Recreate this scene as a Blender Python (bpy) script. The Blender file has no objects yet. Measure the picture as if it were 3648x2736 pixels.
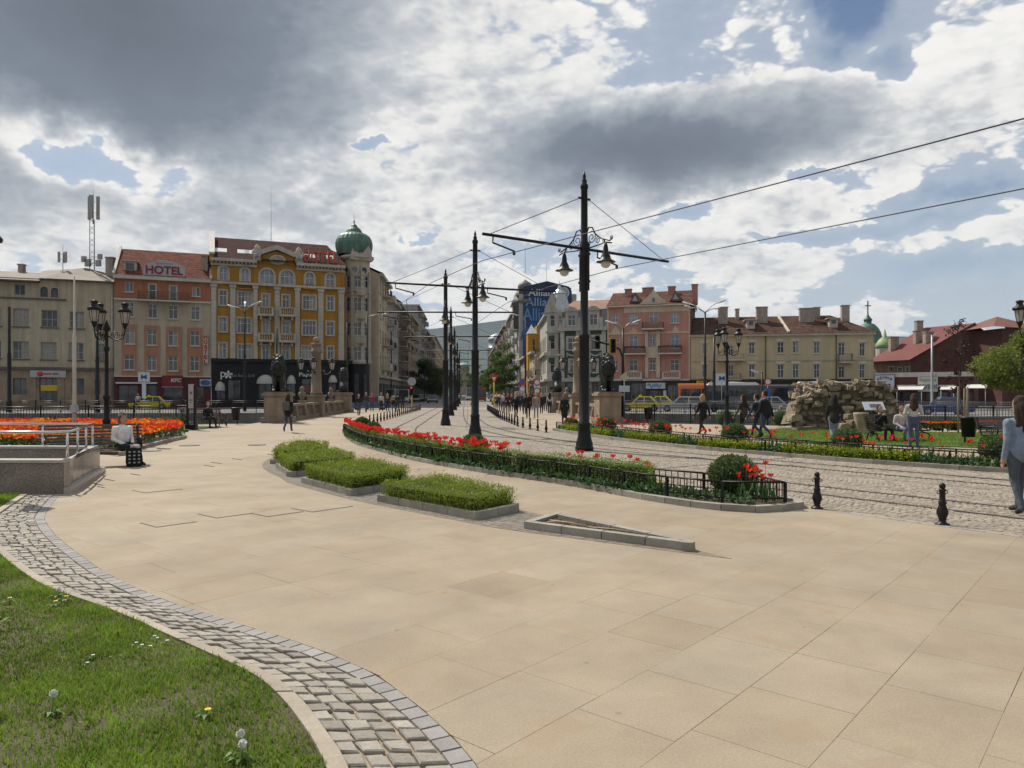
import bpy,bmesh,math,random,time
import numpy as np
from mathutils import Vector,Matrix,noise as mnoise
random.seed(7)
T0=time.time()
R=math.radians
FPX,HOR,CU,CAMZ=2635.0,1400.0,1824.0,1.75     # focal length, horizon row, centre column (photo pixels), eye height
sc=bpy.context.scene
# ------------------------------------------------------------------ camera
cam=bpy.data.cameras.new('camera');cam_o=bpy.data.objects.new('camera',cam)
sc.collection.objects.link(cam_o);sc.camera=cam_o
cam_o.location=(0,0,CAMZ);cam_o.rotation_euler=(R(90),0,0)
cam.sensor_width=36;cam.lens=36*FPX/3648;cam.shift_y=32/3648
cam.clip_start=0.1;cam.clip_end=60000
# ------------------------------------------------------------------ sun
SUN_AZ,SUN_EL=R(-44),R(50)      # azimuth from +Y (left is negative), elevation
sun=bpy.data.lights.new('sun','SUN');sun.energy=5.0;sun.angle=R(0.53);sun.color=(1.0,0.93,0.82)
sun_o=bpy.data.objects.new('sun',sun);sc.collection.objects.link(sun_o)
SUND=Vector((math.sin(SUN_AZ)*math.cos(SUN_EL),math.cos(SUN_AZ)*math.cos(SUN_EL),math.sin(SUN_EL)))
sun_o.rotation_euler=SUND.to_track_quat('Z','Y').to_euler()
# ------------------------------------------------------------------ view
sc.view_settings.view_transform='Standard';sc.view_settings.look='None'
sc.view_settings.exposure=0.0;sc.view_settings.gamma=1.0;sc.view_settings.use_curve_mapping=False
sc.render.engine='CYCLES'
sc.cycles.use_denoising=True
try:sc.cycles.denoiser='OPENIMAGEDENOISE'
except Exception:pass
sc.cycles.max_bounces=5;sc.cycles.diffuse_bounces=3;sc.cycles.glossy_bounces=2
sc.cycles.transmission_bounces=3;sc.cycles.transparent_max_bounces=6;sc.cycles.volume_bounces=0
sc.cycles.caustics_reflective=False;sc.cycles.caustics_refractive=False
sc.cycles.sample_clamp_indirect=6
# ------------------------------------------------------------------ world: clear Nishita sky with a cumulus deck
class NT:
 def __init__(s,tree):s.t=tree;s.n=tree.nodes;s.l=tree.links
 def new(s,typ,**kw):
  n=s.n.new(typ)
  for k,v in kw.items():setattr(n,k,v)
  return n
 def link(s,a,b):s.l.new(a,b)
 def put(s,sock,v):
  if isinstance(v,bpy.types.NodeSocket):s.l.new(v,sock)
  else:sock.default_value=v
 def math(s,op,a,b=None,c=None,clamp=False):
  n=s.n.new('ShaderNodeMath');n.operation=op;n.use_clamp=clamp
  for i,v in enumerate((a,b,c)):
   if v is not None:s.put(n.inputs[i],v)
  return n.outputs[0]
 def vmath(s,op,a,b=None,c=None):
  n=s.n.new('ShaderNodeVectorMath');n.operation=op
  for i,v in enumerate((a,b,c)):
   if v is not None:s.put(n.inputs[i],v)
  return n.outputs[0]
 def mix(s,f,a,b,blend='MIX'):
  n=s.n.new('ShaderNodeMix');n.data_type='RGBA';n.blend_type=blend
  s.put(n.inputs[0],f);s.put(n.inputs[6],a);s.put(n.inputs[7],b)
  return n.outputs[2]
 def smooth(s,x,a,b,lo=0.0,hi=1.0):
  n=s.n.new('ShaderNodeMapRange');n.interpolation_type='SMOOTHSTEP'
  s.put(n.inputs[0],x);s.put(n.inputs[1],a);s.put(n.inputs[2],b);s.put(n.inputs[3],lo);s.put(n.inputs[4],hi)
  return n.outputs[0]
 def lin(s,x,a,b,lo=0.0,hi=1.0):
  n=s.n.new('ShaderNodeMapRange')
  s.put(n.inputs[0],x);s.put(n.inputs[1],a);s.put(n.inputs[2],b);s.put(n.inputs[3],lo);s.put(n.inputs[4],hi)
  return n.outputs[0]
 def noise(s,vec,scale,detail=4,rough=0.5,dist=0.0,dim='3D'):
  n=s.n.new('ShaderNodeTexNoise');n.noise_dimensions=dim
  s.put(n.inputs['Vector'],vec);n.inputs['Scale'].default_value=scale
  n.inputs['Detail'].default_value=detail;n.inputs['Roughness'].default_value=rough
  n.inputs['Distortion'].default_value=dist
  return n
 def voro(s,vec,scale,feature='F1',detail=0,smooth=None,rnd=1.0,rough=0.5):
  n=s.n.new('ShaderNodeTexVoronoi');n.feature=feature
  s.put(n.inputs['Vector'],vec);n.inputs['Scale'].default_value=scale
  n.inputs['Detail'].default_value=detail;n.inputs['Randomness'].default_value=rnd
  n.inputs['Roughness'].default_value=rough
  if smooth is not None:n.inputs['Smoothness'].default_value=smooth
  return n
 def ramp(s,f,stops,interp='LINEAR'):
  n=s.n.new('ShaderNodeValToRGB');s.put(n.inputs[0],f);cr=n.color_ramp;cr.interpolation=interp
  while len(cr.elements)<len(stops):cr.elements.new(0.5)
  for e,(p,c)in zip(cr.elements,stops):
   e.position=p;e.color=c if len(c)==4 else (*c,1)
  return n.outputs[0]
def azel(u,v):
 x=(u-CU);return math.atan2(x,FPX),math.atan2(HOR-v,math.hypot(FPX,x))
world=bpy.data.worlds.new('World');sc.world=world;world.use_nodes=True
def build_world():
 t=NT(world.node_tree);t.n.clear()
 out=t.new('ShaderNodeOutputWorld');bg=t.new('ShaderNodeBackground');t.link(bg.outputs[0],out.inputs[0])
 sky=t.new('ShaderNodeTexSky',sky_type='NISHITA',sun_disc=False,sun_elevation=SUN_EL,sun_rotation=SUN_AZ,
    altitude=550,air_density=1.0,dust_density=0.6,ozone_density=1.5)
 co=t.new('ShaderNodeTexCoord').outputs['Generated']
 d=t.vmath('NORMALIZE',co)
 sep=t.new('ShaderNodeSeparateXYZ');t.link(d,sep.inputs[0])
 X,Y,Z=sep.outputs
 az=t.math('ARCTAN2',X,Y);el=t.math('ARCSINE',Z)
 wn=t.new('ShaderNodeSeparateColor');t.link(t.noise(d,7.0,5,0.6).outputs[1],wn.inputs[0])
 az0,el0=az,el
 az=t.math('ADD',az,t.math('MULTIPLY',t.math('SUBTRACT',wn.outputs[0],0.5),0.16))
 el=t.math('ADD',el,t.math('MULTIPLY',t.math('SUBTRACT',wn.outputs[1],0.5),0.12))
 px=lambda k:k/FPX
 masses=[  # u, v, su, sv, w
  (420,60,860,560,1.00),(900,230,330,330,.66),(700,420,380,130,.42),
  (-600,300,900,420,.8),(120,-300,1200,400,1.0),
  (620,640,330,240,.27),(980,620,420,300,.31),(1000,800,340,95,.52),(200,850,620,250,.24),
  (1500,560,380,330,.27),(1450,180,420,500,.33),(1820,260,250,420,.37),
  (2350,540,740,180,.95),(2650,400,440,170,.62),(1950,480,400,200,.50),(2560,640,380,90,.62),
  (1750,60,420,300,.36),(2050,160,420,300,.36),(2500,130,480,260,.29),(2950,250,420,260,.31),(3400,230,420,230,.25),(3300,480,480,170,.30),
  (2300,780,520,170,.38),(2800,690,330,130,.30),(3100,960,560,110,.25),(2550,910,640,170,.34),
  (3560,780,170,110,.24),(3400,1120,600,110,.25),(1600,900,620,300,.31),(600,1000,900,200,.29),(2700,1080,700,120,.26),
  (3500,560,420,120,.27),(1150,900,500,220,.34),
 ]
 gaps=[(330,570,360,75,.62),(90,480,200,50,.3),(3000,20,120,140,.9),(3150,265,120,50,.42),(1310,535,110,22,.45),
   (3080,810,560,40,.42),(3500,960,480,60,.40),(2900,660,160,30,.42),(3400,690,320,35,.40),
   (2440,775,110,40,.42),(1470,850,60,26,.45),(3000,1060,500,40,.25),(2300,950,120,60,.25)]
 def field(lst):
  acc=None
  for (u,v,su,sv,w)in lst:
   a,e=azel(u,v)
   da=t.math('DIVIDE',t.math('SUBTRACT',az,a),px(su));de=t.math('DIVIDE',t.math('SUBTRACT',el,e),px(sv))
   r2=t.math('ADD',t.math('MULTIPLY',da,da),t.math('MULTIPLY',de,de))
   g=t.math('MULTIPLY',t.math('POWER',2.718,t.math('MULTIPLY',r2,-0.9)),w)
   acc=g if acc is None else t.math('SMOOTH_MAX',acc,g,0.22)
  return acc
 k=t.math('DIVIDE',1.0,t.math('ADD',t.math('MAXIMUM',Z,0.0),0.45))
 comb=t.new('ShaderNodeCombineXYZ')
 t.link(t.math('MULTIPLY',X,k),comb.inputs[0]);t.link(t.math('MULTIPLY',Y,k),comb.inputs[1]);t.link(t.math('MULTIPLY',Z,1.75),comb.inputs[2])
 p=comb.outputs[0]
 def turb(vec,det):
  n1=t.noise(vec,2.7,det,0.56,0.0).outputs[0]
  bl=None
  for sc_,w in ((6.5,.30),(15.0,.17),(34.0,.10)):
   q=t.math('MULTIPLY',t.math('SUBTRACT',.18,t.math('ABSOLUTE',t.math('SUBTRACT',t.noise(vec,sc_,2,0.55).outputs[0],0.5))),-w*5.0)
   bl=q if bl is None else t.math('ADD',bl,q)
  f=t.math('MULTIPLY',t.math('SUBTRACT',n1,0.5),1.5)
  return f,t.math('ADD',f,t.math('MULTIPLY',t.math('ADD',bl,0.28),.55))
 F1,N1=turb(p,7)
 sx=Vector((math.sin(SUN_AZ),0.15,0.9)).normalized()*0.03
 F2,N2=turb(t.vmath('ADD',p,tuple(sx)),6)
 base=field(masses);gap=field(gaps)
 far=t.noise(d,1.7,2,0.5).outputs[0]
 outside=t.smooth(t.math('ABSOLUTE',az0),R(36),R(55))
 high=t.smooth(el0,R(30),R(46))
 om=t.math('MAXIMUM',outside,high)
 b_out=t.math('ADD',t.math('MULTIPLY',t.math('SUBTRACT',far,0.42),2.6),0.12)
 base=t.math('ADD',t.math('MULTIPLY',base,t.math('SUBTRACT',1.0,om)),t.math('MULTIPLY',b_out,om))
 gapm=t.math('MULTIPLY',gap,t.math('SUBTRACT',1.0,om))
 D0=t.math('SUBTRACT',t.math('ADD',base,-0.05),gapm)
 D=t.math('ADD',D0,t.math('MULTIPLY',N1,0.85))
 alpha=t.smooth(D,-0.02,0.06)
 relief=t.math('SUBTRACT',N1,N2)
 thick=t.math('ADD',t.math('MULTIPLY',D0,1.0),t.math('MULTIPLY',F1,t.lin(D0,0.1,0.8,0.34,0.12)))
 tone=t.math('SUBTRACT',t.math('SUBTRACT',thick,0.035),t.math('MULTIPLY',relief,t.lin(D0,0.1,0.75,.68,0.12)))
 col=t.ramp(tone,[(0.0,(1.12,1.10,1.06)),(.10,(1.0,.99,.965)),(.22,(.66,.685,.72)),(.36,(.43,.475,.535)),(.56,(.235,.275,.335)),(.85,(.145,.17,.21))])
 skyc=t.mix(1.0,sky.outputs[0],(0.105,0.105,0.105,1),'MULTIPLY')
 low=t.smooth(el0,R(-1),R(13),1.0,0.0)
 skyc=t.mix(t.math('MULTIPLY',low,0.55),skyc,(.72,.78,.84,1))
 veil=t.mix(t.math('MULTIPLY',t.smooth(D,-0.6,0.05),0.62),skyc,(.70,.76,.83,1))
 fin=t.mix(alpha,veil,col)
 below=t.smooth(el0,R(-6),R(-1),1.0,0.0)
 fin=t.mix(below,fin,(.25,.25,.24,1))
 t.link(fin,bg.inputs[0]);bg.inputs[1].default_value=0.86
build_world()
world.cycles.sampling_method='MANUAL';world.cycles.sample_map_resolution=512
# ================================================================== helpers
COL=sc.collection
def G(u,v,z=0.0):
 """photo pixel of a point that lies at height z -> place in metres"""
 dd=FPX*(CAMZ-z)/(v-HOR)
 return Vector(((u-CU)/FPX*dd,dd,z))
def AT(u,v,dd):
 return Vector(((u-CU)/FPX*dd,dd,CAMZ+(HOR-v)/FPX*dd))
def XU(u,dd):return (u-CU)/FPX*dd
class MB:
 """collects faces; build() links them as one mesh object"""
 def __init__(s):s.v=[];s.f=[];s.tone=None;s.tones=[];s.sm=[]
 def add(s,vs,fs,smooth=False):
  b=len(s.v);s.v.extend(tuple(p)for p in vs);s.f.extend(tuple(b+i for i in f)for f in fs)
  s.sm.extend([smooth]*len(fs));s.tones.extend([s.tone]*len(fs));return s
 def quad(s,a,b,c,d):return s.add((a,b,c,d),((0,1,2,3),))
 def box(s,c,size,rz=0.0,taper=1.0,rx=0.0,ry=0.0):
  x,y,z=(q/2 for q in size)
  vs=[Vector((sx*x*(taper if sz>0 else 1),sy*y*(taper if sz>0 else 1),sz*z))for sz in (-1,1)for sy in (-1,1)for sx in (-1,1)]
  m=Matrix.Rotation(rz,3,'Z')@Matrix.Rotation(ry,3,'Y')@Matrix.Rotation(rx,3,'X');c=Vector(c)
  return s.add([c+m@p for p in vs],((0,2,3,1),(4,5,7,6),(0,1,5,4),(1,3,7,5),(3,2,6,7),(2,0,4,6)))
 def b2(s,p0,p1):
  return s.box([(a+b)/2 for a,b in zip(p0,p1)],[abs(b-a)for a,b in zip(p0,p1)])
 def prism(s,poly,z0,z1,top=True,bottom=False,inset=0.0):
  n=len(poly);P0=[(p[0],p[1],z0)for p in poly]
  if inset:
   c=Vector((sum(p[0]for p in poly)/n,sum(p[1]for p in poly)/n));P1=[]
   for p in poly:
    q=Vector((p[0],p[1]));dv=(c-q);L=dv.length or 1
    q=q+dv/L*min(inset,L*.4);P1.append((q.x,q.y,z1))
  else:P1=[(p[0],p[1],z1)for p in poly]
  fs=[(i,(i+1)%n,n+(i+1)%n,n+i)for i in range(n)]
  if top:fs.append(tuple(range(n,2*n)))
  if bottom:fs.append(tuple(range(n-1,-1,-1)))
  return s.add(P0+P1,fs)
 def lathe(s,c,prof,n=12,smooth=True,a0=0.0,a1=2*math.pi,sx=1.0,sy=1.0,rz=0.0):
  """prof: list of (radius, z)"""
  full=abs(a1-a0-2*math.pi)<1e-6;m=n if full else n+1;vs=[]
  for r,z in prof:
   for i in range(m):
    a=a0+(a1-a0)*i/n+rz
    vs.append((c[0]+r*sx*math.cos(a),c[1]+r*sy*math.sin(a),c[2]+z))
  fs=[]
  for k in range(len(prof)-1):
   for i in range(n):
    j=(i+1)%m if full else i+1
    fs.append((k*m+i,k*m+j,(k+1)*m+j,(k+1)*m+i))
  if full:
   if prof[-1][0]>1e-4 and abs(prof[-1][1]-prof[-2][1])>1e-6:fs.append(tuple((len(prof)-1)*m+i for i in range(m)))
   if prof[0][0]>2e-3 and abs(prof[0][1]-prof[1][1])>1e-6:fs.append(tuple(range(m-1,-1,-1)))
  return s.add(vs,fs,smooth)
 def tube(s,pts,r,n=6,smooth=True,cap=True,r2=None):
  pts=[Vector(p)for p in pts];vs=[];L=len(pts)
  up=None
  for i,p in enumerate(pts):
   t=(pts[min(i+1,L-1)]-pts[max(i-1,0)])
   if t.length<1e-9:t=Vector((0,0,1))
   t.normalize()
   if up is None or abs(up.dot(t))>.98:up=Vector((0,0,1))if abs(t.z)<.9 else Vector((1,0,0))
   a=t.cross(up).normalized();b=a.cross(t).normalized();up=b
   rr=r[i]if isinstance(r,(list,tuple))else (r if r2 is None else r+(r2-r)*i/max(L-1,1))
   for k in range(n):
    an=2*math.pi*k/n;vs.append(p+a*(rr*math.cos(an))+b*(rr*math.sin(an)))
  fs=[(i*n+k,i*n+(k+1)%n,(i+1)*n+(k+1)%n,(i+1)*n+k)for i in range(L-1)for k in range(n)]
  if cap:fs+=[tuple(range(n-1,-1,-1)),tuple((L-1)*n+k for k in range(n))]
  return s.add(vs,fs,smooth)
 def ball(s,c,r,n=10,m=7,sc_=(1,1,1),smooth=True):
  prof=[(max(r*math.sin(math.pi*k/m),1e-5),-r*math.cos(math.pi*k/m))for k in range(m+1)]
  b=len(s.v);s.lathe((0,0,0),prof,n,smooth)
  for i in range(b,len(s.v)):
   p=s.v[i];s.v[i]=(c[0]+p[0]*sc_[0],c[1]+p[1]*sc_[1],c[2]+p[2]*sc_[2])
  return s
 def xform(s,m,start=0):
  for i in range(start,len(s.v)):s.v[i]=tuple(m@Vector(s.v[i]))
  return s
 def mesh(s,name):
  me=bpy.data.meshes.new(name);me.from_pydata(s.v,[],s.f)
  if any(s.sm):me.polygons.foreach_set('use_smooth',s.sm)
  if any(t is not None for t in s.tones):
   at=me.attributes.new('tone','FLOAT','FACE');at.data.foreach_set('value',[0.5 if t is None else t for t in s.tones])
  me.update();return me
 def build(s,name,mat=None,parent=None,loc=None,rz=0.0):
  return OBJ(name,s.mesh(name),mat,parent,loc,rz)
def OBJ(name,me,mat=None,parent=None,loc=None,rz=0.0):
 o=bpy.data.objects.new(name,me);COL.objects.link(o)
 if mat is not None and me is not None and not me.materials:me.materials.append(mat)
 if parent is not None:o.parent=parent
 if loc is not None:o.location=loc
 if rz:o.rotation_euler=(0,0,rz)
 return o
def thing(name,label,cat,loc=(0,0,0),rz=0.0,group=None):
 o=bpy.data.objects.new(name,None);COL.objects.link(o);o.location=loc;o.rotation_euler=(0,0,rz)
 o.empty_display_size=.2
 return tag(o,label,cat,group)
def tag(o,label,cat,group=None):
 o['label']=label;o['category']=cat
 if group:o['group']=group
 return o
def kind(o,k):o['kind']=k;return o
KIDS={}
def dup(root,loc=None,rz=None,label=None,group=None,scale=None):
 r=root.copy();COL.objects.link(r)
 if loc is not None:r.location=loc
 if rz is not None:r.rotation_euler=(0,0,rz)
 if label:r['label']=label
 if group:r['group']=group
 if scale is not None:r.scale=(scale,scale,scale)if not isinstance(scale,(tuple,list))else scale
 if root.name not in KIDS:KIDS[root.name]=[(c,list(c.children))for c in root.children]
 for ch,gs in KIDS[root.name]:
  c=ch.copy();COL.objects.link(c);c.parent=r
  for g in gs:
   q=g.copy();COL.objects.link(q);q.parent=c
 return r
# ------------------------------------------------------------------ materials
MATS={}
def M(name,col,rough=0.75,var=0.18,scale=4.0,bump=0.0,metal=0.0,spec=0.4,tone=0.0,streak=0.0,hue=0.0,rnd=0.0,coat=0.0,fine=0.0,sss=0.0,bscale=None):
 """procedural principled material: base colour broken up by noise, optional per-face tone, vertical streaks and relief"""
 if name in MATS:return MATS[name]
 m=bpy.data.materials.new(name);m.use_nodes=True;t=NT(m.node_tree)
 bs=t.n['Principled BSDF'];MATS[name]=m
 bs.inputs['Roughness'].default_value=rough;bs.inputs['Metallic'].default_value=metal
 bs.inputs['Specular IOR Level'].default_value=spec
 if coat:bs.inputs['Coat Weight'].default_value=coat
 c=(*col,1.0)
 co=t.new('ShaderNodeTexCoord').outputs['Object']
 cur=None
 f=t.noise(co,scale,5,0.6).outputs[0]
 v=t.lin(f,0.25,0.75,1-var,1+var)
 if streak:
  mp=t.new('ShaderNodeMapping');mp.inputs['Scale'].default_value=(1.6,1.6,0.12);t.link(co,mp.inputs[0])
  g=t.noise(mp.outputs[0],1.2,4,0.65).outputs[0]
  v=t.math('MULTIPLY',v,t.lin(g,0.3,0.75,1+streak*.3,1-streak))
 if fine:
  g=t.noise(co,scale*14,3,0.7).outputs[0]
  v=t.math('MULTIPLY',v,t.lin(g,0.25,0.75,1-fine,1+fine))
 if tone:
  at=t.new('ShaderNodeAttribute',attribute_name='tone')
  v=t.math('MULTIPLY',v,t.lin(at.outputs['Fac'],0,1,1-tone,1+tone))
 if rnd:
  oi=t.new('ShaderNodeObjectInfo')
  v=t.math('MULTIPLY',v,t.lin(oi.outputs['Random'],0,1,1-rnd,1+rnd))
 cc=t.mix(1.0,c,v,'MULTIPLY')
 if hue:
  h=t.new('ShaderNodeHueSaturation');h.inputs['Saturation'].default_value=1.0
  src=t.noise(co,scale*.37,2,.5).outputs[0]
  if tone:
   at2=t.new('ShaderNodeAttribute',attribute_name='tone')
   src=t.math('FRACT',t.math('MULTIPLY',at2.outputs['Fac'],7.31))
  t.put(h.inputs['Hue'],t.lin(src,0,1,0.5-hue,0.5+hue));t.link(cc,h.inputs['Color']);cc=h.outputs[0]
 t.link(cc,bs.inputs['Base Color'])
 if bump:
  b=t.new('ShaderNodeBump');b.inputs['Strength'].default_value=min(1.0,bump);b.inputs['Distance'].default_value=0.02
  t.put(b.inputs['Height'],t.noise(co,bscale or scale*6,4,0.6).outputs[0]);t.link(b.outputs[0],bs.inputs['Normal'])
 if sss:bs.inputs['Transmission Weight'].default_value=0.0
 return m
def M_leaf(name,col,var=0.35,trans=0.35,scale=9.0,rough=0.55):
 """leaf: diffuse plus light let through; tone attribute varies leaf by leaf"""
 if name in MATS:return MATS[name]
 m=bpy.data.materials.new(name);m.use_nodes=True;t=NT(m.node_tree);MATS[name]=m
 t.n.clear();out=t.new('ShaderNodeOutputMaterial')
 at=t.new('ShaderNodeAttribute',attribute_name='tone');oi=t.new('ShaderNodeObjectInfo')
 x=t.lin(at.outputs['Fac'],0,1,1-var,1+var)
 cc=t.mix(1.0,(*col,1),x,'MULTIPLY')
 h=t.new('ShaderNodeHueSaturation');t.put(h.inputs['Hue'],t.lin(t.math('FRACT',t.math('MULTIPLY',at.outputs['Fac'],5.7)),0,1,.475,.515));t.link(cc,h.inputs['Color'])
 d=t.new('ShaderNodeBsdfPrincipled');d.inputs['Roughness'].default_value=rough;d.inputs['Specular IOR Level'].default_value=.3;t.link(h.outputs[0],d.inputs['Base Color'])
 tr=t.new('ShaderNodeBsdfTranslucent');t.link(h.outputs[0],tr.inputs[0])
 mx=t.new('ShaderNodeMixShader');mx.inputs[0].default_value=trans
 t.link(d.outputs[0],mx.inputs[1]);t.link(tr.outputs[0],mx.inputs[2]);t.link(mx.outputs[0],out.inputs[0])
 return m
def M_glass(name,col=(.05,.06,.07),rough=.06,spec=.6):
 """window glass of a room in shade: dark, glossy, a slight waviness"""
 if name in MATS:return MATS[name]
 m=bpy.data.materials.new(name);m.use_nodes=True;t=NT(m.node_tree);MATS[name]=m
 bs=t.n['Principled BSDF'];bs.inputs['Roughness'].default_value=rough;bs.inputs['Specular IOR Level'].default_value=spec
 co=t.new('ShaderNodeTexCoord').outputs['Object'];oi=t.new('ShaderNodeObjectInfo')
 f=t.noise(co,.9,3,.6).outputs[0]
 x=t.math('MULTIPLY',t.lin(f,.3,.7,.6,1.5),t.lin(oi.outputs['Random'],0,1,.5,1.8))
 t.link(t.mix(1.0,(*col,1),x,'MULTIPLY'),bs.inputs['Base Color'])
 b=t.new('ShaderNodeBump');b.inputs['Strength'].default_value=.25;b.inputs['Distance'].default_value=.02
 t.link(t.noise(co,1.3,2,.5).outputs[0],b.inputs['Height']);t.link(b.outputs[0],bs.inputs['Normal'])
 return m
def M_emit(name,col,strength):
 m=bpy.data.materials.new(name);m.use_nodes=True;MATS[name]=m
 b=m.node_tree.nodes['Principled BSDF'];b.inputs['Base Color'].default_value=(*col,1)
 b.inputs['Emission Color'].default_value=(*col,1);b.inputs['Emission Strength'].default_value=strength
 return m
def M_tile(name,col,rowh=.33,colw=.24,rough=.8,var=.3):
 """fired clay roof tiles: courses as joint lines and colour stripes, tile-to-tile colour"""
 if name in MATS:return MATS[name]
 m=bpy.data.materials.new(name);m.use_nodes=True;t=NT(m.node_tree);MATS[name]=m
 bs=t.n['Principled BSDF'];bs.inputs['Roughness'].default_value=.95;bs.inputs['Specular IOR Level'].default_value=.1
 uv=t.new('ShaderNodeUVMap').outputs[0]
 br=t.new('ShaderNodeTexBrick');t.link(uv,br.inputs['Vector']);br.inputs['Scale'].default_value=1.0
 br.inputs['Color1'].default_value=(.55,.55,.55,1);br.inputs['Color2'].default_value=(1.25,1.25,1.25,1);br.inputs['Mortar'].default_value=(.3,.3,.3,1)
 br.inputs['Brick Width'].default_value=colw;br.inputs['Row Height'].default_value=rowh;br.inputs['Mortar Size'].default_value=.022;br.inputs['Bias'].default_value=.1
 co=t.new('ShaderNodeTexCoord').outputs['Object']
 n=t.noise(co,.9,4,.65).outputs[0]
 n2=t.noise(co,2.2,4,.7).outputs[0]
 c=t.mix(1.0,(*col,1),br.outputs[0],'MULTIPLY');c=t.mix(1.0,c,t.lin(n,.3,.7,1-var,1+var),'MULTIPLY')
 c=t.mix(t.math('MULTIPLY',t.smooth(n2,.42,.7),.65),c,(.055,.045,.04,1))
 wv=t.new('ShaderNodeSeparateXYZ');t.link(uv,wv.inputs[0]);c=t.mix(1.0,c,t.lin(t.math('SINE',t.math('MULTIPLY',wv.outputs[1],6.283/(rowh*2))),-1,1,.72,1.15),'MULTIPLY')  # tile rows striped lighter and darker, in colour only
 t.link(c,bs.inputs['Base Color'])
 return m
# ------------------------------------------------------------------ lettering
FONTC={}
def text_mesh(body,size=1.0,extrude=0.01,shear=0.0,bold=0.0):
 key=(body,size,extrude,shear,bold)
 if key in FONTC:return FONTC[key]
 c=bpy.data.curves.new('lettering','FONT');c.body=body;c.size=size;c.extrude=extrude;c.shear=shear;c.offset=bold
 c.align_x='CENTER';c.align_y='CENTER';c.resolution_u=3
 o=bpy.data.objects.new('lettering_tmp',c);COL.objects.link(o)
 dg=bpy.context.evaluated_depsgraph_get();me=bpy.data.meshes.new_from_object(o.evaluated_get(dg))
 bpy.data.objects.remove(o);bpy.data.curves.remove(c)
 FONTC[key]=me;return me
def lettering(body,pos,nrm,w,h,mat,parent,extrude=.02,shear=0.0,bold=0.0,up=None,name='lettering'):
 """flat lettering fitted to w x h metres; pos is world, nrm points out to the reader"""
 me=text_mesh(body,1.0,1.0,shear,bold).copy()
 co=np.empty(len(me.vertices)*3);me.vertices.foreach_get('co',co);co=co.reshape(-1,3)
 lo,hi=co.min(0),co.max(0);cen=(lo+hi)/2
 co=(co-cen)*np.array([w/max(hi[0]-lo[0],1e-6),h/max(hi[1]-lo[1],1e-6),extrude])
 n=Vector(nrm).normalized();upv=Vector(up or (0,0,1));r=upv.cross(n).normalized();upv=n.cross(r)
 rot=np.array([r,upv,n])           # rows
 co=co@rot+np.array(pos);me.vertices.foreach_set('co',co.ravel());me.update()
 me.materials.clear()
 o=OBJ(name,me,mat)
 if parent is not None:
  o.parent=parent;o.matrix_parent_inverse=parent.matrix_basis.inverted()
 return o
def kid(o,parent):
 """parent a world-built mesh under a thing that stands elsewhere, keeping it in place"""
 o.parent=parent;o.matrix_parent_inverse=parent.matrix_basis.inverted();return o
def catmull(pts,n=8,closed=False):
 P=[Vector(p)for p in pts];L=len(P);out=[]
 rng=range(L)if closed else range(L-1)
 for i in rng:
  a=P[(i-1)%L]if closed or i>0 else P[0]*2-P[1]
  b,c=P[i],P[(i+1)%L]
  d_=P[(i+2)%L]if closed or i+2<L else P[-1]*2-P[-2]
  for k in range(n):
   t=k/n;out.append(.5*((2*b)+(c-a)*t+(2*a-5*b+4*c-d_)*t*t+(3*b-a-3*c+d_)*t ** 3))
 if not closed:out.append(P[-1])
 return out
def resample(pts,step):
 """walk a polyline in equal steps: list of (point, tangent)"""
 pts=[Vector(p)for p in pts];out=[];acc=0.0;nxt=0.0
 for a,b in zip(pts,pts[1:]):
  L=(b-a).length
  if L<1e-9:continue
  while nxt<=acc+L:
   out.append((a+(b-a)*((nxt-acc)/L),(b-a)/L));nxt+=step
  acc+=L
 return out
def offset(pts,dist):
 out=[]
 for i,p in enumerate(pts):
  t=(Vector(pts[min(i+1,len(pts)-1)])-Vector(pts[max(i-1,0)]));t.z=0;t.normalize()
  out.append(Vector(p)+Vector((t.y,-t.x,0))*dist)
 return out
def inside(poly,x,y):
 c=False;n=len(poly);j=n-1
 for i in range(n):
  xi,yi=poly[i][0],poly[i][1];xj,yj=poly[j][0],poly[j][1]
  if (yi>y)!=(yj>y)and x<(xj-xi)*(y-yi)/(yj-yi)+xi:c=not c
  j=i
 return c
def leaf_mesh(name,P,size,seed,mat,tone=None,up=.3,asp=.5,parent=None,kindv='stuff',N=None):
 """a cloud of small leaf faces at points P"""
 rs=np.random.RandomState(seed);P=np.asarray(P,float);n=len(P);d=rs.normal(size=(n,3));d[:,2]+=up*(rs.rand(n)*2);d /= np.linalg.norm(d,axis=1)[:,None]
 e=np.cross(d,rs.normal(size=(n,3)));e /= np.linalg.norm(e,axis=1)[:,None];s=(np.asarray(size)*rs.uniform(.6,1.35,n))[:,None]
 V=np.stack([P,P+d*s*.5+e*s*asp*.5,P+d*s,P+d*s*.5-e*s*asp*.5],1).reshape(-1,3);me=bpy.data.meshes.new(name)
 me.vertices.add(4*n);me.vertices.foreach_set('co',V.ravel());me.loops.add(4*n);me.loops.foreach_set('vertex_index',np.arange(4*n,dtype=np.int32));me.polygons.add(n);me.polygons.foreach_set('loop_start',np.arange(0,4*n,4,dtype=np.int32));me.update(calc_edges=True)
 tn=np.clip((rs.rand(n)if tone is None else np.asarray(tone)+rs.uniform(-.2,.2,n)),0,1).astype(np.float32);me.attributes.new('tone','FLOAT','FACE').data.foreach_set('value',tn)
 o=OBJ(name,me,mat,parent)
 return kind(o,kindv)if kindv else o
# ================================================================== ground, canal, plaza
V2=lambda x,y,z=0.0:Vector((x,y,z))
AX=Vector((-0.062,1.0,0)).normalized()           # axis of the bridge and of the boulevard beyond
NX=Vector((AX.y,-AX.x,0))                        # to the right of it
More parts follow.
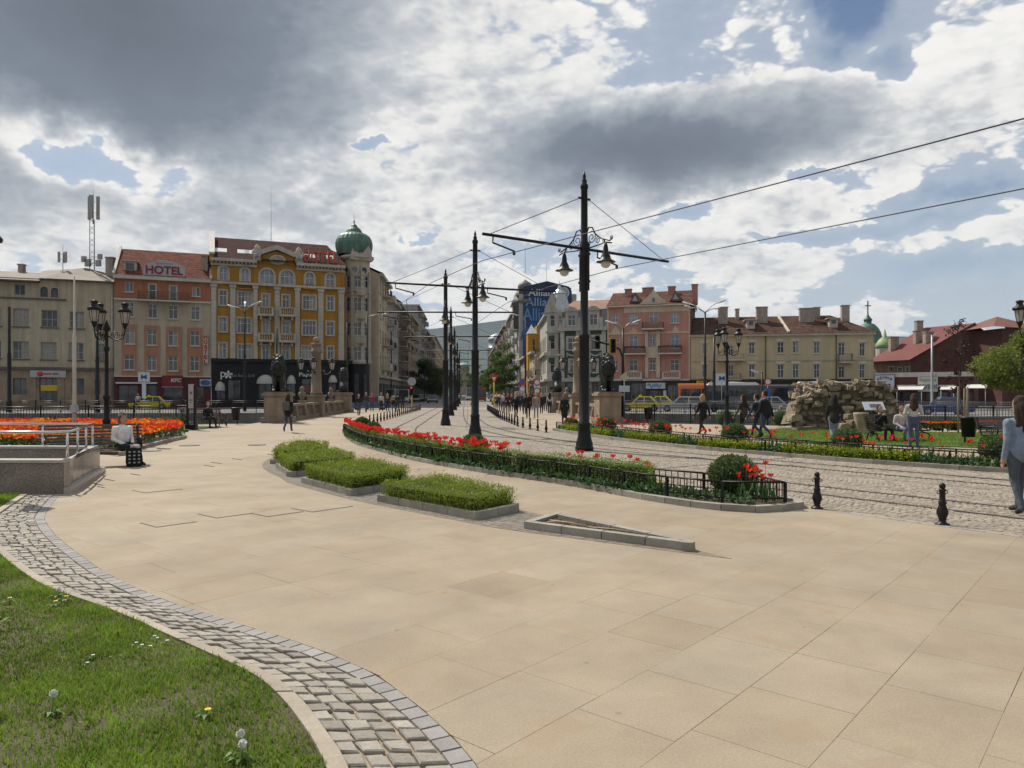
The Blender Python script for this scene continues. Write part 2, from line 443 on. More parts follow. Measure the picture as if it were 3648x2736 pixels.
# canal edges, left to right
NEAR=[(-60,36),(-24,37.5),(-16.2,42.6),(-13.2,43.0),(5.2,42.0),(8.0,43.6),(20,37.5),(60,26)]
FARE=[(-60,63),(-24,66),(-17,66.6),(-14,66.8),(3.6,66.4),(7,66.0),(20,60),(60,49)]
MG=M('asphalt_ground',(.12,.12,.115),.9,.25,.6,.15,fine=.15)
M_STONE_DK=M('canal_masonry',(.16,.15,.135),.9,.45,.8,.5,streak=.4)
def build_ground():
 mb=MB();z=-0.03;D=-3.2;BIG=9000
 nn,ff=len(NEAR),len(FARE)
 near=[(-BIG,NEAR[0][1]-10)]+NEAR+[(BIG,NEAR[-1][1]-10)]
 far=[(-BIG,FARE[0][1]-10)]+FARE+[(BIG,FARE[-1][1]-10)]
 mb.add([(x,y,z)for x,y in near]+[(x,-BIG/3,z)for x,y in near],[(len(near)+i,len(near)+i+1,i+1,i)for i in range(len(near)-1)])
 mb.add([(x,y,z)for x,y in far]+[(x,BIG,z)for x,y in far],[(i,i+1,len(far)+i+1,len(far)+i)for i in range(len(far)-1)])
 kind(mb.build('ground',MG),'structure')
 w=MB()
 w.add([(x,y,z)for x,y in near]+[(x,y+.25,D)for x,y in near],[(len(near)+i,len(near)+i+1,i+1,i)for i in range(len(near)-1)])
 w.add([(x,y,z)for x,y in far]+[(x,y-.5,D)for x,y in far],[(i,i+1,len(far)+i+1,len(far)+i)for i in range(len(far)-1)])
 kind(w.build('canal_wall',M_STONE_DK),'structure')
 b=MB();b.add([(x,y,D)for x,y in near]+[(x,y+40,D)for x,y in near],[(i,i+1,len(near)+i+1,len(near)+i)for i in range(len(near)-1)])
 b.v=[(x,y,q)for x,y,q in b.v]
 kind(b.build('canal_water',M('canal_water',(.035,.04,.03),.08,.2,.3,.1)),'structure')
 for nm,line,s in (('near',NEAR,-1),('far',FARE,1)):
  for i in ((0,1,2),(4,5,6))if nm=='near' else ((0,1,2),(4,5,6)):
   pass
build_ground()
# bridge deck over the canal
dk=MB();dk.prism([(-15.0,41.0),(6.0,40.6),(4.4,69),(-16.4,69)],-.9,-.026,True,True)
kind(dk.build('bridge_deck',M('bridge_concrete',(.3,.28,.25),.9,.3,1.2)),'structure')
# ---- plaza sheet (joint bed under the slabs; the far slabs are drawn by its material)
SLAB_A=math.atan2(2266.0,FPX)       # rows run this far right of straight ahead
RD=Vector((math.sin(SLAB_A),math.cos(SLAB_A),0));RC=Vector((RD.y,-RD.x,0))
def slab_mat():
 m=bpy.data.materials.new('sandstone_slabs');m.use_nodes=True;t=NT(m.node_tree);bs=t.n['Principled BSDF']
 bs.inputs['Roughness'].default_value=.82;bs.inputs['Specular IOR Level'].default_value=.3
 pos=t.new('ShaderNodeNewGeometry').outputs['Position']
 at=t.new('ShaderNodeAttribute',attribute_name='tone')
 tone=at.outputs['Fac']
 big=t.noise(pos,.22,4,.6).outputs[0];mid=t.noise(pos,1.3,5,.62).outputs[0];grain=t.noise(pos,70,3,.75).outputs[0];sp=t.noise(pos,190,2,.6).outputs[0]
 c=t.ramp(tone,[(0,(.285,.228,.161)),(.3,(.310,.253,.182)),(.55,(.324,.268,.196)),(.8,(.318,.27,.204)),(1,(.342,.284,.208))])
 c=t.mix(1,c,t.lin(big,.3,.7,.86,1.1),'MULTIPLY');c=t.mix(1,c,t.lin(mid,.25,.75,.84,1.13),'MULTIPLY')
 c=t.mix(1,c,t.lin(grain,.25,.75,.80,1.18),'MULTIPLY');c=t.mix(1,c,t.lin(sp,.3,.7,.9,1.1),'MULTIPLY')
 st=t.noise(pos,2.1,3,.5,.6).outputs[0]
 c=t.mix(t.math('MULTIPLY',t.smooth(st,.60,.64),.28),c,(.30,.215,.13,1))
 gum=t.voro(pos,2.3).outputs[0]
 c=t.mix(t.math('MULTIPLY',t.smooth(gum,.06,.03),.4),c,(.12,.11,.10,1))
 wp=t.noise(pos,330,1,.5).outputs[0];c=t.mix(t.math('MULTIPLY',t.smooth(wp,.80,.84),.6),c,(.6,.58,.52,1))  # sparse pale specks: sun glints put into the slab colour
 dt=t.noise(pos,.6,6,.7,.4).outputs[0];c=t.mix(t.math('MULTIPLY',t.smooth(dt,.5,.72),.22),c,(.15,.13,.10,1))
 t.link(c,bs.inputs['Base Color'])
 b=t.new('ShaderNodeBump');b.inputs['Strength'].default_value=.35;b.inputs['Distance'].default_value=.004;t.link(grain,b.inputs['Height']);t.link(b.outputs[0],bs.inputs['Normal'])
 return m
M_SLAB=slab_mat()
def farpave_mat():
 m=bpy.data.materials.new('far_sandstone_paving');m.use_nodes=True;t=NT(m.node_tree);bs=t.n['Principled BSDF'];bs.inputs['Roughness'].default_value=.82
 pos=t.new('ShaderNodeNewGeometry').outputs['Position']
 mp=t.new('ShaderNodeMapping');mp.inputs['Rotation'].default_value=(0,0,-(math.pi/2-SLAB_A));t.link(pos,mp.inputs[0])
 br=t.new('ShaderNodeTexBrick');t.link(mp.outputs[0],br.inputs['Vector']);br.inputs['Scale'].default_value=1
 br.inputs['Color1'].default_value=(.295,.238,.17,1);br.inputs['Color2'].default_value=(.33,.268,.195,1);br.inputs['Mortar'].default_value=(.25,.2,.145,1)
 br.inputs['Brick Width'].default_value=.9;br.inputs['Row Height'].default_value=.6;br.inputs['Mortar Size'].default_value=.008
 big=t.noise(pos,.3,4,.6).outputs[0]
 t.link(t.mix(1,br.outputs[0],t.lin(big,.3,.7,.88,1.1),'MULTIPLY'),bs.inputs['Base Color'])
 return m
M_FARPAVE=farpave_mat()
# curves of the left cobble strip, read off the photograph
Cpx=[(300,1752),(215,1762),(181,1772),(134,1825),(128,1862),(175,1925),(300,2025),(406,2087),(562,2156),(749,2218),(999,2299),(1200,2380),(1303,2437),(1439,2546),(1534,2641),(1602,2722),(1660,2830),(1690,2960)]
Kpx=[(100,1764),(60,1790),(0,1832),(-45,1875),(-20,1915),(30,1975),(187,2087),(437,2181),(655,2274),(811,2343),(974,2422),(1086,2520),(1200,2674),(1255,2790),(1300,2960)]
Cc=catmull([G(*p)for p in Cpx][1:],8);Kc=catmull([G(*p)for p in Kpx],8)
def at_s(curve,n):
 L=[0.0]
 for a,b in zip(curve,curve[1:]):L.append(L[-1]+(b-a).length)
 out=[];j=0
 for i in range(n+1):
  x=L[-1]*i/n
  while j<len(L)-2 and L[j+1]<x:j+=1
  k=(x-L[j])/max(L[j+1]-L[j],1e-9);out.append(curve[j].lerp(curve[j+1],min(1,k)))
 return out
Lc=sum((b-a).length for a,b in zip(Cc,Cc[1:]))
NROW=int(Lc/.135)
Cs,Ks=at_s(Cc,NROW),at_s(Kc,NROW)
Bs=offset(Cs,-.115)                              # outer edge of the grey border pavers
# tidy direction of the offset: border lies on the plaza side
if (Bs[len(Bs)// 2]-Ks[len(Bs)// 2]).length<(Cs[len(Bs)// 2]-Ks[len(Bs)// 2]).length:Bs=offset(Cs,.115)
LAWN_EDGE=[]
for k,c in zip(Ks,Cs):
 dv=(k-c).normalized();LAWN_EDGE.append(k+dv*.10)
# tram bed
NT_=Vector((.813,.583,0));DT_=Vector((.583,-.813,0))
BED1_FRONT=[G(*p)for p in [(1222,1545),(1245,1570),(1300,1595),(1347,1607),(1472,1641),(1596,1664),(1720,1684),(1950,1718),(2099,1743),(2234,1771),(2397,1798),(2533,1816),(2695,1827),(2804,1820),(2890,1806)]]
BED1_BACK=[V2(*p)for p in [(4.62,11.55),(3.75,12.35),(1.95,13.95),(-.2,16.2),(-2.55,20.2),(-4.7,24.6),(-6.6,30.2),(-7.45,33.0)]]
BED2_FRONT=[G(*p)for p in [(1968,1533),(2060,1548),(2185,1567),(2442,1597),(2804,1628),(2969,1642),(3251,1663),(3602,1686),(3800,1701)]]
TRAM=[(9.27+2,5-2.8),(4.45,11.72)]+[((a.x),(a.y))for a in catmull(BED1_BACK,3)[2:-1]]+[(-7.7,35),(-7.75,41.5),(-9.4,77),(-9.6,82),(-3.1,82),(-2.6,77),(1.45,34)]+[(p.x,p.y)for p in BED2_FRONT]+[(16,9.2),(21,2)]
def near_line(curve,p):
 best=None
 for a,b in zip(curve,curve[1:]):
  e=b-a;L2=e.length_squared
  if L2<1e-9:continue
  k=max(0,min(1,(p-a).dot(e)/L2));q=a+e*k;dd=(p-q).length
  if best is None or dd<best[0]:best=(dd,q,e.normalized())
 return best
def clip(poly,q,n):
 """keep the side where (p-q).n >= 0"""
 out=[]
 for i in range(len(poly)):
  a,b=poly[i],poly[(i+1)%len(poly)];da,db=(a-q).dot(n),(b-q).dot(n)
  if da>=0:out.append(a)
  if (da>=0)!=(db>=0):out.append(a+(b-a)*(da/(da-db)))
 return out
def build_plaza():
 far=MB();z=-.014
 far.add([(-26,36.0,z),(-26,-4,z),(24,-4,z),(24,36.2,z),(20,37.3,z),(8,43.2,z),(5.8,41.6,z),(4.6,68.5,z),(3.0,92,z),(-18.5,88,z),(-16.2,68.5,z),(-14.6,42.4,z),(-16.4,42.2,z),(-24,37.2,z)],[tuple(range(14))])
 pl=kind(far.build('plaza_pavement',M_FARPAVE),'structure')
 edge=[Vector(p)for p in Bs]
 tl=[V2(11.27,2.2),V2(4.45,11.66)]
 rng=random.Random(3);slabs=[]
 W=.6
 c0=-20
 for i in range(-70,70):
  y0=rng.random()*.9;s=-14.0+y0
  while s<34:
   L=rng.choice((.6,.75,.9,.9,1.0));
   a=RC*(i*W)+RD*s
   s0,s1,c0_,c1_=s,s+L,i*W,i*W+W
   s+=L
   ctr=RC*(c0_+W/2)+RD*((s0+s1)/2)
   if not (1.6<ctr.y<24)or abs(ctr.x)>.74*ctr.y+1.2:continue
   g=rng.choice((.0003,.0006,.001,.0019))
   poly=[RC*(c0_+g)+RD*(s0+g),RC*(c1_-g)+RD*(s0+g),RC*(c1_-g)+RD*(s1-g),RC*(c0_+g)+RD*(s1-g)]
   d1=near_line(edge,ctr)
   n1=Vector((d1[2].y,-d1[2].x,0))
   ref=Vector((2,12,0))-d1[1]
   if n1.dot(ref)<0:n1=-n1
   side=(ctr-d1[1]).dot(n1)
   if side<-.75:continue
   if d1[0]<.85:poly=clip(poly,d1[1],n1)
   nt=-NT_
   if ctr.x>3.5 and ctr.y<13:
    q=tl[1]
    if (ctr-q).dot(nt)<-.75:continue
    poly=clip(poly,q,nt)
   elif inside(TRAM,ctr.x,ctr.y):continue
   if len(poly)<3:continue
   ar=abs(sum(poly[k].x*poly[(k+1)%len(poly)].y-poly[(k+1)%len(poly)].x*poly[k].y for k in range(len(poly))))/2
   if ar<.004:continue
   slabs.append((ctr.length,poly,max(0,min(1,rng.gauss(.55,.16)))))
 slabs.sort(key=lambda q:q[0])
 rest=MB()
 for k,(dd,poly,tn)in enumerate(slabs):
  zt=rng.uniform(-.0003,.0003)
  poly=[(p.x,p.y)for p in poly]
  ar2=sum(poly[q][0]*poly[(q+1)%len(poly)][1]-poly[(q+1)%len(poly)][0]*poly[q][1]for q in range(len(poly)))
  if ar2<0:poly=poly[::-1]
  if k<300:
   m=MB();m.tone=tn;m.prism(poly,-.028,zt);m.build('slab',M_SLAB,pl)
  else:
   rest.tone=tn;rest.prism(poly,-.013,zt)
 kind(rest.build('slabs',M_SLAB,pl),'stuff')
build_plaza()
# ---- cobble strip, border pavers and kerb beside the lawn
def sett_mat(name,c1,c2):
 m=bpy.data.materials.new(name);m.use_nodes=True;t=NT(m.node_tree);bs=t.n['Principled BSDF'];bs.inputs['Roughness'].default_value=.78;MATS[name]=m
 pos=t.new('ShaderNodeNewGeometry').outputs['Position'];at=t.new('ShaderNodeAttribute',attribute_name='tone')
 c=t.mix(at.outputs['Fac'],(*c1,1),(*c2,1))
 c=t.mix(1,c,t.lin(t.noise(pos,60,4,.7).outputs[0],.25,.75,.75,1.22),'MULTIPLY')
 c=t.mix(1,c,t.lin(t.noise(pos,9,3,.6).outputs[0],.3,.7,.88,1.1),'MULTIPLY')
 t.link(c,bs.inputs['Base Color'])
 b=t.new('ShaderNodeBump');b.inputs['Strength'].default_value=.6;b.inputs['Distance'].default_value=.006
 t.link(t.noise(pos,35,4,.65).outputs[0],b.inputs['Height']);t.link(b.outputs[0],bs.inputs['Normal'])
 return m
M_SETT=sett_mat('granite_setts',(.20,.18,.152),(.345,.315,.27))
M_JOINT=M('sand_joint',(.20,.17,.125),.95,.35,6,.5,fine=.3)
M_PAVER=M('grey_concrete_paver',(.27,.26,.25),.85,.14,5,.3,tone=.14,fine=.15)
M_KERB=M('limestone_kerb',(.34,.295,.235),.85,.16,3,.35,tone=.1,fine=.12)
def sett(mb,q,h,rng,jit=.005,base=-.02,dome=.80,drop=.006):
 """one stone from four corner points, slightly domed and worn"""
 c=sum(q,Vector())/4
 q=[p+Vector((rng.uniform(-jit,jit),rng.uniform(-jit,jit),0))for p in q]
 lo=[(p.x,p.y,base)for p in q];sh=[(p.x,p.y,h-drop)for p in q]
 tp=[c.lerp(p,dome)for p in q];tp=[(p.x,p.y,h+rng.uniform(-.002,.003))for p in tp]
 vs=lo+sh+tp
 fs=[(i,(i+1)%4,4+(i+1)%4,4+i)for i in range(4)]+[(4+i,4+(i+1)%4,8+(i+1)%4,8+i)for i in range(4)]+[(8,9,10,11)]
 mb.add(vs,fs)
def build_strip():
 rng=random.Random(11)
 base=MB()
 ed=[Vector(p)for p in Bs];le=LAWN_EDGE
 for i in range(NROW):base.quad(*[(p.x,p.y,-.0165)for p in (le[i],ed[i],ed[i+1],le[i+1])])
 if (ed[0]-le[0]).cross(le[1]-le[0]).z<0:base.f=[f[::-1]for f in base.f]
 st=kind(base.build('cobble_path',M_JOINT),'structure')
 stones=[]
 for i in range(NROW):
  a0,a1,b0,b1=Ks[i],Ks[i+1],Cs[i],Cs[i+1]
  w=(a0-b0).length;nc=max(3,round(w/.118));sh=(rng.random()-.5)*.3
  cuts=[0]+sorted(min(.97,max(.03,(k+sh+rng.uniform(-.09,.09))/nc))for k in range(1,nc))+[1]
  for k0,k1 in zip(cuts,cuts[1:]):
   if (k1-k0)*w<.03:continue
   g=.05;e=.0085/w
   f0,f1=k0+e,k1-e
   if f1-f0<.02:continue
   wv0=.5+g*1.3-.5;
   q=[a0.lerp(b0,f0).lerp(a1.lerp(b1,f0),.09),a0.lerp(b0,f1).lerp(a1.lerp(b1,f1),.09),a0.lerp(b0,f1).lerp(a1.lerp(b1,f1),.91),a0.lerp(b0,f0).lerp(a1.lerp(b1,f0),.91)]
   if (q[1]-q[0]).cross(q[3]-q[0]).z<0:q=[q[0],q[3],q[2],q[1]]
   stones.append(((q[0]).length,q))
 stones.sort(key=lambda x:x[0]);vis=[s for s in stones if s[1][0].y>2.4]
 rest=MB()
 for k,(dd,q)in enumerate(vis):
  tn=max(0,min(1,rng.gauss(.55,.25)));h=rng.uniform(.0,.014)
  if k<300:
   m=MB();m.tone=tn;sett(m,q,h,rng,.007,-.02,.86,.007);m.build('cobble',M_SETT,st)
  else:rest.tone=tn;sett(rest,q,h,rng,.007,-.02,.86,.007)
 kind(rest.build('cobbles',M_SETT,st),'stuff')
 n=0
 for i in range(0,NROW-1,1):
  q=[Cs[i].lerp(Cs[i+1],.04),ed[i].lerp(ed[i+1],.04),ed[i].lerp(ed[i+1],.96),Cs[i].lerp(Cs[i+1],.96)]
  q=[q[0].lerp(q[1],.03),q[1].lerp(q[0],.03),q[2].lerp(q[3],.03),q[3].lerp(q[2],.03)]
  if (q[1]-q[0]).cross(q[3]-q[0]).z<0:q=[q[0],q[3],q[2],q[1]]
  if q[0].y<2.4 or (q[1]-q[0]).length<.04:continue
  m=MB();m.tone=rng.random();m.prism([(p.x,p.y)for p in q],-.02,rng.uniform(0,.003),inset=.003);m.build('border_paver',M_PAVER,st);n+=1
 i=0
 while i<NROW-1:
  j=min(NROW-1,i+rng.choice((8,9,10)))
  inner=[Ks[k]for k in range(i,j+1)];outer=[le[k]for k in range(i,j+1)]
  inner[0]=inner[0].lerp(inner[1],.08);outer[0]=outer[0].lerp(outer[1],.08)
  if inner[-1].y>2.2:
   ring=inner+outer[::-1];poly=[(p.x,p.y)for p in ring]
   ar=sum(poly[q][0]*poly[(q+1)%len(poly)][1]-poly[(q+1)%len(poly)][0]*poly[q][1]for q in range(len(poly)))
   if ar<0:poly=poly[::-1]
   m=MB();m.tone=rng.random();m.prism(poly,-.05,.028,inset=.006);m.build('kerb_stone',M_KERB,st)
  i=j
build_strip()
# ---- lawns
M_SOIL=M('lawn_soil',(.10,.09,.045),.95,.45,9,1.0,fine=.45)
M_GRASS=M_leaf('grass_blades',(.17,.27,.035),.62,.4)
def grass_mesh(name,polys,n,hmin,hmax,seed,wid=.0045,dens=None,parent=None):
 rs=np.random.RandomState(seed);pts=[]
 for poly,cnt,zz in polys:
  xs=[p[0]for p in poly];ys=[p[1]for p in poly];got=0;tries=0
  while got<cnt and tries<cnt*14:
   x=rs.uniform(min(xs),max(xs));y=rs.uniform(min(ys),max(ys));tries+=1
   if dens and rs.rand()>dens(x,y):continue
   if inside(poly,x,y):pts.append((x,y,zz));got+=1
 P=np.array(pts);n=len(P);nz=np.array([mnoise.noise(Vector((p[0]*.9,p[1]*.9,3)))for p in pts])
 h=rs.uniform(hmin,hmax,n)*np.clip(1+.7*nz,.4,2);a=rs.uniform(0,2*math.pi,n);lean=rs.uniform(.1,.9,n)*h;la=rs.uniform(0,2*math.pi,n)
 d=np.stack([np.cos(a),np.sin(a),0*a],1)*(wid*rs.uniform(.6,1.3,n))[:,None]
 top=P+np.stack([np.cos(la)*lean,np.sin(la)*lean,h],1);mid=P+np.stack([np.cos(la)*lean*.35,np.sin(la)*lean*.35,h*.6],1)
 V=np.stack([P-d,P+d,mid+d*.7,mid-d*.7,top],1).reshape(-1,3)
 me=bpy.data.meshes.new(name);b=np.arange(n)*5
 faces=np.concatenate([np.stack([b,b+1,b+2,b+3],1).ravel()]).reshape(-1,4).tolist()+np.stack([b+3,b+2,b+4],1).tolist()
 me.from_pydata(V.tolist(),[],faces)
 n2=np.array([mnoise.noise(Vector((p[0]*3.1,p[1]*3.1,9)))for p in pts]);tn=np.clip(.5+.42*nz+.4*n2+rs.uniform(-.25,.3,n),0,1);at=me.attributes.new('tone','FLOAT','FACE');at.data.foreach_set('value',np.concatenate([tn,tn]).astype(np.float32))
 return kind(OBJ(name,me,M_GRASS,parent),'stuff')
def build_lawn():
 le=[p for p in LAWN_EDGE]
 poly=[(p.x,p.y)for p in le]+[(-1.6,1.2),(-9,1.2),(-14,8),(-11.5,13.1)]
 ar=sum(poly[q][0]*poly[(q+1)%len(poly)][1]-poly[(q+1)%len(poly)][0]*poly[q][1]for q in range(len(poly)))
 m=MB();m.prism(poly if ar>0 else poly[::-1],-.02,.012);lawn=kind(m.build('lawn',M_SOIL),'structure')
 near=[p for p in poly if True]
 bald=lambda x,y:max(.3,min(1,.72+1.1*mnoise.noise(Vector((x*1.9,y*1.9,0)))))
 def win(x,y):
  if abs(x)>.74*y+.4:return 0
  return bald(x,y)
 g=grass_mesh('grass',[(poly,80000,.01)],0,.018,.05,5,.0036,win)
 g['label']='short patchy green lawn grass beside the cobble strip';g['category']='grass'
 lv=[];rw=random.Random(31)
 for _ in range(170):
  x,y=rw.uniform(-7,-.8),rw.uniform(2.2,10)
  if inside(poly,x,y):lv+=[(x+rw.gauss(0,.035),y+rw.gauss(0,.035),.015)for _ in range(16)]
 w=leaf_mesh('weeds',lv,.055,3,M_leaf('weed_leaf',(.17,.25,.04),.4,.35),None,1.2,.3);w['label']='broad leaved weeds scattered through the near lawn';w['category']='weeds'
 rng=random.Random(21)
 LM=M_leaf('dandelion_leaf',(.10,.19,.03),.3,.3)
 YM=M('dandelion_yellow',(.85,.55,.02),.7,.15,30);WM=M('seed_head_white',(.75,.74,.70),.9,.1,30);PM=M('daisy_white',(.80,.78,.80),.7,.1,30);SM=M('weed_stem',(.16,.2,.07),.7,.2,9)
 def rosette(mb,c,r,n):
  for k in range(n):
   a=2*math.pi*k/n+rng.uniform(-.3,.3);L=r*rng.uniform(.7,1.2);dv=Vector((math.cos(a),math.sin(a),0));s=Vector((-dv.y,dv.x,0))*L*.16
   p=Vector(c);mb.tone=rng.random()
   mb.add([p,p+dv*L*.5+s+Vector((0,0,L*.35)),p+dv*L+Vector((0,0,L*.18)),p+dv*L*.5-s+Vector((0,0,L*.35))],[(0,1,2,3)])
 def weed(u,v,kindw,hh=.09,two=False):
  p=G(u,v,.02);t=thing({'seed':'dandelion_clock','yellow':'dandelion','daisy':'daisy'}[kindw],{'seed':'white fluffy dandelion seed head standing in the lawn','yellow':'small yellow dandelion flower in the lawn grass','daisy':'tiny white daisy in the lawn near the limestone kerb'}[kindw],
    'flower',(p.x,p.y,.01),0,{'seed':'dandelion seed heads in the lawn','yellow':'yellow dandelions in the lawn','daisy':'white daisies in the lawn'}[kindw])
  m=MB();rosette(m,(0,0,.012),.07 if kindw!='daisy' else .035,8);m.build('leaves',LM,t)
  m=MB();m.tube([(0,0,0),(.006,.003,hh*.6),(.01,.002,hh)],.0028,5);m.build('stem',SM,t)
  m=MB()
  if kindw=='seed':
   for _ in range(90):
    dv=Vector((rng.gauss(0,1),rng.gauss(0,1),rng.gauss(0,1))).normalized();s=dv.orthogonal().normalized()*.005
    c=Vector((.01,.002,hh+.012));m.add([c+dv*.006,c+dv*.021+s,c+dv*.021-s],[(0,1,2)])
   m.ball((.01,.002,hh+.012),.013,8,6)
  else:
   r=.019 if kindw=='yellow' else .012
   for k in range(16):
    a=2*math.pi*k/16;dv=Vector((math.cos(a),math.sin(a),.25));s=Vector((-dv.y,dv.x,0))*r*.22
    c=Vector((.01,.002,hh));m.add([c,c+dv*r*.6+s,c+dv*r,c+dv*r*.6-s],[(0,1,2,3)])
   m.ball((.01,.002,hh+.002),r*.4,8,5,(1,1,.6))
  m.build('flower',{'seed':WM,'yellow':YM,'daisy':PM}[kindw],t)
 for q in ((183,2545,.11),(848,2690,.10),(856,2712,.08),(205,2130,.07)):weed(q[0],q[1],'seed',q[2])
 for q in ((30,2148),(193,2160),(232,2142),(733,2555)):weed(q[0],q[1],'yellow',.05)
 for q in ((480,2300),(500,2308),(545,2276),(555,2283),(590,2292),(305,2372),(325,2345),(530,2312)):weed(q[0],q[1],'daisy',.03)
 L1=[(9.0,31.5),(9.6,26.8),(12.0,24.9),(15.0,23.4),(20.5,20.6),(26,19),(26,30.5),(19,31.8),(13.4,35.2),(10.4,34.5)]
 m=MB();m.prism(L1,-.012,.03);kind(m.build('lawn',M('lawn_green',(.07,.11,.03),.95,.35,2.5,.6,fine=.3)),'structure')
 def v2(x,y):return 1.0 if abs(x)<.72*y+.3 else 0
 g=grass_mesh('grass',[(L1,26000,.03)],0,.04,.09,6,.008,v2);g['label']='mown green grass around the stone ruin and benches';g['category']='grass'
 L2=[(-26,30),(-15.2,33.6),(-15.0,38.2),(-17.5,39.2),(-26,36)]
 m=MB();m.prism(L2,-.012,.03);kind(m.build('lawn',MATS['lawn_green']),'structure')
build_lawn()
# ---- tramway: setts and rails
M_TRAM=M('tram_sett_bed',(.17,.15,.12),.95,.35,3,.5,fine=.3)
M_TSETT=sett_mat('tram_setts',(.215,.18,.145),(.355,.305,.245))
M_RAIL=M('rail_steel',(.17,.145,.125),.45,.3,3,metal=.6)
M_GROOVE=M('rail_groove',(.035,.03,.028),.9,.2,5)
def tramfar_mat():
 m=bpy.data.materials.new('tram_setts_far');m.use_nodes=True;t=NT(m.node_tree);bs=t.n['Principled BSDF'];bs.inputs['Roughness'].default_value=.8
 pos=t.new('ShaderNodeNewGeometry').outputs['Position']
 v=t.voro(pos,8.0,'F1');e=t.voro(pos,8.0,'DISTANCE_TO_EDGE').outputs[0]
 sp=t.new('ShaderNodeSeparateColor');t.link(v.outputs[1],sp.inputs[0])
 c=t.mix(sp.outputs[0],(.225,.187,.147,1),(.36,.31,.25,1));c=t.mix(t.smooth(e,.03,.12,1,0),c,(.14,.12,.095,1))
 c=t.mix(1,c,t.lin(t.noise(pos,.5,4,.6).outputs[0],.3,.7,.82,1.12),'MULTIPLY');t.link(c,bs.inputs['Base Color'])
 return m
def build_tram():
 m=MB();z=-.0095
 m.add([(x,y,z)for x,y in TRAM],[tuple(range(len(TRAM)))])
 bm=bmesh.new();me=m.mesh('tramway');bm.from_mesh(me);bmesh.ops.triangulate(bm,faces=bm.faces);bmesh.ops.recalc_face_normals(bm,faces=bm.faces)
 for f in bm.faces:
  if f.normal.z<0:f.normal_flip()
 bm.to_mesh(me);bm.free()
 tr=kind(OBJ('tramway',me,tramfar_mat()),'structure')
 rng=random.Random(5);st=[]
 for i in range(-20,190):
  for k in range(-4,128):
   w=k*.098;row=i*.105
   ph=(w/1.5)%1.0;arc=.42*(4*ph*(1-ph))
   p=NT_*(10.33+w)+DT_*(-21+row+arc+.03*math.sin(k*1.7))
   if p.y>27.5 or p.y<4 or abs(p.x)>.73*p.y+.6:continue
   if not inside(TRAM,p.x,p.y):continue
   st.append((p.length,p,ph))
 st.sort(key=lambda q:q[0]);rest=MB()
 for k,(dd,p,ph)in enumerate(st):
  sl=.42*4*(1-2*ph)/1.5;ex=(NT_+DT_*sl).normalized()*.0445;ey=DT_*.046
  q=[p-ex-ey,p+ex-ey,p+ex+ey,p-ex+ey]
  if (q[1]-q[0]).cross(q[3]-q[0]).z<0:q=q[::-1]
  tn=max(0,min(1,rng.gauss(.5,.26)));h=rng.uniform(-.005,.003)
  if k<300:mm=MB();mm.tone=tn;sett(mm,q,h,rng,.006,-.012);mm.build('cobble',M_TSETT,tr)
  else:rest.tone=tn;sett(rest,q,h,rng,.007,-.012)
 kind(rest.build('cobbles',M_TSETT,tr),'stuff')
 for k in range(60):
  p=NT_*10.27+DT_*(-6.0+k*.2)
  if p.y<4.5 or p.y>11.5:continue
  ex,ey=NT_*.05,DT_*.097;q=[p-ex-ey,p+ex-ey,p+ex+ey,p-ex+ey]
  if (q[1]-q[0]).cross(q[3]-q[0]).z<0:q=q[::-1]
  mm=MB();mm.tone=rng.random();mm.prism([(a.x,a.y)for a in q],-.02,.004,inset=.003);mm.build('edging_stone',M_PAVER,tr)
 T1=[NT_*12.25+DT_*12,NT_*12.25+DT_*2,NT_*12.25+DT_*-6,V2(-.9,22.2),V2(-2.9,26.6),V2(-4.5,31.5),V2(-5.3,37),V2(-5.75,44),V2(-6.6,58),V2(-7.9,80),V2(-9.1,100),V2(-15.3,200),V2(-27.7,400)]
 T2=[NT_*16.2+DT_*12,NT_*16.2+DT_*2,NT_*16.2+DT_*-6,V2(3.3,23.2),V2(1.3,27.4),V2(-.2,32),V2(-1.4,37.5),V2(-2.2,44),V2(-3.3,58),V2(-4.75,80),V2(-6.0,100),V2(-12.2,200),V2(-24.6,400)]
 for tn,T in (('left',T1),('right',T2)):
  c=catmull(T,10)
  for s,wd in ((-.505,'inner'),(.505,'outer')):
   line=offset(c,s);r=MB();g=MB()
   l0,l1=offset(line,-.045),offset(line,.045);g0,g1=offset(line,-.008),offset(line,.032)
   for i in range(len(line)-1):
    for (a0,a1,zz,mm)in ((l0,l1,.005,r),(g0,g1,.008,g)):
     mm.quad(*[(p.x,p.y,zz)for p in (a0[i],a1[i],a1[i+1],a0[i+1])])
   for mm in (r,g):
    p=[Vector(mm.v[k])for k in mm.f[0]]
    if (p[1]-p[0]).cross(p[2]-p[0]).z<0:mm.f=[f[::-1]for f in mm.f]
   t=thing('tram_rail',f'{wd} steel rail of the {"track beside the near tulip bed" if tn == "left" else "track beside the far tulip bed"}','rail',tuple(line[0]),0,'tram rails')
   kid(r.build('rail_head',M_RAIL),t);kid(g.build('groove',M_GROOVE),t)
 asp=M('boulevard_asphalt',(.20,.19,.18),.9,.2,.5,.2,fine=.12)
 a=MB();a.add([(p.x,p.y,-.022)for p in (V2(-60,66.5),V2(-17,67.5),V2(4.5,68.5),V2(20,61),V2(60,50),V2(60,84),V2(14,97),V2(4.6,101),V2(-14,400),V2(-37,400),V2(-19,96),V2(-60,80))],[(0,1,10,11),(1,2,7,8,9,10),(2,3,6,7),(3,4,5,6)])
 kind(a.build('boulevard_road',asp),'structure')
 pm=M('road_paint',(.62,.62,.58),.8,.25,3)
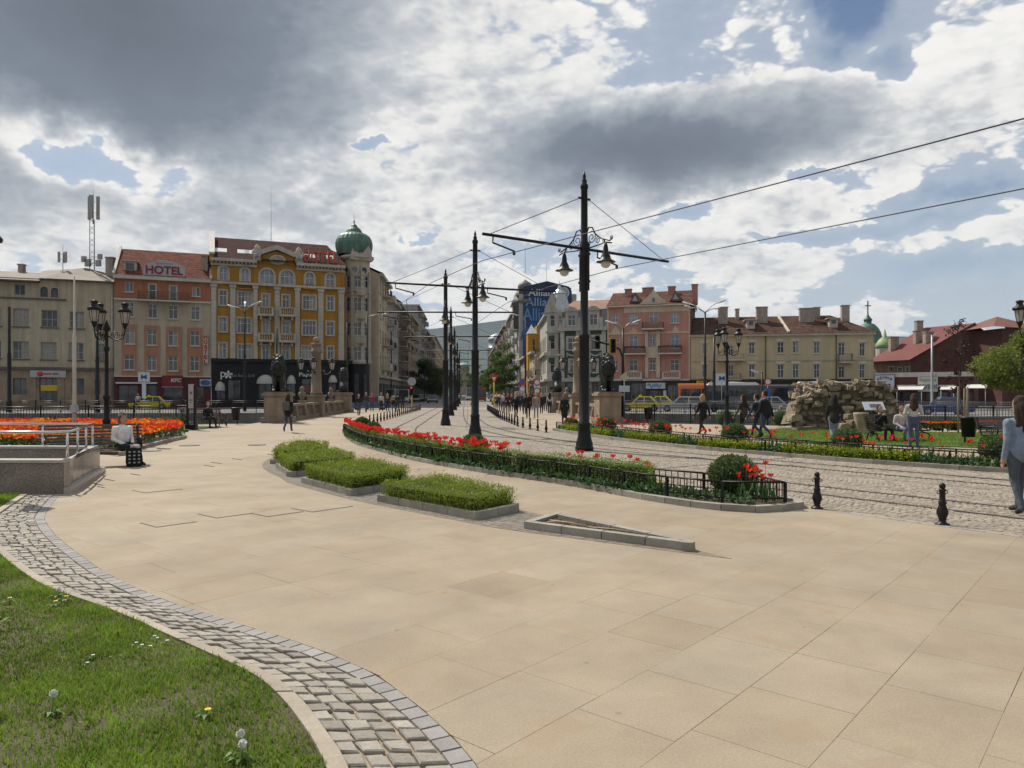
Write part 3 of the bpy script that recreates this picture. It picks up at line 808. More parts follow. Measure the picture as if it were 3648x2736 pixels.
 for k in range(9):
  p=V2(-12.2,76)+AX*(k*9);m2=MB();m2.quad(*[(q.x,q.y,-.016)for q in (p-NX*.07,p+NX*.07,p+NX*.07+AX*3,p-NX*.07+AX*3)])
  kind(m2.build('lane_marking',pm),'structure')
 for k in range(7):
  p=V2(-17,71.5)+NX*(k*1.05);m2=MB();m2.quad(*[(q.x,q.y,-.016)for q in (p,p+NX*.5,p+NX*.5+AX*3,p+AX*3)])
  kind(m2.build('crossing_stripe',pm),'structure')
build_tram()
print('ground',round(time.time()-T0,1),len(bpy.data.objects))
# ================================================================== buildings
C1=(0,650,.54247);C2=(650,750,.48222);C3=(1300,850,.48232);C4=(2050,950,.42194);C5=(2800,950,.45203)
def cu(C,x):return C[0]+x*C[2]
def cv(C,y):return C[1]+y*C[2]
GLASS=M_glass('window_glass');GLASS_BLUE=M_glass('window_glass_sky',(.10,.13,.17),.05,.8)
W_FRAME=M('white_window_frame',(.62,.61,.58),.6,.12,6);W_OLD=M('aged_window_frame',(.40,.37,.32),.7,.2,6);W_BROWN=M('brown_window_frame',(.12,.08,.06),.6,.2,6)
CURTAIN=M('net_curtain',(.30,.29,.27),.9,.2,4)
IRON=M('wrought_iron',(.022,.022,.024),.45,.25,8,metal=.2)
ZINC=M('zinc_sheet',(.42,.44,.46),.45,.25,2,metal=.5,streak=.3)
DARKIN=M('shop_interior',(.02,.02,.022),.7,.3,1.0)
CHIM=M('chimney_plaster',(.36,.30,.25),.9,.3,2,.4,streak=.4)
class Fac:
 def __init__(s,p0,p1,flip=False):
  s.p0=Vector((p0[0],p0[1],0));s.p1=Vector((p1[0],p1[1],0));s.e=(s.p1-s.p0);s.L=s.e.length;s.e.normalize()
  s.n=Vector((s.e.y,-s.e.x,0))
  if flip:s.n=-s.n
 @staticmethod
 def px(u0,d0,u1,d1):return Fac((XU(u0,d0),d0),(XU(u1,d1),d1))
 def W(s,a,z,o=0.0):return s.p0+s.e*a+Vector((0,0,z))+s.n*o
 def dep(s,u):
  a=(u-CU)/FPX; # t*(a,1) = p0 + k e
  den=a*s.e.y-s.e.x
  k=(s.p0.x-a*s.p0.y)/den
  return k,s.p0.y+k*s.e.y
 def sz(s,u,v,o=0.0):
  k,t=s.dep(u);t2=t-o;return k,CAMZ+(HOR-v)/FPX*t2
 def rect(s,C,x0,y0,x1,y1):
  a,_=s.sz(cu(C,x0),0);b,_=s.sz(cu(C,x1),0);um=cu(C,(x0+x1)/2)
  _,z1=s.sz(um,cv(C,y0));_,z0=s.sz(um,cv(C,y1));return (a,z0,b,z1)
 def box(s,mb,a0,z0,a1,z1,o0,o1):
  vs=[s.W(a,z,o)for z in (z0,z1)for o in (o0,o1)for a in (a0,a1)]
  mb.add(vs,[(0,1,3,2),(4,6,7,5),(0,4,5,1),(2,3,7,6),(0,2,6,4),(1,5,7,3)])
  return mb
 def wall(s,rects,a0,z0,a1,z1,reveal=.22,arches=()):
  mb=MB();xs=sorted({a0,a1,*[r[0]for r in rects],*[r[2]for r in rects]});zs=sorted({z0,z1,*[r[1]for r in rects],*[r[3]for r in rects]})
  xs=[x for x in xs if a0<=x<=a1];zs=[z for z in zs if z0<=z<=z1]
  for i in range(len(xs)-1):
   run=None
   for j in range(len(zs)-1):
    cx,cz=(xs[i]+xs[i+1])/2,(zs[j]+zs[j+1])/2
    hole=any(r[0]<cx<r[2]and r[1]<cz<r[3]for r in rects)
    if not hole:
     if run is None:run=j
    if (hole or j==len(zs)-2)and run is not None:
     e=j if hole else j+1
     mb.quad(s.W(xs[i],zs[run]),s.W(xs[i+1],zs[run]),s.W(xs[i+1],zs[e]),s.W(xs[i],zs[e]));run=None
  for r in rects:
   x0,y0,x1,y1=r[:4]
   for (p,q)in (((x0,y0),(x1,y0)),((x1,y0),(x1,y1)),((x1,y1),(x0,y1)),((x0,y1),(x0,y0))):
    mb.quad(s.W(p[0],p[1]),s.W(p[0],p[1],-reveal),s.W(q[0],q[1],-reveal),s.W(q[0],q[1]))
  for r in arches:           # close the corners above an arched head
   x0,y0,x1,y1=r[:4];cx=(x0+x1)/2;rx=(x1-x0)/2;ry=min(rx,(y1-y0)*.6);zc=y1-ry;N=8
   for side in (-1,1):
    arc=[(cx+side*rx*math.cos(math.pi/2*k/N),zc+ry*math.sin(math.pi/2*k/N))for k in range(N+1)]
    pts=[s.W(a,z,-.004)for a,z in arc]+[s.W(cx+side*rx,y1,-.004)]
    mb.add(pts,[tuple(range(len(pts)))if side<0 else tuple(reversed(range(len(pts))))])
    for (p,q)in zip(arc,arc[1:]):mb.quad(s.W(*p,-.004),s.W(*p,-reveal),s.W(*q,-reveal),s.W(*q,-.004))
  return mb
 def window(s,parent,r,nx=2,ny=1,tr=None,frame=W_FRAME,glass=GLASS,rec=.13,surround=None,sw=.12,sill=None,curtain=False,name='window',fb=.07):
  x0,y0,x1,y1=r[:4];f=MB();t=fb;o0,o1=-rec-.07,-rec
  s.box(f,x0,y0,x0+t,y1,o0,o1);s.box(f,x1-t,y0,x1,y1,o0,o1)
  s.box(f,x0+t,y0,x1-t,y0+t,o0,o1);s.box(f,x0+t,y1-t,x1-t,y1,o0,o1)
  b=t*.75
  for k in range(1,nx):xm=x0+(x1-x0)*k/nx;s.box(f,xm-b/2,y0+t,xm+b/2,y1-t,o0+.005,o1+.004)
  zs=[y0+(y1-y0)*tr]if tr else [y0+(y1-y0)*k/ny for k in range(1,ny)]
  for zm in zs:s.box(f,x0+t,zm-b/2,x1-t,zm+b/2,o0+.01,o1+.008)
  w=kid(f.build(name,frame),parent)
  g=MB();g.quad(s.W(x0,y0,o0+.03),s.W(x1,y0,o0+.03),s.W(x1,y1,o0+.03),s.W(x0,y1,o0+.03));po=kid(g.build('pane',glass),w)
  if curtain:
   c=MB();n=8;zt=y1-t;k0=random.choice((0,0,4));k1=8 if k0 else random.choice((4,8))
   for k in range(k0,k1):
    xa,xb=x0+(x1-x0)*k/n,x0+(x1-x0)*(k+1)/n
    c.quad(s.W(xa,y0,o0+.034+.004*(k%2)),s.W(xb,y0,o0+.038-.004*(k%2)),s.W(xb,zt,o0+.038-.004*(k%2)),s.W(xa,zt,o0+.034+.004*(k%2)))
   kid(c.build('curtain',CURTAIN),w)
  if surround is not None:
   m=MB();s.box(m,x0-sw,y0-sw*.3,x0-.002,y1+sw,.0,.05);s.box(m,x1+.002,y0-sw*.3,x1+sw,y1+sw,0,.05);s.box(m,x0-.002,y1+.002,x1+.002,y1+sw,0,.048)
   kid(m.build('surround',surround),w)
  if sill is not None:
   m=MB();s.box(m,x0-.1,y0-.12,x1+.1,y0-.002,-.02,.14);kid(m.build('sill',sill),w)
  return w
 def body(s,depth,z0,z1,a0=0.0,a1=None,back_in=0.0):
  a1=s.L if a1 is None else a1;mb=MB()
  A,B,C_,D_=(s.W(a0,z0),s.W(a1,z0),s.W(a1,z0,-depth),s.W(a0,z0,-depth));up=Vector((0,0,z1-z0))
  for p,q in ((B,C_),(C_,D_),(D_,A)):mb.quad(p,q,q+up,p+up)
  return mb
 def band(s,a0,z0,a1,z1,o=.12,name='cornice',mat=None,parent=None):
  m=MB();s.box(m,a0,z0,a1,z1,.002,o);return kid(m.build(name,mat),parent)
 def rail(s,a0,a1,z0,z1,o,parent,mat=IRON,step=.13,thick=.018,name='railing',side=True):
  m=MB();r=thick
  for z in (z0+.04,z1):s.box(m,a0,z-r,a1,z+r,o-r,o+r)
  n=max(2,int((a1-a0)/step))
  for k in range(n+1):
   a=a0+(a1-a0)*k/n;s.box(m,a-r*.7,z0,a+r*.7,z1,o-r*.7,o+r*.7)
  if side:
   for a in (a0,a1):
    s.box(m,a-r,z1-r,a+r,z1+r,.02,o)
    for k in range(1,5):s.box(m,a-r*.7,z0,a+r*.7,z1,o*k/5-r*.7,o*k/5+r*.7)
  return kid(m.build(name,mat),parent)
 def balustrade(s,a0,a1,z0,z1,o,parent,mat,step=.2,name='balustrade',rad=.05):
  b=MB();s.box(b,a0,z1-.1,a1,z1,o-.1,o+.08);s.box(b,a0,z0,a1,z0+.09,o-.09,o+.07)
  for a in (a0+.07,a1-.07):s.box(b,a-.09,z0+.09,a+.09,z1-.1,o-.09,o+.07)
  par=kid(b.build(name,mat),parent);n=max(2,int((a1-a0-.35)/step))
  h=z1-z0-.19;proto=None
  for k in range(n+1):
   a=a0+.2+(a1-a0-.4)*k/n;p=s.W(a,z0+.09,o-.01)
   if proto is None:
    m=MB();m.lathe((0,0,0),[(rad*.8,0),(rad*.6,h*.12),(rad*1.1,h*.35),(rad*.55,h*.7),(rad*.9,h)],6);proto=m.mesh('baluster')
   x=OBJ('baluster',proto,mat,par,p)
  return par
 def slab(s,a0,a1,z0,z1,o0,o1,parent,mat,name='balcony_slab'):
  m=MB();s.box(m,a0,z0,a1,z1,o0,o1);return kid(m.build(name,mat),parent)
def roof_poly(polys,mat,parent,name='roof',thick=.0):
 """planes of a roof; uv in metres along eave and slope so tile courses lie true"""
 me=bpy.data.meshes.new(name);vs=[];fs=[];uvs=[]
 for poly in polys:
  P=[Vector(p)for p in poly];b=len(vs);n=(P[1]-P[0]).cross(P[2]-P[1]).normalized()
  if n.z<0:P.reverse();n=-n
  hx=Vector((0,0,1)).cross(n);hx=hx.normalized()if hx.length>1e-5 else Vector((1,0,0));hy=n.cross(hx)
  vs+=[tuple(p)for p in P];fs.append(tuple(range(b,b+len(P))));uvs+=[((p-P[0]).dot(hx),(p-P[0]).dot(hy))for p in P]
 me.from_pydata(vs,[],fs);uv=me.uv_layers.new(name='UVMap')
 for i,l in enumerate(me.loops):uv.data[i].uv=uvs[l.vertex_index]
 me.update();return kid(OBJ(name,me,mat),parent)
def chimney(parent,base,w,d,h,rz=0,mat=CHIM):
 m=MB();m.box((base[0],base[1],base[2]+h/2-.6),(w,d,h+1.2),rz);m.box((base[0],base[1],base[2]+h+.06),(w+.16,d+.16,.12),rz)
 return kid(m.build('chimney',mat),parent)
def sign_board(name,label,f,r,mat,o0=.06,o1=.2,group=None):
 x0,y0,x1,y1=r;p=f.W((x0+x1)/2,y0,(o0+o1)/2)
 t=thing(name,label,'sign',tuple(p));m=MB();f.box(m,x0,y0,x1,y1,o0,o1);kid(m.build('board',mat),t);return t
dLf=lambda u:1/(.01087*(1-.00013*(u-752)))
INF=dict()
# ---------------------------------------------------------------- cream office building, far left
def cream_office():
 wallm=M('cream_render',(.46,.39,.28),.9,.16,.5,.2,streak=.35);stone=M('brown_stone_front',(.33,.25,.17),.85,.25,1.2,.3,streak=.25)
 trim=M('cream_trim',(.46,.40,.31),.85,.15,1);dk=M('dark_trim',(.13,.11,.095),.85,.2,1);roofm=M('brown_sheet_roof',(.20,.165,.14),.8,.25,.7,.1,streak=.2)
 u0,u1=-240,404;f=Fac.px(u0,dLf(u0),u1,dLf(u1));t=thing('office_building','cream rendered office block with brown stone ground floor','building',tuple(f.W(f.L/2,0)))
 R_=lambda *q:f.rect(C1,*q);zt=f.sz(404,cv(C1,655))[1];zc=f.sz(200,cv(C1,1226))[1]
 sq=[R_(85,828,190,945),R_(272,838,378,950),R_(457,848,553,958),R_(628,858,690,962),R_(85,1043,190,1158),R_(268,1048,373,1162),R_(450,1053,548,1165),R_(628,1060,688,1168),R_(-98,822,8,940),R_(-98,1037,8,1153),R_(-290,815,-190,932),R_(-290,1030,-190,1148)]
 top=[R_(95,668,165,740),R_(-100,662,-25,736)];ar=[R_(265,685,315,752),R_(335,692,383,755)]
 kid(f.wall(sq+top+ar,0,zc,f.L,zt,.24,ar).build('wall',wallm),t)
 for r in sq:f.window(t,r,3,2,.45,W_OLD,GLASS,.14,None,.1,dk,random.random()<.5)
 for r in top:f.window(t,r,2,1,None,W_OLD,GLASS,.14)
 for r in ar:f.window(t,r,1,1,None,W_BROWN,GLASS,.16,trim,.07)
 g=[R_(85,1285,175,1392),R_(470,1288,552,1392),R_(258,1285,385,1440),R_(-100,1280,-10,1392),R_(610,1295,660,1392)]
 kid(f.wall(g,0,-.05,f.L,zc,.3).build('ground_floor',stone),t)
 for r in g[:2]+g[3:]:f.window(t,r,2,1,None,W_BROWN,GLASS,.2)
 f.window(t,g[2],3,1,.72,W_BROWN,GLASS,.2,name='entrance')
 f.band(0,zc-.1,f.L,zc+.22,.28,'cornice',dk,t);f.band(f.sz(cu(C1,-80),0)[0],R_(0,742,10,760)[1],f.sz(cu(C1,435),0)[0],R_(0,742,10,760)[1]+.18,.14,'string_course',dk,t)
 for x in (215,400,600):
  a=f.sz(cu(C1,x),0)[0];f.band(a-.35,0,a+.35,zc-.12,.1,'pier',stone,t)
 kid(f.body(13,-.05,zt).build('side_wall',wallm),t)
 am=f.sz(cu(C1,262),0)[0];a5=f.sz(cu(C1,500),0)[0];zr=zt+2.5;dd=6.5;ov=.45
 E=lambda a,o,z:f.W(a,z,o)
 roof_poly([[E(am,ov,zt+.02),E(f.L+.1,ov,zt+.02),E(f.L+.1,-3.6,zt+1.3),E(a5,-dd,zr)],[E(am,ov,zt+.02),E(a5,-dd,zr),E(am-1,-dd,zt+1.8)],[E(f.L+.1,ov,zt+.02),E(f.L+.1,-13,zt),E(a5,-dd,zr)],
    [E(-.3,.9,zt-.35),E(am+.1,.9,zt-.35),E(am+.1,-dd,zt+1.55),E(-.3,-dd,zt+1.55)],[E(a5,-dd,zr),E(f.L,-13,zt),E(am-1,-13,zt),E(am-1,-dd,zt+1.8)]],roofm,t)
 m=MB();f.box(m,am,zt-.12,f.L+.1,zt+.0,-.1,ov);f.box(m,-.3,zt-.5,am-.02,zt-.37,-.1,.9);kid(m.build('eaves',dk),t)
 chimney(t,f.W(f.sz(cu(C1,50),0)[0],zt+1.3,-6.6),.6,.6,1.1)
 chimney(t,f.W(f.L-.6,zt+.8,-3.8),.9,1.3,2.6)
 r=R_(200,1235,435,1280);s=sign_board('fascia_sign','pale grey bank fascia sign over the office entrance',f,r,M('sign_pale_grey',(.44,.42,.42),.6,.06,2),.11,.24)
 RED=M('sign_red',(.5,.05,.04),.6,.1,3)
 m=MB();c=f.W(r[0]+(r[2]-r[0])*.28,(r[1]+r[3])/2,.25);m.lathe((0,0,0),[(.3,0),(.3,.03),(.12,.05)],12);m.xform(Matrix.Translation(c)@f.n.to_track_quat('Z','Y').to_matrix().to_4x4());kid(m.build('emblem',RED),s)
 zc_=(r[1]+r[3])/2;w_=r[2]-r[0]
 for a_,b_,mt in ((.36,.60,RED),(.63,.79,M('print_slate',(.12,.12,.14),.6,.1,3))):m=MB();f.box(m,r[0]+w_*a_,zc_-.09,r[0]+w_*b_,zc_+.09,.245,.255);kid(m.build('print',mt),s)
 y=R_(268,1330,380,1368);s=sign_board('banner','small yellow banner hung across the office doorway',f,y,M('banner_yellow',(.62,.42,.03),.7,.1,3),.02,.06)
 def mast(label,xb,yb,yt,big):
  a,z0=f.sz(cu(C1,xb),cv(C1,yb));back=-5.2 if big else -4.0
  P=AT(cu(C1,xb),cv(C1,yb),f.dep(cu(C1,xb))[1]+(5.5 if big else 4.5));zt_=AT(cu(C1,xb),cv(C1,yt),P.y).z
  q=thing('rooftop_antenna',label,'antenna',tuple(P));H=zt_-P.z;st=M('galvanised_steel',(.30,.31,.32),.5,.2,5,metal=.6);an=M('antenna_panel',(.34,.33,.31),.6,.1,3)
  m=MB()
  if big:
   w=.28
   for sx,sy in ((-1,-1),(1,-1),(0,1)):m.tube([(sx*w,sy*w,-.8),(sx*w,sy*w,H*.60)],.045,5)
   k=0;z=0
   while z<H*.58:
    a_=((-w,-w),(w,-w),(0,w));p,r_=a_[k%3],a_[(k+1)%3];m.tube([(p[0],p[1],z),(r_[0],r_[1],z+.5)],.025,4);m.tube([(r_[0],r_[1],z),(p[0],p[1],z+.5)],.025,4);z+=.5;k+=1
   m.tube([(0,0,H*.55),(0,0,H*.93)],.07,6);m.build('mast',st,q)
   for sx,sy in ((-.55,.15),(.55,.1),(.05,-.6)):
    b=MB();b.box((sx,sy,H*.76),(.36,.2,H*.30),0);b.box((sx*.6,sy*.6,H*.68),(.06,.06,.1));b.tube([(0,0,H*.70),(sx,sy,H*.70)],.03,4);b.tube([(0,0,H*.83),(sx,sy,H*.83)],.03,4);b.build('panel_antenna',an,q)
   b=MB();b.tube([(0,0,H*.93),(0,0,H)],.02,4);b.build('whip',st,q)
   for x_,z_,s_ in ((-1.1,.9,.55),(.9,1.2,.5),(-.6,.45,.7),(.7,.4,.6)):
    b=MB();b.box((x_,-.1,z_),(s_,.3,s_*1.3));b.tube([(0,0,z_),(x_,-.1,z_)],.04,4);b.build('equipment_box',an,q)
  else:
   m.tube([(0,0,-.8),(0,0,H)],[.05,.02],5);m.build('mast',st,q)
   for sx in (-.42,.42,0):
    b=MB();b.box((sx,-.1 if sx else .3,H*.48),(.25,.16,H*.42));b.tube([(0,0,H*.4),(sx,-.1 if sx else .3,H*.4)],.03,4);b.tube([(0,0,H*.6),(sx,-.1 if sx else .3,H*.6)],.03,4);b.build('panel_antenna',an,q)
  return q
 mast('tall lattice phone mast with pale panel antennas on the office roof',612,552,45,True)
 mast('short phone antenna with dark panels on the office roof',413,570,405,False)
 m=MB();p=f.W(f.L-.15,0,.12);m.tube([p,p+Vector((0,0,zt-.2))],.06,6);kid(m.build('downpipe',ZINC),t)
cream_office()
# ---------------------------------------------------------------- orange and cream hotel
def orange_hotel():
 cream=M('hotel_cream',(.45,.38,.28),.9,.14,.6,.2,streak=.3);org=M('hotel_orange',(.39,.16,.085),.9,.16,.7,.2,streak=.3);sal=M('hotel_salmon',(.42,.20,.12),.9,.16,.7,.2,streak=.25)
 trim=M('hotel_trim',(.52,.49,.43),.8,.1,1,streak=.2);tile=M_tile('orange_clay_tiles',(.20,.066,.043),.36,.27)
 u0,u1=406,752;f=Fac.px(u0,dLf(u0),u1,dLf(u1));t=thing('hotel_building','orange and cream hotel with red tiled roof and a roof sign','building',tuple(f.W(f.L/2,0)))
 R_=lambda *q:f.rect(C1,*q);zt=f.sz(580,cv(C1,640))[1];zg=f.sz(580,cv(C1,1270))[1];zb=f.sz(580,cv(C1,778))[1]
 r0=[R_(822,652,876,718),R_(1263,685,1315,748)];rd=[R_(978,668,1024,770),R_(1115,680,1160,780)]
 r1=[R_(825,785,880,883),R_(972,797,1032,890),R_(1108,805,1168,895),R_(1253,815,1312,902)]
 r2=[R_(818,955,885,1060),R_(965,965,1032,1068),R_(1105,972,1168,1072),R_(1250,975,1310,1072),R_(815,1130,882,1230),R_(965,1135,1028,1235),R_(1105,1138,1168,1237),R_(1248,1143,1308,1238)]
 kid(f.wall(r0+rd,0,zb+.1,f.L,zt,.2).build('wall',org),t)
 kid(f.wall(r1+r2,0,zg,f.L,zb-.1,.24).build('wall',cream),t)
 for (x0,y0,x1,y1),ws in (((800,932,900,1268),(0,4)),((948,940,1050,1268),(1,5)),((1092,948,1195,1268),(2,6)),((1230,955,1330,1268),(3,7))):
  r=R_(x0,y0,x1,y1);hs=[r2[i]for i in ws]
  keep=f.p0.copy();f.p0=f.p0+f.n*.05
  kid(f.wall(hs,r[0],zg+.02,r[2],r[3],.05).build('colour_panel',sal),t);f.p0=keep
  m=MB();f.box(m,r[0]-.05,zg+.02,r[0],r[3]+.05,.002,.07);f.box(m,r[2],zg+.02,r[2]+.05,r[3]+.05,.002,.07);f.box(m,r[0],r[3],r[2],r[3]+.05,.002,.068);kid(m.build('panel_edge',cream),t)
 for r in r0+r1+r2:f.window(t,r,2,1,.68 if r not in r0 else None,W_FRAME,GLASS,.12,None,.1,trim,random.random()<.4)
 for r in rd:f.window(t,r,1,1,.6,W_FRAME,GLASS,.1,trim,.1,name='balcony_door')
 f.band(0,zb-.1,f.L,zb+.12,.25,'cornice',trim,t);f.band(-.05,zt-.1,f.L,zt+.35,.5,'cornice',trim,t)
 a0,a1=f.sz(cu(C1,910),0)[0],f.sz(cu(C1,1245),0)[0];zbal=f.sz(580,cv(C1,782))[1]
 f.slab(a0,a1,zbal-.1,zbal+.06,.26,1.1,t,trim);f.rail(a0+.04,a1-.04,zbal+.07,zbal+1.05,1.05,t,M('rusty_rail',(.10,.06,.045),.7,.3,4),.11,.02)
 kid(f.body(12,zg,zt).build('side_wall',cream),t)
 zr=zt+4.6;E=lambda a,o,z:f.W(a,z,o)
 roof_poly([[E(-.1,.55,zt+.35),E(f.L+.1,.55,zt+.35),E(f.L+.1,-6.5,zr),E(-.1,-6.5,zr)],[E(-.1,-6.5,zr),E(f.L+.1,-6.5,zr),E(f.L+.1,-13,zt),E(-.1,-13,zt)]],tile,t)
 m=MB()
 for a in (-.12,f.L+.12-.3):
  pts=[f.W(a,zt+.3,.5),f.W(a+.3,zt+.3,.5),f.W(a+.3,zr+.15,-6.5),f.W(a,zr+.15,-6.5)];up=Vector((0,0,.25));m.add(pts+[p+up for p in pts],[(4,5,6,7),(0,1,5,4),(1,2,6,5),(3,0,4,7)])
 kid(m.build('verge',M('white_verge',(.5,.48,.44),.8,.2,2)),t)
 chimney(t,f.W(f.L-.6,zt+1.9,-2.2),.8,1.0,1.6)
 a=f.sz(cu(C1,850),0)[0];m=MB();f.box(m,a-.7,zt+.9,a+.7,zt+2.1,-2.4,-.6);f.box(m,a-.9,zt+2.11,a+.9,zt+2.25,-2.9,-.35);d=kid(m.build('dormer',M('dormer_paint',(.42,.39,.34),.8,.2,2)),t)
 m=MB();f.box(m,a-.45,zt+1.1,a+.45,zt+1.9,-.62,-.58);kid(m.build('pane',GLASS),d)
 f.band(0.002,zg-.15,f.L,zg-.003,.2,'string_course',trim,t)
 dk=M('shop_maroon',(.085,.012,.014),.5,.15,2);gx=[R_(775,1330,905,1455),R_(925,1330,1030,1455),R_(1070,1345,1200,1455),R_(1225,1330,1280,1455),R_(1290,1340,1340,1455)]
 kid(f.wall(gx,0,-.05,f.L,zg-.15,.35).build('shop_front',dk),t)
 for r in gx:f.window(t,r,2,1,.78,W_BROWN,DARKIN if False else GLASS,.3,name='shop_window')
 r=R_(765,1312,1035,1322);f.band(r[0],r[1],r[2],r[3],.9,'awning_edge',M('awning_white',(.6,.58,.55),.7,.1,2),t)
 r=R_(945,578,1215,640);gs=thing('roof_sign','grey arched roof sign with maroon letters above the orange hotel','sign',tuple(f.W((r[0]+r[2])/2,zt+.36,.2)))
 m=MB();zc=r[3]+.0;N=14;w=(r[2]-r[0]);base=zt+.36;top=[(r[0]+w*k/N,base+1.25+.75*math.sin(math.pi*k/N))for k in range(N+1)]
 fr=[f.W(a,z,.34)for a,z in top]+[f.W(r[2],base,.34),f.W(r[0],base,.34)];bk=[p-f.n*.25 for p in fr];n=len(fr)
 m.add(fr+bk,[tuple(range(n-1,-1,-1)),tuple(range(n,2*n))]+[(i,(i+1)%n,n+(i+1)%n,n+i)for i in range(n)]);kid(m.build('board',M('sign_grey',(.40,.40,.42),.6,.08,2)),gs)
 lettering('HOTEL',f.W((r[0]+r[2])/2,base+.78,.37),f.n,w*.9,1.0,M('letters_maroon',(.22,.015,.02),.5,.1,3),gs,.05,0,.02)
 m=MB();m.tube([f.W((r[0]+r[2])/2+(k-9)*.11,base+1.6+.14*math.sin(k*1.9)*(1.6 if k<4 else .6),.36)for k in range(19)],.022,4);kid(m.build('script',M('letters_blue',(.12,.2,.45),.5,.1,3)),gs)
 r=R_(1335,998,1366,1195);vs_=sign_board('vertical_sign','pale vertical board with red letters on the orange hotel corner',f,r,M('sign_cream',(.48,.44,.38),.6,.06,2),.1,.24)
 h=(r[3]-r[1])/6
 for k,ch in enumerate('HOSTEL'):lettering(ch,f.W((r[0]+r[2])/2,r[3]-h*(k+.5),.25),f.n,(r[2]-r[0])*.72,h*.82,M('letters_red',(.38,.02,.03),.5,.1,3),vs_,.03,0,.03)
 r=R_(1065,1268,1202,1342);ks=sign_board('shop_sign','dark red fast food sign with white letters on the orange hotel',f,r,M('sign_dark_red',(.17,.008,.012),.4,.08,2),.25,.45)
 lettering('KFC',f.W(r[0]+(r[2]-r[0])*.67,r[1]+(r[3]-r[1])*.58,.46),f.n,(r[2]-r[0])*.5,(r[3]-r[1])*.34,M('letters_white',(.62,.61,.6),.5,.05,3),ks,.02,.2,.03)
 m=MB();f.box(m,r[0]-.04,r[1]-.05,r[2]+.04,r[1]-.005,.24,.47);kid(m.build('trim',MATS['letters_white']),ks)
 r=R_(1312,1292,1388,1338);gsn=sign_board('shop_sign','small pale grey oval shop sign beside the dark ground floor',f,r,MATS['sign_grey'],.12,.3)
 m=MB();c=f.W((r[0]+r[2])/2,(r[1]+r[3])/2,.31);m.lathe((0,0,0),[(.62,0),(.62,.02),(.52,.02),(.52,0)],20,False,sx=1,sy=.55);m.xform(Matrix.Translation(c)@Matrix(((f.e.x,0,f.n.x,0),(f.e.y,0,f.n.y,0),(0,1,0,0),(0,0,0,1))));kid(m.build('emblem',MATS['letters_blue']),gsn)
orange_hotel()
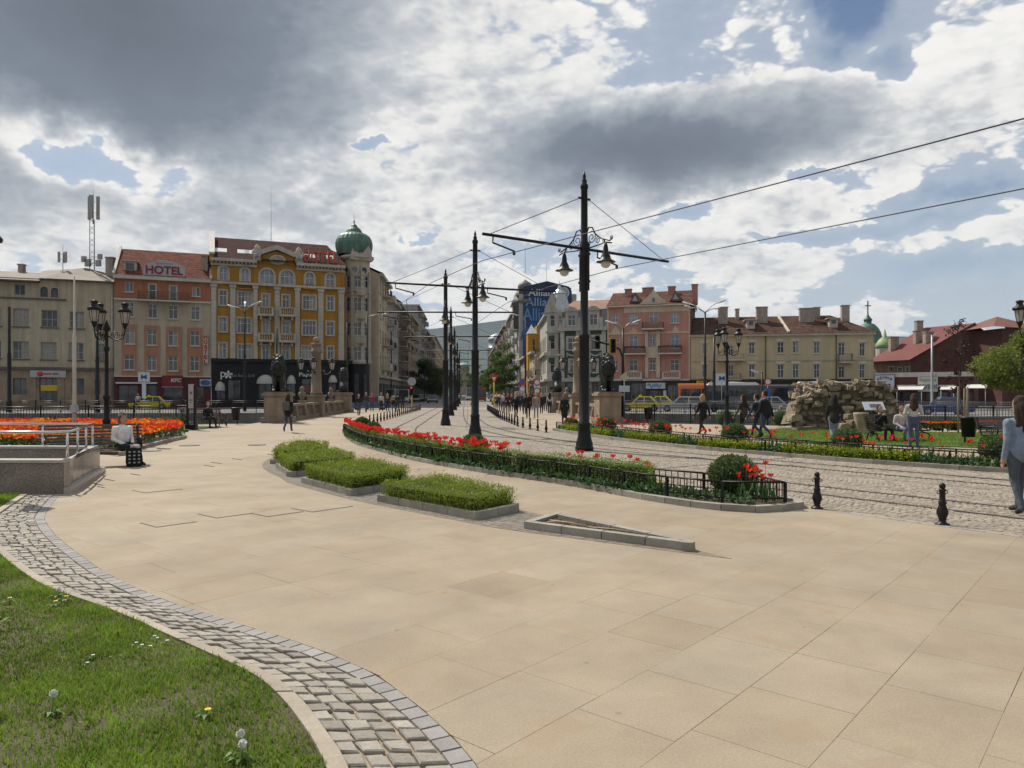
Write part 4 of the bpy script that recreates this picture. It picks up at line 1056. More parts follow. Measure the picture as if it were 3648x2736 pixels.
# ---------------------------------------------------------------- grand yellow hotel with corner dome
def yellow_hotel():
 yel=M('ochre_render',(.37,.19,.03),.9,.18,.5,.2,streak=.35);wht=M('stucco_white',(.46,.425,.36),.85,.14,.8,.3,streak=.28);dk=M('black_granite_front',(.016,.0165,.018),.5,.3,1.2,spec=.2)
 rf=M_tile('maroon_tiles',(.085,.03,.027),.34,.3,.75,.15);copper=M('green_copper',(.10,.185,.14),.55,.3,1.1,.2,metal=.25,streak=.55)
 u0,u1=753,1228;f=Fac.px(u0,dLf(u0),u1,dLf(u1));t=thing('grand_hotel','ochre yellow corner hotel with white pilasters and green onion dome','building',tuple(f.W(f.L/2,0)))
 R_=lambda *q:f.rect(C2,*q);zt=f.sz(1000,cv(C2,400))[1];zg=f.sz(900,cv(C2,1102))[1];za=f.sz(900,cv(C2,552))[1];S=lambda x:f.sz(cu(C2,x),0)[0]
 arch=[R_(272,415,332,515),R_(435,432,490,522),R_(575,435,675,540),R_(725,445,820,545),R_(910,463,968,550),R_(1062,470,1120,558)]
 nar=[R_(272,590,328,700),R_(590,618,640,715),R_(738,625,790,718),R_(1068,635,1118,738),R_(272,788,328,895),R_(592,808,640,912),R_(738,815,790,915),R_(1065,822,1118,922),R_(272,980,325,1092),R_(590,995,640,1100),R_(738,998,790,1100),R_(1072,1005,1115,1100)]
 wid=[R_(410,600,510,705),R_(890,628,985,730),R_(405,795,508,905),R_(887,815,985,920),R_(410,990,510,1096),R_(883,1002,978,1098)]
 zg2=zg
 kid(f.wall(arch+nar+wid,0,zg2,f.L,zt,.26,arch).build('wall',yel),t)
 for r in arch:
  f.window(t,r,3 if r[2]-r[0]>1.5 else 2,1,.58,W_FRAME,GLASS_BLUE,.14)
  x0,y0,x1,y1=r;cx=(x0+x1)/2;rx=(x1-x0)/2;ry=min(rx,(y1-y0)*.6);zc=y1-ry;m=MB();N=14
  ring=[(math.pi*k/N)for k in range(N+1)]
  inn=[(cx+(rx+.01)*math.cos(a),zc+(ry+.01)*math.sin(a))for a in ring];out=[(cx+(rx+.26)*math.cos(a),zc+(ry+.26)*math.sin(a))for a in ring]
  for k in range(N):
   a,b,c,d=inn[k],out[k],out[k+1],inn[k+1];m.quad(f.W(*a,.08),f.W(*d,.08),f.W(*c,.08),f.W(*b,.08));m.quad(f.W(*b,.08),f.W(*c,.08),f.W(*c,0),f.W(*b,0));m.quad(f.W(*a,0),f.W(*d,0),f.W(*d,.08),f.W(*a,.08))
  f.box(m,x0-.26,y0-.1,x0-.01,zc,.002,.08);f.box(m,x1+.01,y0-.1,x1+.26,zc,.002,.08)
  kid(m.build('arch_moulding',wht),t)
 for r in nar:f.window(t,r,2,1,.66,W_FRAME,GLASS,.13,wht,.16,wht,random.random()<.35)
 for r in wid:f.window(t,r,4,1,.66,W_FRAME,GLASS,.13,wht,.16,wht,random.random()<.55)
 for xc,w in ((231,36),(372,36),(539,30),(699,38),(849,34),(1021,38),(1172,40)):
  a=S(xc);hw=w*C2[2]/FPX*f.dep(cu(C2,xc))[1]/2;m=MB();z=zg+.1;k=0
  while z<za-.45:
   h=min(.56,za-.45-z);f.box(m,a-hw,z+.02,a+hw,z+h-.02,.002,.2);z+=.56;k+=1
  f.box(m,a-hw+.03,zg+.1,a+hw-.03,za-.46,.003,.165)
  f.box(m,a-hw-.1,za-.44,a+hw+.1,za-.04,.002,.28);kid(m.build('pilaster',wht),t)
 f.band(-.05,za-.03,f.L,za+.26,.38,'attic_cornice',wht,t)
 g0,g1=S(556),S(833)
 for a0,a1 in ((-.1,g0-.1),(g1+.1,f.L)):
  f.band(a0,zt-.55,a1,zt-.28,.22,'frieze',wht,t);f.band(a0,zt-.05,a1,zt+.3,.7,'cornice',wht,t)
  m=MB();n=int((a1-a0)/.42)
  for k in range(n):a=a0+.1+(a1-a0-.2)*k/n;f.box(m,a,zt-.27,a+.2,zt-.06,.002,.5)
  kid(kind(m.build('dentils',wht),'stuff'),t)
 gm=(g0+g1)/2;zp=f.sz(cu(C2,695),cv(C2,300))[1]
 m=MB();pts=[f.W(g0,zt,.1),f.W(g1,zt,.1),f.W(g1,zt+.9,.1),f.W(gm,zp,.1),f.W(g0,zt+.9,.1)];bk=[p-f.n*2.5 for p in pts]
 m.add(pts+bk,[(0,1,2,3,4),(9,8,7,6,5),(1,6,7,2),(4,9,5,0),(2,7,8,3),(3,8,9,4)]);gb=kid(m.build('gable',yel),t)
 m=MB()
 for (a,z),(b,w_)in (((g0-.5,zt+.75),(gm,zp+.15)),((gm,zp+.15),(g1+.5,zt+.75))):
  q=[f.W(a,z,.5),f.W(b,w_,.5),f.W(b,w_+.6,.5),f.W(a,z+.6,.5)];k_=[p-f.n*3.2 for p in q];m.add(q+k_,[(0,1,2,3),(3,2,6,7),(1,0,4,5),(0,3,7,4),(2,1,5,6),(7,6,5,4)])
 kid(m.build('gable_cornice',wht),gb)
 c=f.W(*f.sz(cu(C2,702),cv(C2,366)),.12);m=MB();m.lathe((0,0,0),[(.95,0),(.95,.12),(.62,.12),(.62,.02)],20,False,sx=1.05,sy=.68);fr=Matrix(((f.e.x,0,f.n.x,0),(f.e.y,0,f.n.y,0),(0,1,0,0),(0,0,0,1)));m.xform(Matrix.Translation(c)@fr);ov=kid(m.build('oval_window',wht),t)
 m=MB();m.lathe((0,0,.015),[(.001,0),(.66,0)],20,False,sx=1.05,sy=.68);m.xform(Matrix.Translation(c)@fr);kid(m.build('pane',GLASS),ov)
 stm=M('statue_stone',(.42,.39,.34),.9,.3,3,.5)
 for x in (552,858):
  b=f.W(S(x),zt+.3,.2);m=MB();m.box((0,0,.2),(.9,.7,.4));m.lathe((0,0,.4),[(.42,0),(.46,.3),(.34,.7),(.42,1.1),(.30,1.45),(.12,1.55),(.1,1.65)],9);m.ball((0,0,1.85),.22,8,6)
  m.tube([(-.4,0,1.35),(-.6,-.15,.95),(-.35,-.3,.7)],.12,6);m.tube([(.4,0,1.35),(.6,-.15,.95),(.35,-.3,.7)],.12,6);m.tube([(-.2,-.1,.7),(-.25,-.5,.75),(-.25,-.5,.3)],.15,6);m.tube([(.2,-.1,.7),(.25,-.5,.75),(.25,-.5,.3)],.15,6)
  tag(m.build('roof_statue',stm,None,b,math.atan2(f.e.y,f.e.x)),'seated stone figure at the %s foot of the hotel gable' %('skylight side' if x<600 else 'lettering side'),'statue','roof statues')
 zr=f.sz(cu(C2,650),cv(C2,228))[1]+1.2;E=lambda a,o,z:f.W(a,z,o);br=6.0
 roof_poly([[E(.3,.6,zt+.3),E(f.L+.2,.6,zt+.3),E(f.L-1.5,-br,zr),E(.3,-br,zr)],[E(.3,-br,zr),E(f.L-1.5,-br,zr),E(f.L+.2,-2*br,zt+.3),E(.3,-2*br,zt+.3)],[E(f.L+.2,.6,zt+.3),E(f.L+.2,-12,zt+.3),E(f.L-1.5,-br,zr)]],rf,t)
 m=MB();pts=[(0,.3,zt-.2),(0,-2*br,zt-.2),(0,-2*br,zt+.2),(0,-br,zr+.5),(0,.3,zt+.8)]
 P=[f.W(a-.25,z,o)for a,o,z in pts];Q=[f.W(a+.3,z,o)for a,o,z in pts];m.add(P+Q,[(0,1,2,3,4),(9,8,7,6,5),(0,4,9,5),(4,3,8,9),(3,2,7,8)]);kid(m.build('party_gable',yel),t)
 m=MB()
 q=[f.W(-.32,zt+.8,.4),f.W(.38,zt+.8,.4),f.W(.38,zr+.55,-br),f.W(-.32,zr+.55,-br)];up=Vector((0,0,.22));m.add(q+[p+up for p in q],[(4,5,6,7),(0,1,5,4),(1,2,6,5),(3,0,4,7)]);kid(m.build('gable_coping',M('white_coping',(.6,.58,.54),.8,.15,2)),t)
 sl=(zr-zt-.3)/(br+.6)
 for x in (282,455,510,905,945,1105):
  a=S(x);h0=1.1;m=MB();z0=zt+.3+sl*(.6+h0)+.1;z1=z0+sl*1.1;w=.75 if x<950 else .5
  q=[f.W(a-w,z0,-h0),f.W(a+w,z0,-h0),f.W(a+w,z1,-h0-1.1),f.W(a-w,z1,-h0-1.1)];dn=Vector((0,0,-.2));m.add(q+[p+dn for p in q],[(0,1,2,3),(4,5,1,0),(5,6,2,1),(7,4,0,3)])
  s=kid(m.build('skylight',M('skylight_frame',(.55,.56,.57),.35,.05,2,spec=.8)),t)
 kid(f.body(12.5,zg,zt).build('side_wall',yel),t)
 m=MB();p=f.W(S(678),zr,-br);m.tube([p-Vector((0,0,.5)),p+Vector((0,0,7.6))],[.04,.015],5);kid(m.build('aerial',ZINC),t)
 for (x0,y0,x1,y1)in ((555,722,670,780),(712,726,832,785),(555,914,672,970),(710,918,830,975)):
  r=R_(x0,y0,x1,y1);f.slab(r[0],r[2],r[1]-.05,r[1]+.14,.002,1.0,t,wht);f.balustrade(r[0]+.03,r[2]-.03,r[1]+.145,r[3]+.1,.88,t,wht,.26,rad=.07)
  m=MB()
  for a in (r[0]+.4,r[2]-.4):f.box(m,a-.12,r[1]-.5,a+.12,r[1]-.06,.002,.6)
  kid(m.build('corbel',wht),t)
 for x in (462,940):
  r=R_(x-52,545,x+52,585);f.slab(r[0],r[2],r[1],r[1]+.14,.002,.45,t,yel,'hood');
  m=MB()
  for k in range(5):a=(r[0]+r[2])/2+(k-2)*.3;f.box(m,a-.06,r[1]+.15,a+.06,r[3],.002,.1)
  kid(m.build('grille_ornament',M('ornament_brown',(.16,.09,.03),.8,.2,3)),t)
 gz=zg-.35;f.band(-.02,gz,f.L+1,zg+.1,.35,'shop_cornice',dk,t)
 gx=[R_(248,1270,318,1400),R_(335,1250,430,1400),R_(560,1225,660,1400),R_(770,1225,838,1400),R_(880,1240,1000,1400),R_(1080,1230,1140,1400)]
 kid(f.wall(gx,0,-.05,f.L,gz,.4).build('shop_front',dk),t)
 for r in gx:f.window(t,r,2,1,.72,IRON,GLASS,.3,name='shop_window')
 aw=M('awning_canvas',(.42,.41,.38),.85,.12,2)
 for x0,x1,y0,y1 in ((240,316,1262,1330),(546,680,1212,1280),(770,838,1215,1280),(1078,1142,1215,1270)):
  r=R_(x0,y0,x1,y1);cx=(r[0]+r[2])/2;hw=(r[2]-r[0])/2;H=r[3]-r[1];m=MB();N=10;K=5
  g=[[f.W(cx+hw*math.cos(math.pi*i/N)*(1 if True else 0),r[1]+H*math.sin(math.pi*i/N)*math.cos(math.pi/2*k/K),.02+1.1*math.sin(math.pi/2*k/K)*math.sin(math.pi*i/N))for i in range(N+1)]for k in range(K+1)]
  for k in range(K):
   for i in range(N):m.quad(g[k][i],g[k][i+1],g[k+1][i+1],g[k+1][i])
  kid(m.build('awning',aw),t)
 LW=MATS['letters_white']
 r=R_(860,1198,1000,1235);s=thing('shop_lettering','white restaurant name letters on the black shop front','sign',tuple(f.W(r[0],r[1],.4)));lettering('Papaya',f.W((r[0]+r[2])/2,(r[1]+r[3])/2,.38),f.n,r[2]-r[0],r[3]-r[1],LW,s,.04,0,.01)
 r=R_(348,1208,530,1230);s=thing('shop_lettering','small grey pizza lettering on the black shop front','sign',tuple(f.W(r[0],r[1],.4)));lettering('Pizza Bar & Grill',f.W((r[0]+r[2])/2,(r[1]+r[3])/2,.38),f.n,r[2]-r[0],r[3]-r[1],M('letters_grey',(.22,.22,.21),.6,.1,3),s,.03)
 r=R_(275,1190,330,1240);lettering('p',f.W(r[0]+.4,(r[1]+r[3])/2-.1,.38),f.n,.6,.95,LW,s,.03)
 m=MB();c0=f.W(r[0]+1.0,r[3]-.4,.385)
 for k in range(5):
  a=2*math.pi*k/5+.3;dv=f.e*math.cos(a)+Vector((0,0,math.sin(a)));sd=f.e*-math.sin(a)+Vector((0,0,math.cos(a)));m.add([c0,c0+dv*.35+sd*.16,c0+dv*.58,c0+dv*.35-sd*.16],[(0,1,2,3)])
 kid(m.build('flower_emblem',LW),s)
 r=R_(880,1303,965,1316);f.band(r[0],r[1],r[2],r[3],.5,'red_awning',M('awning_red',(.4,.02,.02),.7,.1,2),t)
 r=R_(888,300,1155,372);s=thing('roof_sign','red open letters standing on the maroon roof of the yellow hotel','sign',tuple(f.W((r[0]+r[2])/2,zt+.31,.3)));RL=M('letters_neon_red',(.50,.09,.05),.6,.15,3)
 lettering('HOTEL',f.W((r[0]+r[2])/2,zt+1.35,-.2),f.n,(r[2]-r[0])*.98,1.7,RL,s,.12,0,.015)
 m=MB()
 for k in range(9):a=r[0]+(r[2]-r[0])*k/8;f.box(m,a-.03,zt+.31,a+.03,zt+2.0,-.42,-.36)
 for z in (zt+.5,zt+1.8):f.box(m,r[0],z-.03,r[2],z+.03,-.36,-.33)
 kid(m.build('sign_frame',IRON),s)
 uc=cu(C2,1290);dcen=dLf(uc)+3.2;cx=XU(uc,dcen);cen=Vector((cx,dcen,0));Rr=93*C2[2]/FPX*dcen
 seg=32;wn=[]
 top=AT(uc,cv(C2,345),dcen-Rr).z
 ang0=-math.pi/2
 holes=[]
 cols=[math.radians(x)for x in (-160,-118,-76,-34,8)]
 zr_=[(cv(C2,640),cv(C2,742)),(cv(C2,828),cv(C2,922)),(cv(C2,1006),cv(C2,1106)),(cv(C2,480),cv(C2,566))]
 dn_=dcen-Rr
 rows=[(AT(uc,b,dn_).z,AT(uc,a,dn_).z)for a,b in zr_]
 hw=.55/Rr
 drum=MB();angs=sorted({-math.pi,math.radians(60),*[c-hw for c in cols],*[c+hw for c in cols],*[math.radians(k)for k in range(-180,61,12)]})
 zs=sorted({zg,top,*[r[0]for r in rows],*[r[1]for r in rows]})
 PT=lambda a,z,rr=Rr:Vector((cen.x+rr*math.cos(a),cen.y+rr*math.sin(a),z))
 for i in range(len(angs)-1):
  for j in range(len(zs)-1):
   ca,cz=(angs[i]+angs[i+1])/2,(zs[j]+zs[j+1])/2
   if any(abs(ca-c)<hw for c in cols)and any(r[0]<cz<r[1]for r in rows):continue
   drum.quad(PT(angs[i],zs[j]),PT(angs[i+1],zs[j]),PT(angs[i+1],zs[j+1]),PT(angs[i],zs[j+1]))
 kid(drum.build('turret',M('turret_stucco',(.52,.44,.31),.85,.16,.8,.3,streak=.3)),t)
 for c in cols[:]:
  for r in rows:
   ff=Fac(tuple(PT(c-hw,0)[:2]),tuple(PT(c+hw,0)[:2]));f_=ff
   ff.window(t,(0,r[0],ff.L,r[1]),2,1,.66,W_FRAME,GLASS,.1,wht,.14,wht)
 for k,c in enumerate([math.radians(x)for x in (-181,-139,-97,-55,-13)]):
  m=MB();z=zg
  while z<za+2.5:m.box(PT(c,z+.27,Rr+.05),(.5,.3,.52),c+math.pi/2);z+=.56
  kid(m.build('pilaster',wht),t)
 for z,h,ex in ((za-.05,.3,.3),(top-.2,.5,.55),(zg-.3,.5,.3)):
  m=MB();m.lathe((cen.x,cen.y,z),[(Rr-.1,0),(Rr+ex*.6,.02),(Rr+ex,h*.5),(Rr+ex,h),(Rr-.1,h+.02)],36,False);kid(m.build('ring_cornice',wht),t)
 ztop2=AT(uc,cv(C2,335),dcen).z;rat=Rr*.98;zdr=za+3.4
 m=MB();m.lathe((cen.x,cen.y,top+.3),[(Rr+.02,0),(Rr*.98,.3),(Rr*.96,ztop2-top+.3)],32);kid(m.build('attic_drum',wht),t)
 for a in (math.radians(-130),math.radians(-88),math.radians(-46)):
  p=PT(a,top-1.7,Rr+.02);q=Matrix.Translation(p)@Vector((math.cos(a),math.sin(a),0)).to_track_quat('Z','Y').to_matrix().to_4x4()
  m=MB();m.lathe((0,0,0),[(.62,0),(.62,.12),(.42,.12),(.42,.02)],16,False);m.xform(q);o=kid(m.build('round_window',wht),t)
  m=MB();m.lathe((0,0,.03),[(.001,0),(.46,0)],16,False);m.xform(q);kid(m.build('pane',GLASS),o)
 for a in (math.radians(-60),):
  p=PT(a,ztop2-.9,Rr+.08);m=MB();N=12;pr=[(-1.5,0),(1.5,0),(1.5,.5)]+[(1.45*math.cos(math.pi*k/N),.6+1.9*math.sin(math.pi*k/N))for k in range(N+1)]+[(-1.5,.5)]
  tg=Vector((-math.sin(a),math.cos(a),0));no=Vector((math.cos(a),math.sin(a),0));F_=[p+tg*x+Vector((0,0,z))+no*.15 for x,z in pr];B_=[q_-no*.9 for q_ in F_];n=len(pr)
  m.add(F_+B_,[tuple(range(n)),tuple(range(2*n-1,n-1,-1))]+[(i,n+i,n+(i+1)%n,(i+1)%n)for i in range(n)]);kid(m.build('gablet',wht),t)
 zb=AT(uc,cv(C2,332),dcen).z;K=C2[2]/FPX*dcen;udc=cu(C2,1268);dc=Vector((XU(udc,dcen),dcen,zb));
 prof=[(118,0),(128,25),(135,60),(136,85),(130,110),(116,135),(96,152),(74,160),(63,164),(60,172),(52,186),(40,200),(28,208),(22,212),(24,218),(12,228),(5,236),(4,246)]
 prof=[(r*K*.98,h*K)for r,h in prof];m=MB();n=48;vs=[]
 for r,z in prof:
  for i in range(n):rr=r*(1+(.022 if i%2==0 else -.004));a=2*math.pi*i/n;vs.append((dc.x+rr*math.cos(a),dc.y+rr*math.sin(a),dc.z+z))
 m.add(vs,[(k*n+i,k*n+(i+1)%n,(k+1)*n+(i+1)%n,(k+1)*n+i)for k in range(len(prof)-1)for i in range(n)]);dm=kid(m.build('dome',copper),t)
 m=MB();m.tube([(dc.x,dc.y,dc.z+240*K),(dc.x,dc.y,dc.z+310*K)],[.06,.015],5);m.ball((dc.x,dc.y,dc.z+252*K),.14,8,6);kid(m.build('spike',ZINC),dm)
 m=MB();m.lathe((cen.x,cen.y,-.05),[(Rr-.05,0),(Rr-.05,zg-.2)],28,False);kid(m.build('shop_corner',dk),t)
 for a in (math.radians(-120),math.radians(-80),math.radians(-40)):
  ff=Fac(tuple(PT(a-.2,0,Rr-.04)[:2]),tuple(PT(a+.2,0,Rr-.04)[:2]));ff.window(t,(0.05,.3,ff.L-.05,zg-1.6),2,1,.75,IRON,GLASS,-.1,name='shop_window')
 for yy in (624,796,978):
  zz=AT(uc,cv(C2,yy),dn_).z;a0=math.radians(-64);m=MB();m.lathe((cen.x,cen.y,zz-.1),[(Rr-.1,0),(Rr+.75,0),(Rr+.8,.15),(Rr-.1,.16)],8,False,a0-.25,a0+.25);b=kid(m.build('turret_balcony',wht),t)
  m=MB()
  for k in range(9):a=a0-.24+.48*k/8;m.box(PT(a,zz+.5,Rr+.7),(.09,.09,.85),a)
  m.lathe((cen.x,cen.y,zz+.9),[(Rr+.62,0),(Rr+.8,0),(Rr+.8,.1),(Rr+.62,.1),(Rr+.62,0)],8,False,a0-.26,a0+.26);kid(m.build('balustrade',wht),b)
 return cen,Rr,zt
YH=yellow_hotel()
print('hotels',round(time.time()-T0,1),len(bpy.data.objects))
# ---------------------------------------------------------------- right-hand side of the crossing
dRf=lambda u:1/((1/107.0)*(1+.000115*(u-2164)))
def pink_house():
 pk=M('pink_render',(.46,.235,.18),.9,.12,.6,.2,streak=.2);cr=M('pale_render',(.55,.45,.35),.9,.12,.8,.2,streak=.18);wht=M('balcony_white',(.55,.51,.45),.85,.12,1,streak=.2)
 tile=M_tile('brown_clay_tiles',(.16,.078,.058),.36,.28);bri=M('dark_brick_side',(.10,.045,.035),.9,.3,1.5,.3);iron=M('dark_balcony_iron',(.05,.03,.03),.6,.3,5)
 u0,u1=2164,2458;f=Fac.px(u0,dRf(u0),u1,dRf(u1));t=thing('apartment_house','pink rendered apartment house with pointed gable and flower balconies','building',tuple(f.W(f.L/2,0)))
 R_=lambda *q:f.rect(C4,*q);S=lambda x:f.sz(cu(C4,x),0)[0];zt=f.sz(cu(C4,620),cv(C4,328))[1];zg=f.sz(2310,cv(C4,945))[1]
 ws=[(R_(312,402,362,468),2),(R_(452,400,525,482),3),(R_(803,388,875,475),3),(R_(455,785,525,880),2),(R_(625,778,678,875),2),(R_(800,780,875,878),2),(R_(712,782,724,870),1),(R_(312,590,330,640),1),(R_(350,590,368,640),1),(R_(312,790,360,880),2)]
 dr=[R_(622,392,697,475),R_(455,580,528,690),R_(622,572,675,672),R_(803,572,875,690)]
 zm=f.sz(2310,cv(C4,330))[1]
 kid(f.wall([w for w,_ in ws]+dr,0,zg,f.L,zt,.24).build('wall',pk),t)
 for w,n in ws:f.window(t,w,n,1,.6,W_FRAME,GLASS_BLUE if w[1]>10 else GLASS,.12,None,.1,wht,False)
 for w in dr:f.window(t,w,2,1,.66,W_FRAME,GLASS_BLUE,.12,None,.1,None,name='balcony_door')
 a4,a9=S(410),f.L;zb=f.sz(2310,cv(C4,385))[1];f.band(a4,zb,a9-.02,zt-.02,.06,'frieze',cr,t)
 g0,g1=S(530),S(790);gm=S(660);zp=f.sz(cu(C4,660),cv(C4,190))[1]
 m=MB();F_=[f.W(g0-.2,zt-.02,.07),f.W(g1+.2,zt-.02,.07),f.W(S(735),zt+.9,.07),f.W(gm+.35,zp-.5,.07),f.W(gm,zp,.07),f.W(gm-.35,zp-.5,.07),f.W(S(588),zt+.9,.07)];B_=[p-f.n*.5 for p in F_];n=len(F_)
 m.add(F_+B_,[tuple(range(n)),tuple(range(2*n-1,n-1,-1))]+[(i,n+i,n+(i+1)%n,(i+1)%n)for i in range(n)]);gb=kid(m.build('gable',cr),t)
 c=f.W(gm,zt+.75,.08);m=MB();m.lathe((0,0,0),[(.28,0),(.28,.05)],10,False,sx=.8,sy=1.3);m.xform(Matrix.Translation(c)@Matrix(((f.e.x,0,f.n.x,0),(f.e.y,0,f.n.y,0),(0,1,0,0),(0,0,0,1))));kid(m.build('oval_window',GLASS),gb)
 r=R_(590,545,715,940);
 for a0,a1 in ((r[0],S(620)-.05),(S(680)+.05,r[2])):
  f.band(a0,zg+.1,a1,r[3],.3,'bay_pier',cr,t)
 f.band(r[0],f.sz(2310,cv(C4,770))[1],r[2],f.sz(2310,cv(C4,680))[1],.28,'bay_panel',cr,t)
 for a in (-.02,f.L-.18):f.band(a,zg,a+.2,zt,.05,'corner_strip',cr,t)
 zc=f.sz(2310,cv(C4,560))[1];f.band(0,zc-.12,f.L,zc+.12,.08,'string_course',cr,t)
 for x,y in ((490,512),(845,500),(340,500)):
  k=S(x);z0=f.sz(cu(C4,x),cv(C4,572))[1]+.15;m=MB();q=[f.W(k-.75,z0,.06),f.W(k+.75,z0,.06),f.W(k,f.sz(cu(C4,x),cv(C4,y))[1],.06)];m.add(q+[p-f.n*.055 for p in q],[(0,1,2),(0,3,4,1),(1,4,5,2),(2,5,3,0)]);kid(m.build('gable_ornament',cr),t)
 for (x0,y0,x1,y1,fl)in ((570,478,750,532,0),(418,684,598,742,1),(703,678,905,738,1)):
  r=R_(x0,y0,x1,y1);f.slab(r[0],r[2],r[1]-.05,r[1]+.14,.002,1.25,t,wht);f.rail(r[0]+.05,r[2]-.05,r[1]+.15,r[3]+.05,1.18,t,iron,.12,.022)
  if fl:
   m=MB();rng=random.Random(int(x0));n=160
   for _ in range(n):
    a=rng.uniform(r[0],r[2]);p=f.W(a,r[3]+rng.uniform(-.12,.18),1.18+rng.uniform(-.1,.14));m.tone=rng.random();d=Vector((rng.gauss(0,1),rng.gauss(0,1),rng.gauss(0,1))).normalized()*.09;e=d.orthogonal().normalized()*.06;m.add([p-d,p+e,p+d,p-e],[(0,1,2,3)])
   kid(kind(m.build('balcony_plants',M_leaf('balcony_leaf',(.05,.05,.03),.5,.2)),'stuff'),t)
 for (x0,y0,x1,y1)in ((430,888,565,938),(738,888,890,938)):
  r=R_(x0,y0,x1,y1);f.slab(r[0]-.05,r[2]+.05,r[1]-.25,r[1],.002,.9,t,wht);f.balustrade(r[0],r[2],r[1]+.002,r[3],.75,t,wht,.24,rad=.06)
 kid(f.body(11,zg,zt).build('side_wall',bri),t)
 E=lambda a,o,z:f.W(a,z,o);zr=f.sz(cu(C4,640),cv(C4,222))[1]+.9
 roof_poly([[E(-.1,.5,zt),E(f.L+.1,.5,zt),E(f.L+.1,-5.5,zr),E(-.1,-5.5,zr)],[E(-.1,-5.5,zr),E(f.L+.1,-5.5,zr),E(f.L+.1,-11,zt),E(-.1,-11,zt)]],tile,t)
 m=MB();m.add([f.W(f.L+.02,zt,.1),f.W(f.L+.02,zt,-11),f.W(f.L+.02,zr+.3,-5.5)],[(0,1,2)]);m.add([f.W(f.L+.32,zt,.2),f.W(f.L+.32,zt,-11),f.W(f.L+.32,zr+.5,-5.5),f.W(f.L+.02,zt,.2),f.W(f.L+.02,zt,-11),f.W(f.L+.02,zr+.5,-5.5)],[(0,1,2),(3,0,2,5)]);kid(m.build('party_gable',bri),t)
 f.band(-.1,zt-.12,f.L+.1,zt+.02,.55,'eaves',wht,t)
 for x,y,w in ((410,205,.95),(582,192,1.6),(790,182,1.0),(1000,182,.8)):
  zb=f.sz(cu(C4,x),cv(C4,y))[1]+.6;a=S(x);chimney(t,f.W(a,zb-1.5,-4.2 if x!=1000 else -2.0),w,.8,1.6,math.atan2(f.e.y,f.e.x),M('pink_chimney',(.36,.19,.15),.9,.25,2))
 for x in (500,843):
  a=S(x);z0=zt+.55;m=MB();q=[f.W(a-.85,z0,-.4),f.W(a+.85,z0,-.4),f.W(a,z0+1.5,-.4)];k=[f.W(a-.85,z0,-2.4),f.W(a+.85,z0,-2.4),f.W(a,z0+1.5,-3.2)];m.add(q+k,[(0,1,2),(1,4,5,2),(2,5,3,0)]);d=kid(m.build('dormer',M('dormer_dark',(.12,.08,.065),.8,.2,2)),t)
  m=MB();q=[f.W(a-.42,z0+.25,-.38),f.W(a+.42,z0+.25,-.38),f.W(a,z0+1.0,-.38)];m.add(q,[(0,1,2)]);kid(m.build('pane',M('dormer_pane',(.32,.34,.36),.3,.1,2)),d)
 f.band(-.02,zg-.3,f.L,zg-.02,.5,'shop_cornice',wht,t);dk=M('dark_shop_front',(.03,.028,.027),.5,.3,1)
 gx=[R_(470,985,590,1120),R_(625,1045,755,1120),R_(780,1000,860,1120),R_(880,1000,950,1120)];kid(f.wall(gx,0,-.05,f.L,zg-.31,.4).build('shop_front',dk),t)
 for r in gx:f.window(t,r,3,1,None,W_OLD,GLASS,.3,name='shop_window')
 r=R_(598,980,760,1030);s=sign_board('shop_sign','white drugstore sign with pale blue letters on the pink house',f,r,M('sign_white',(.58,.6,.62),.5,.05,2),.1,.3)
 lettering('lilly',f.W(r[0]+(r[2]-r[0])*.58,(r[1]+r[3])/2,.31),f.n,(r[2]-r[0])*.5,(r[3]-r[1])*.75,M('letters_sky_blue',(.06,.27,.55),.5,.1,3),s,.03,0,.03)
 m=MB();c=f.W(r[0]+.5,(r[1]+r[3])/2,.31);m.tube([c+f.e*(k*.12-.25)+Vector((0,0,.3*math.sin(k*.9)))for k in range(6)],.09,5);kid(m.build('emblem',MATS['letters_sky_blue']),s)
 r=R_(742,1045,768,1122);sign_board('poster','tall white poster beside the drugstore window',f,r,MATS['sign_white'],.06,.1)
pink_house()
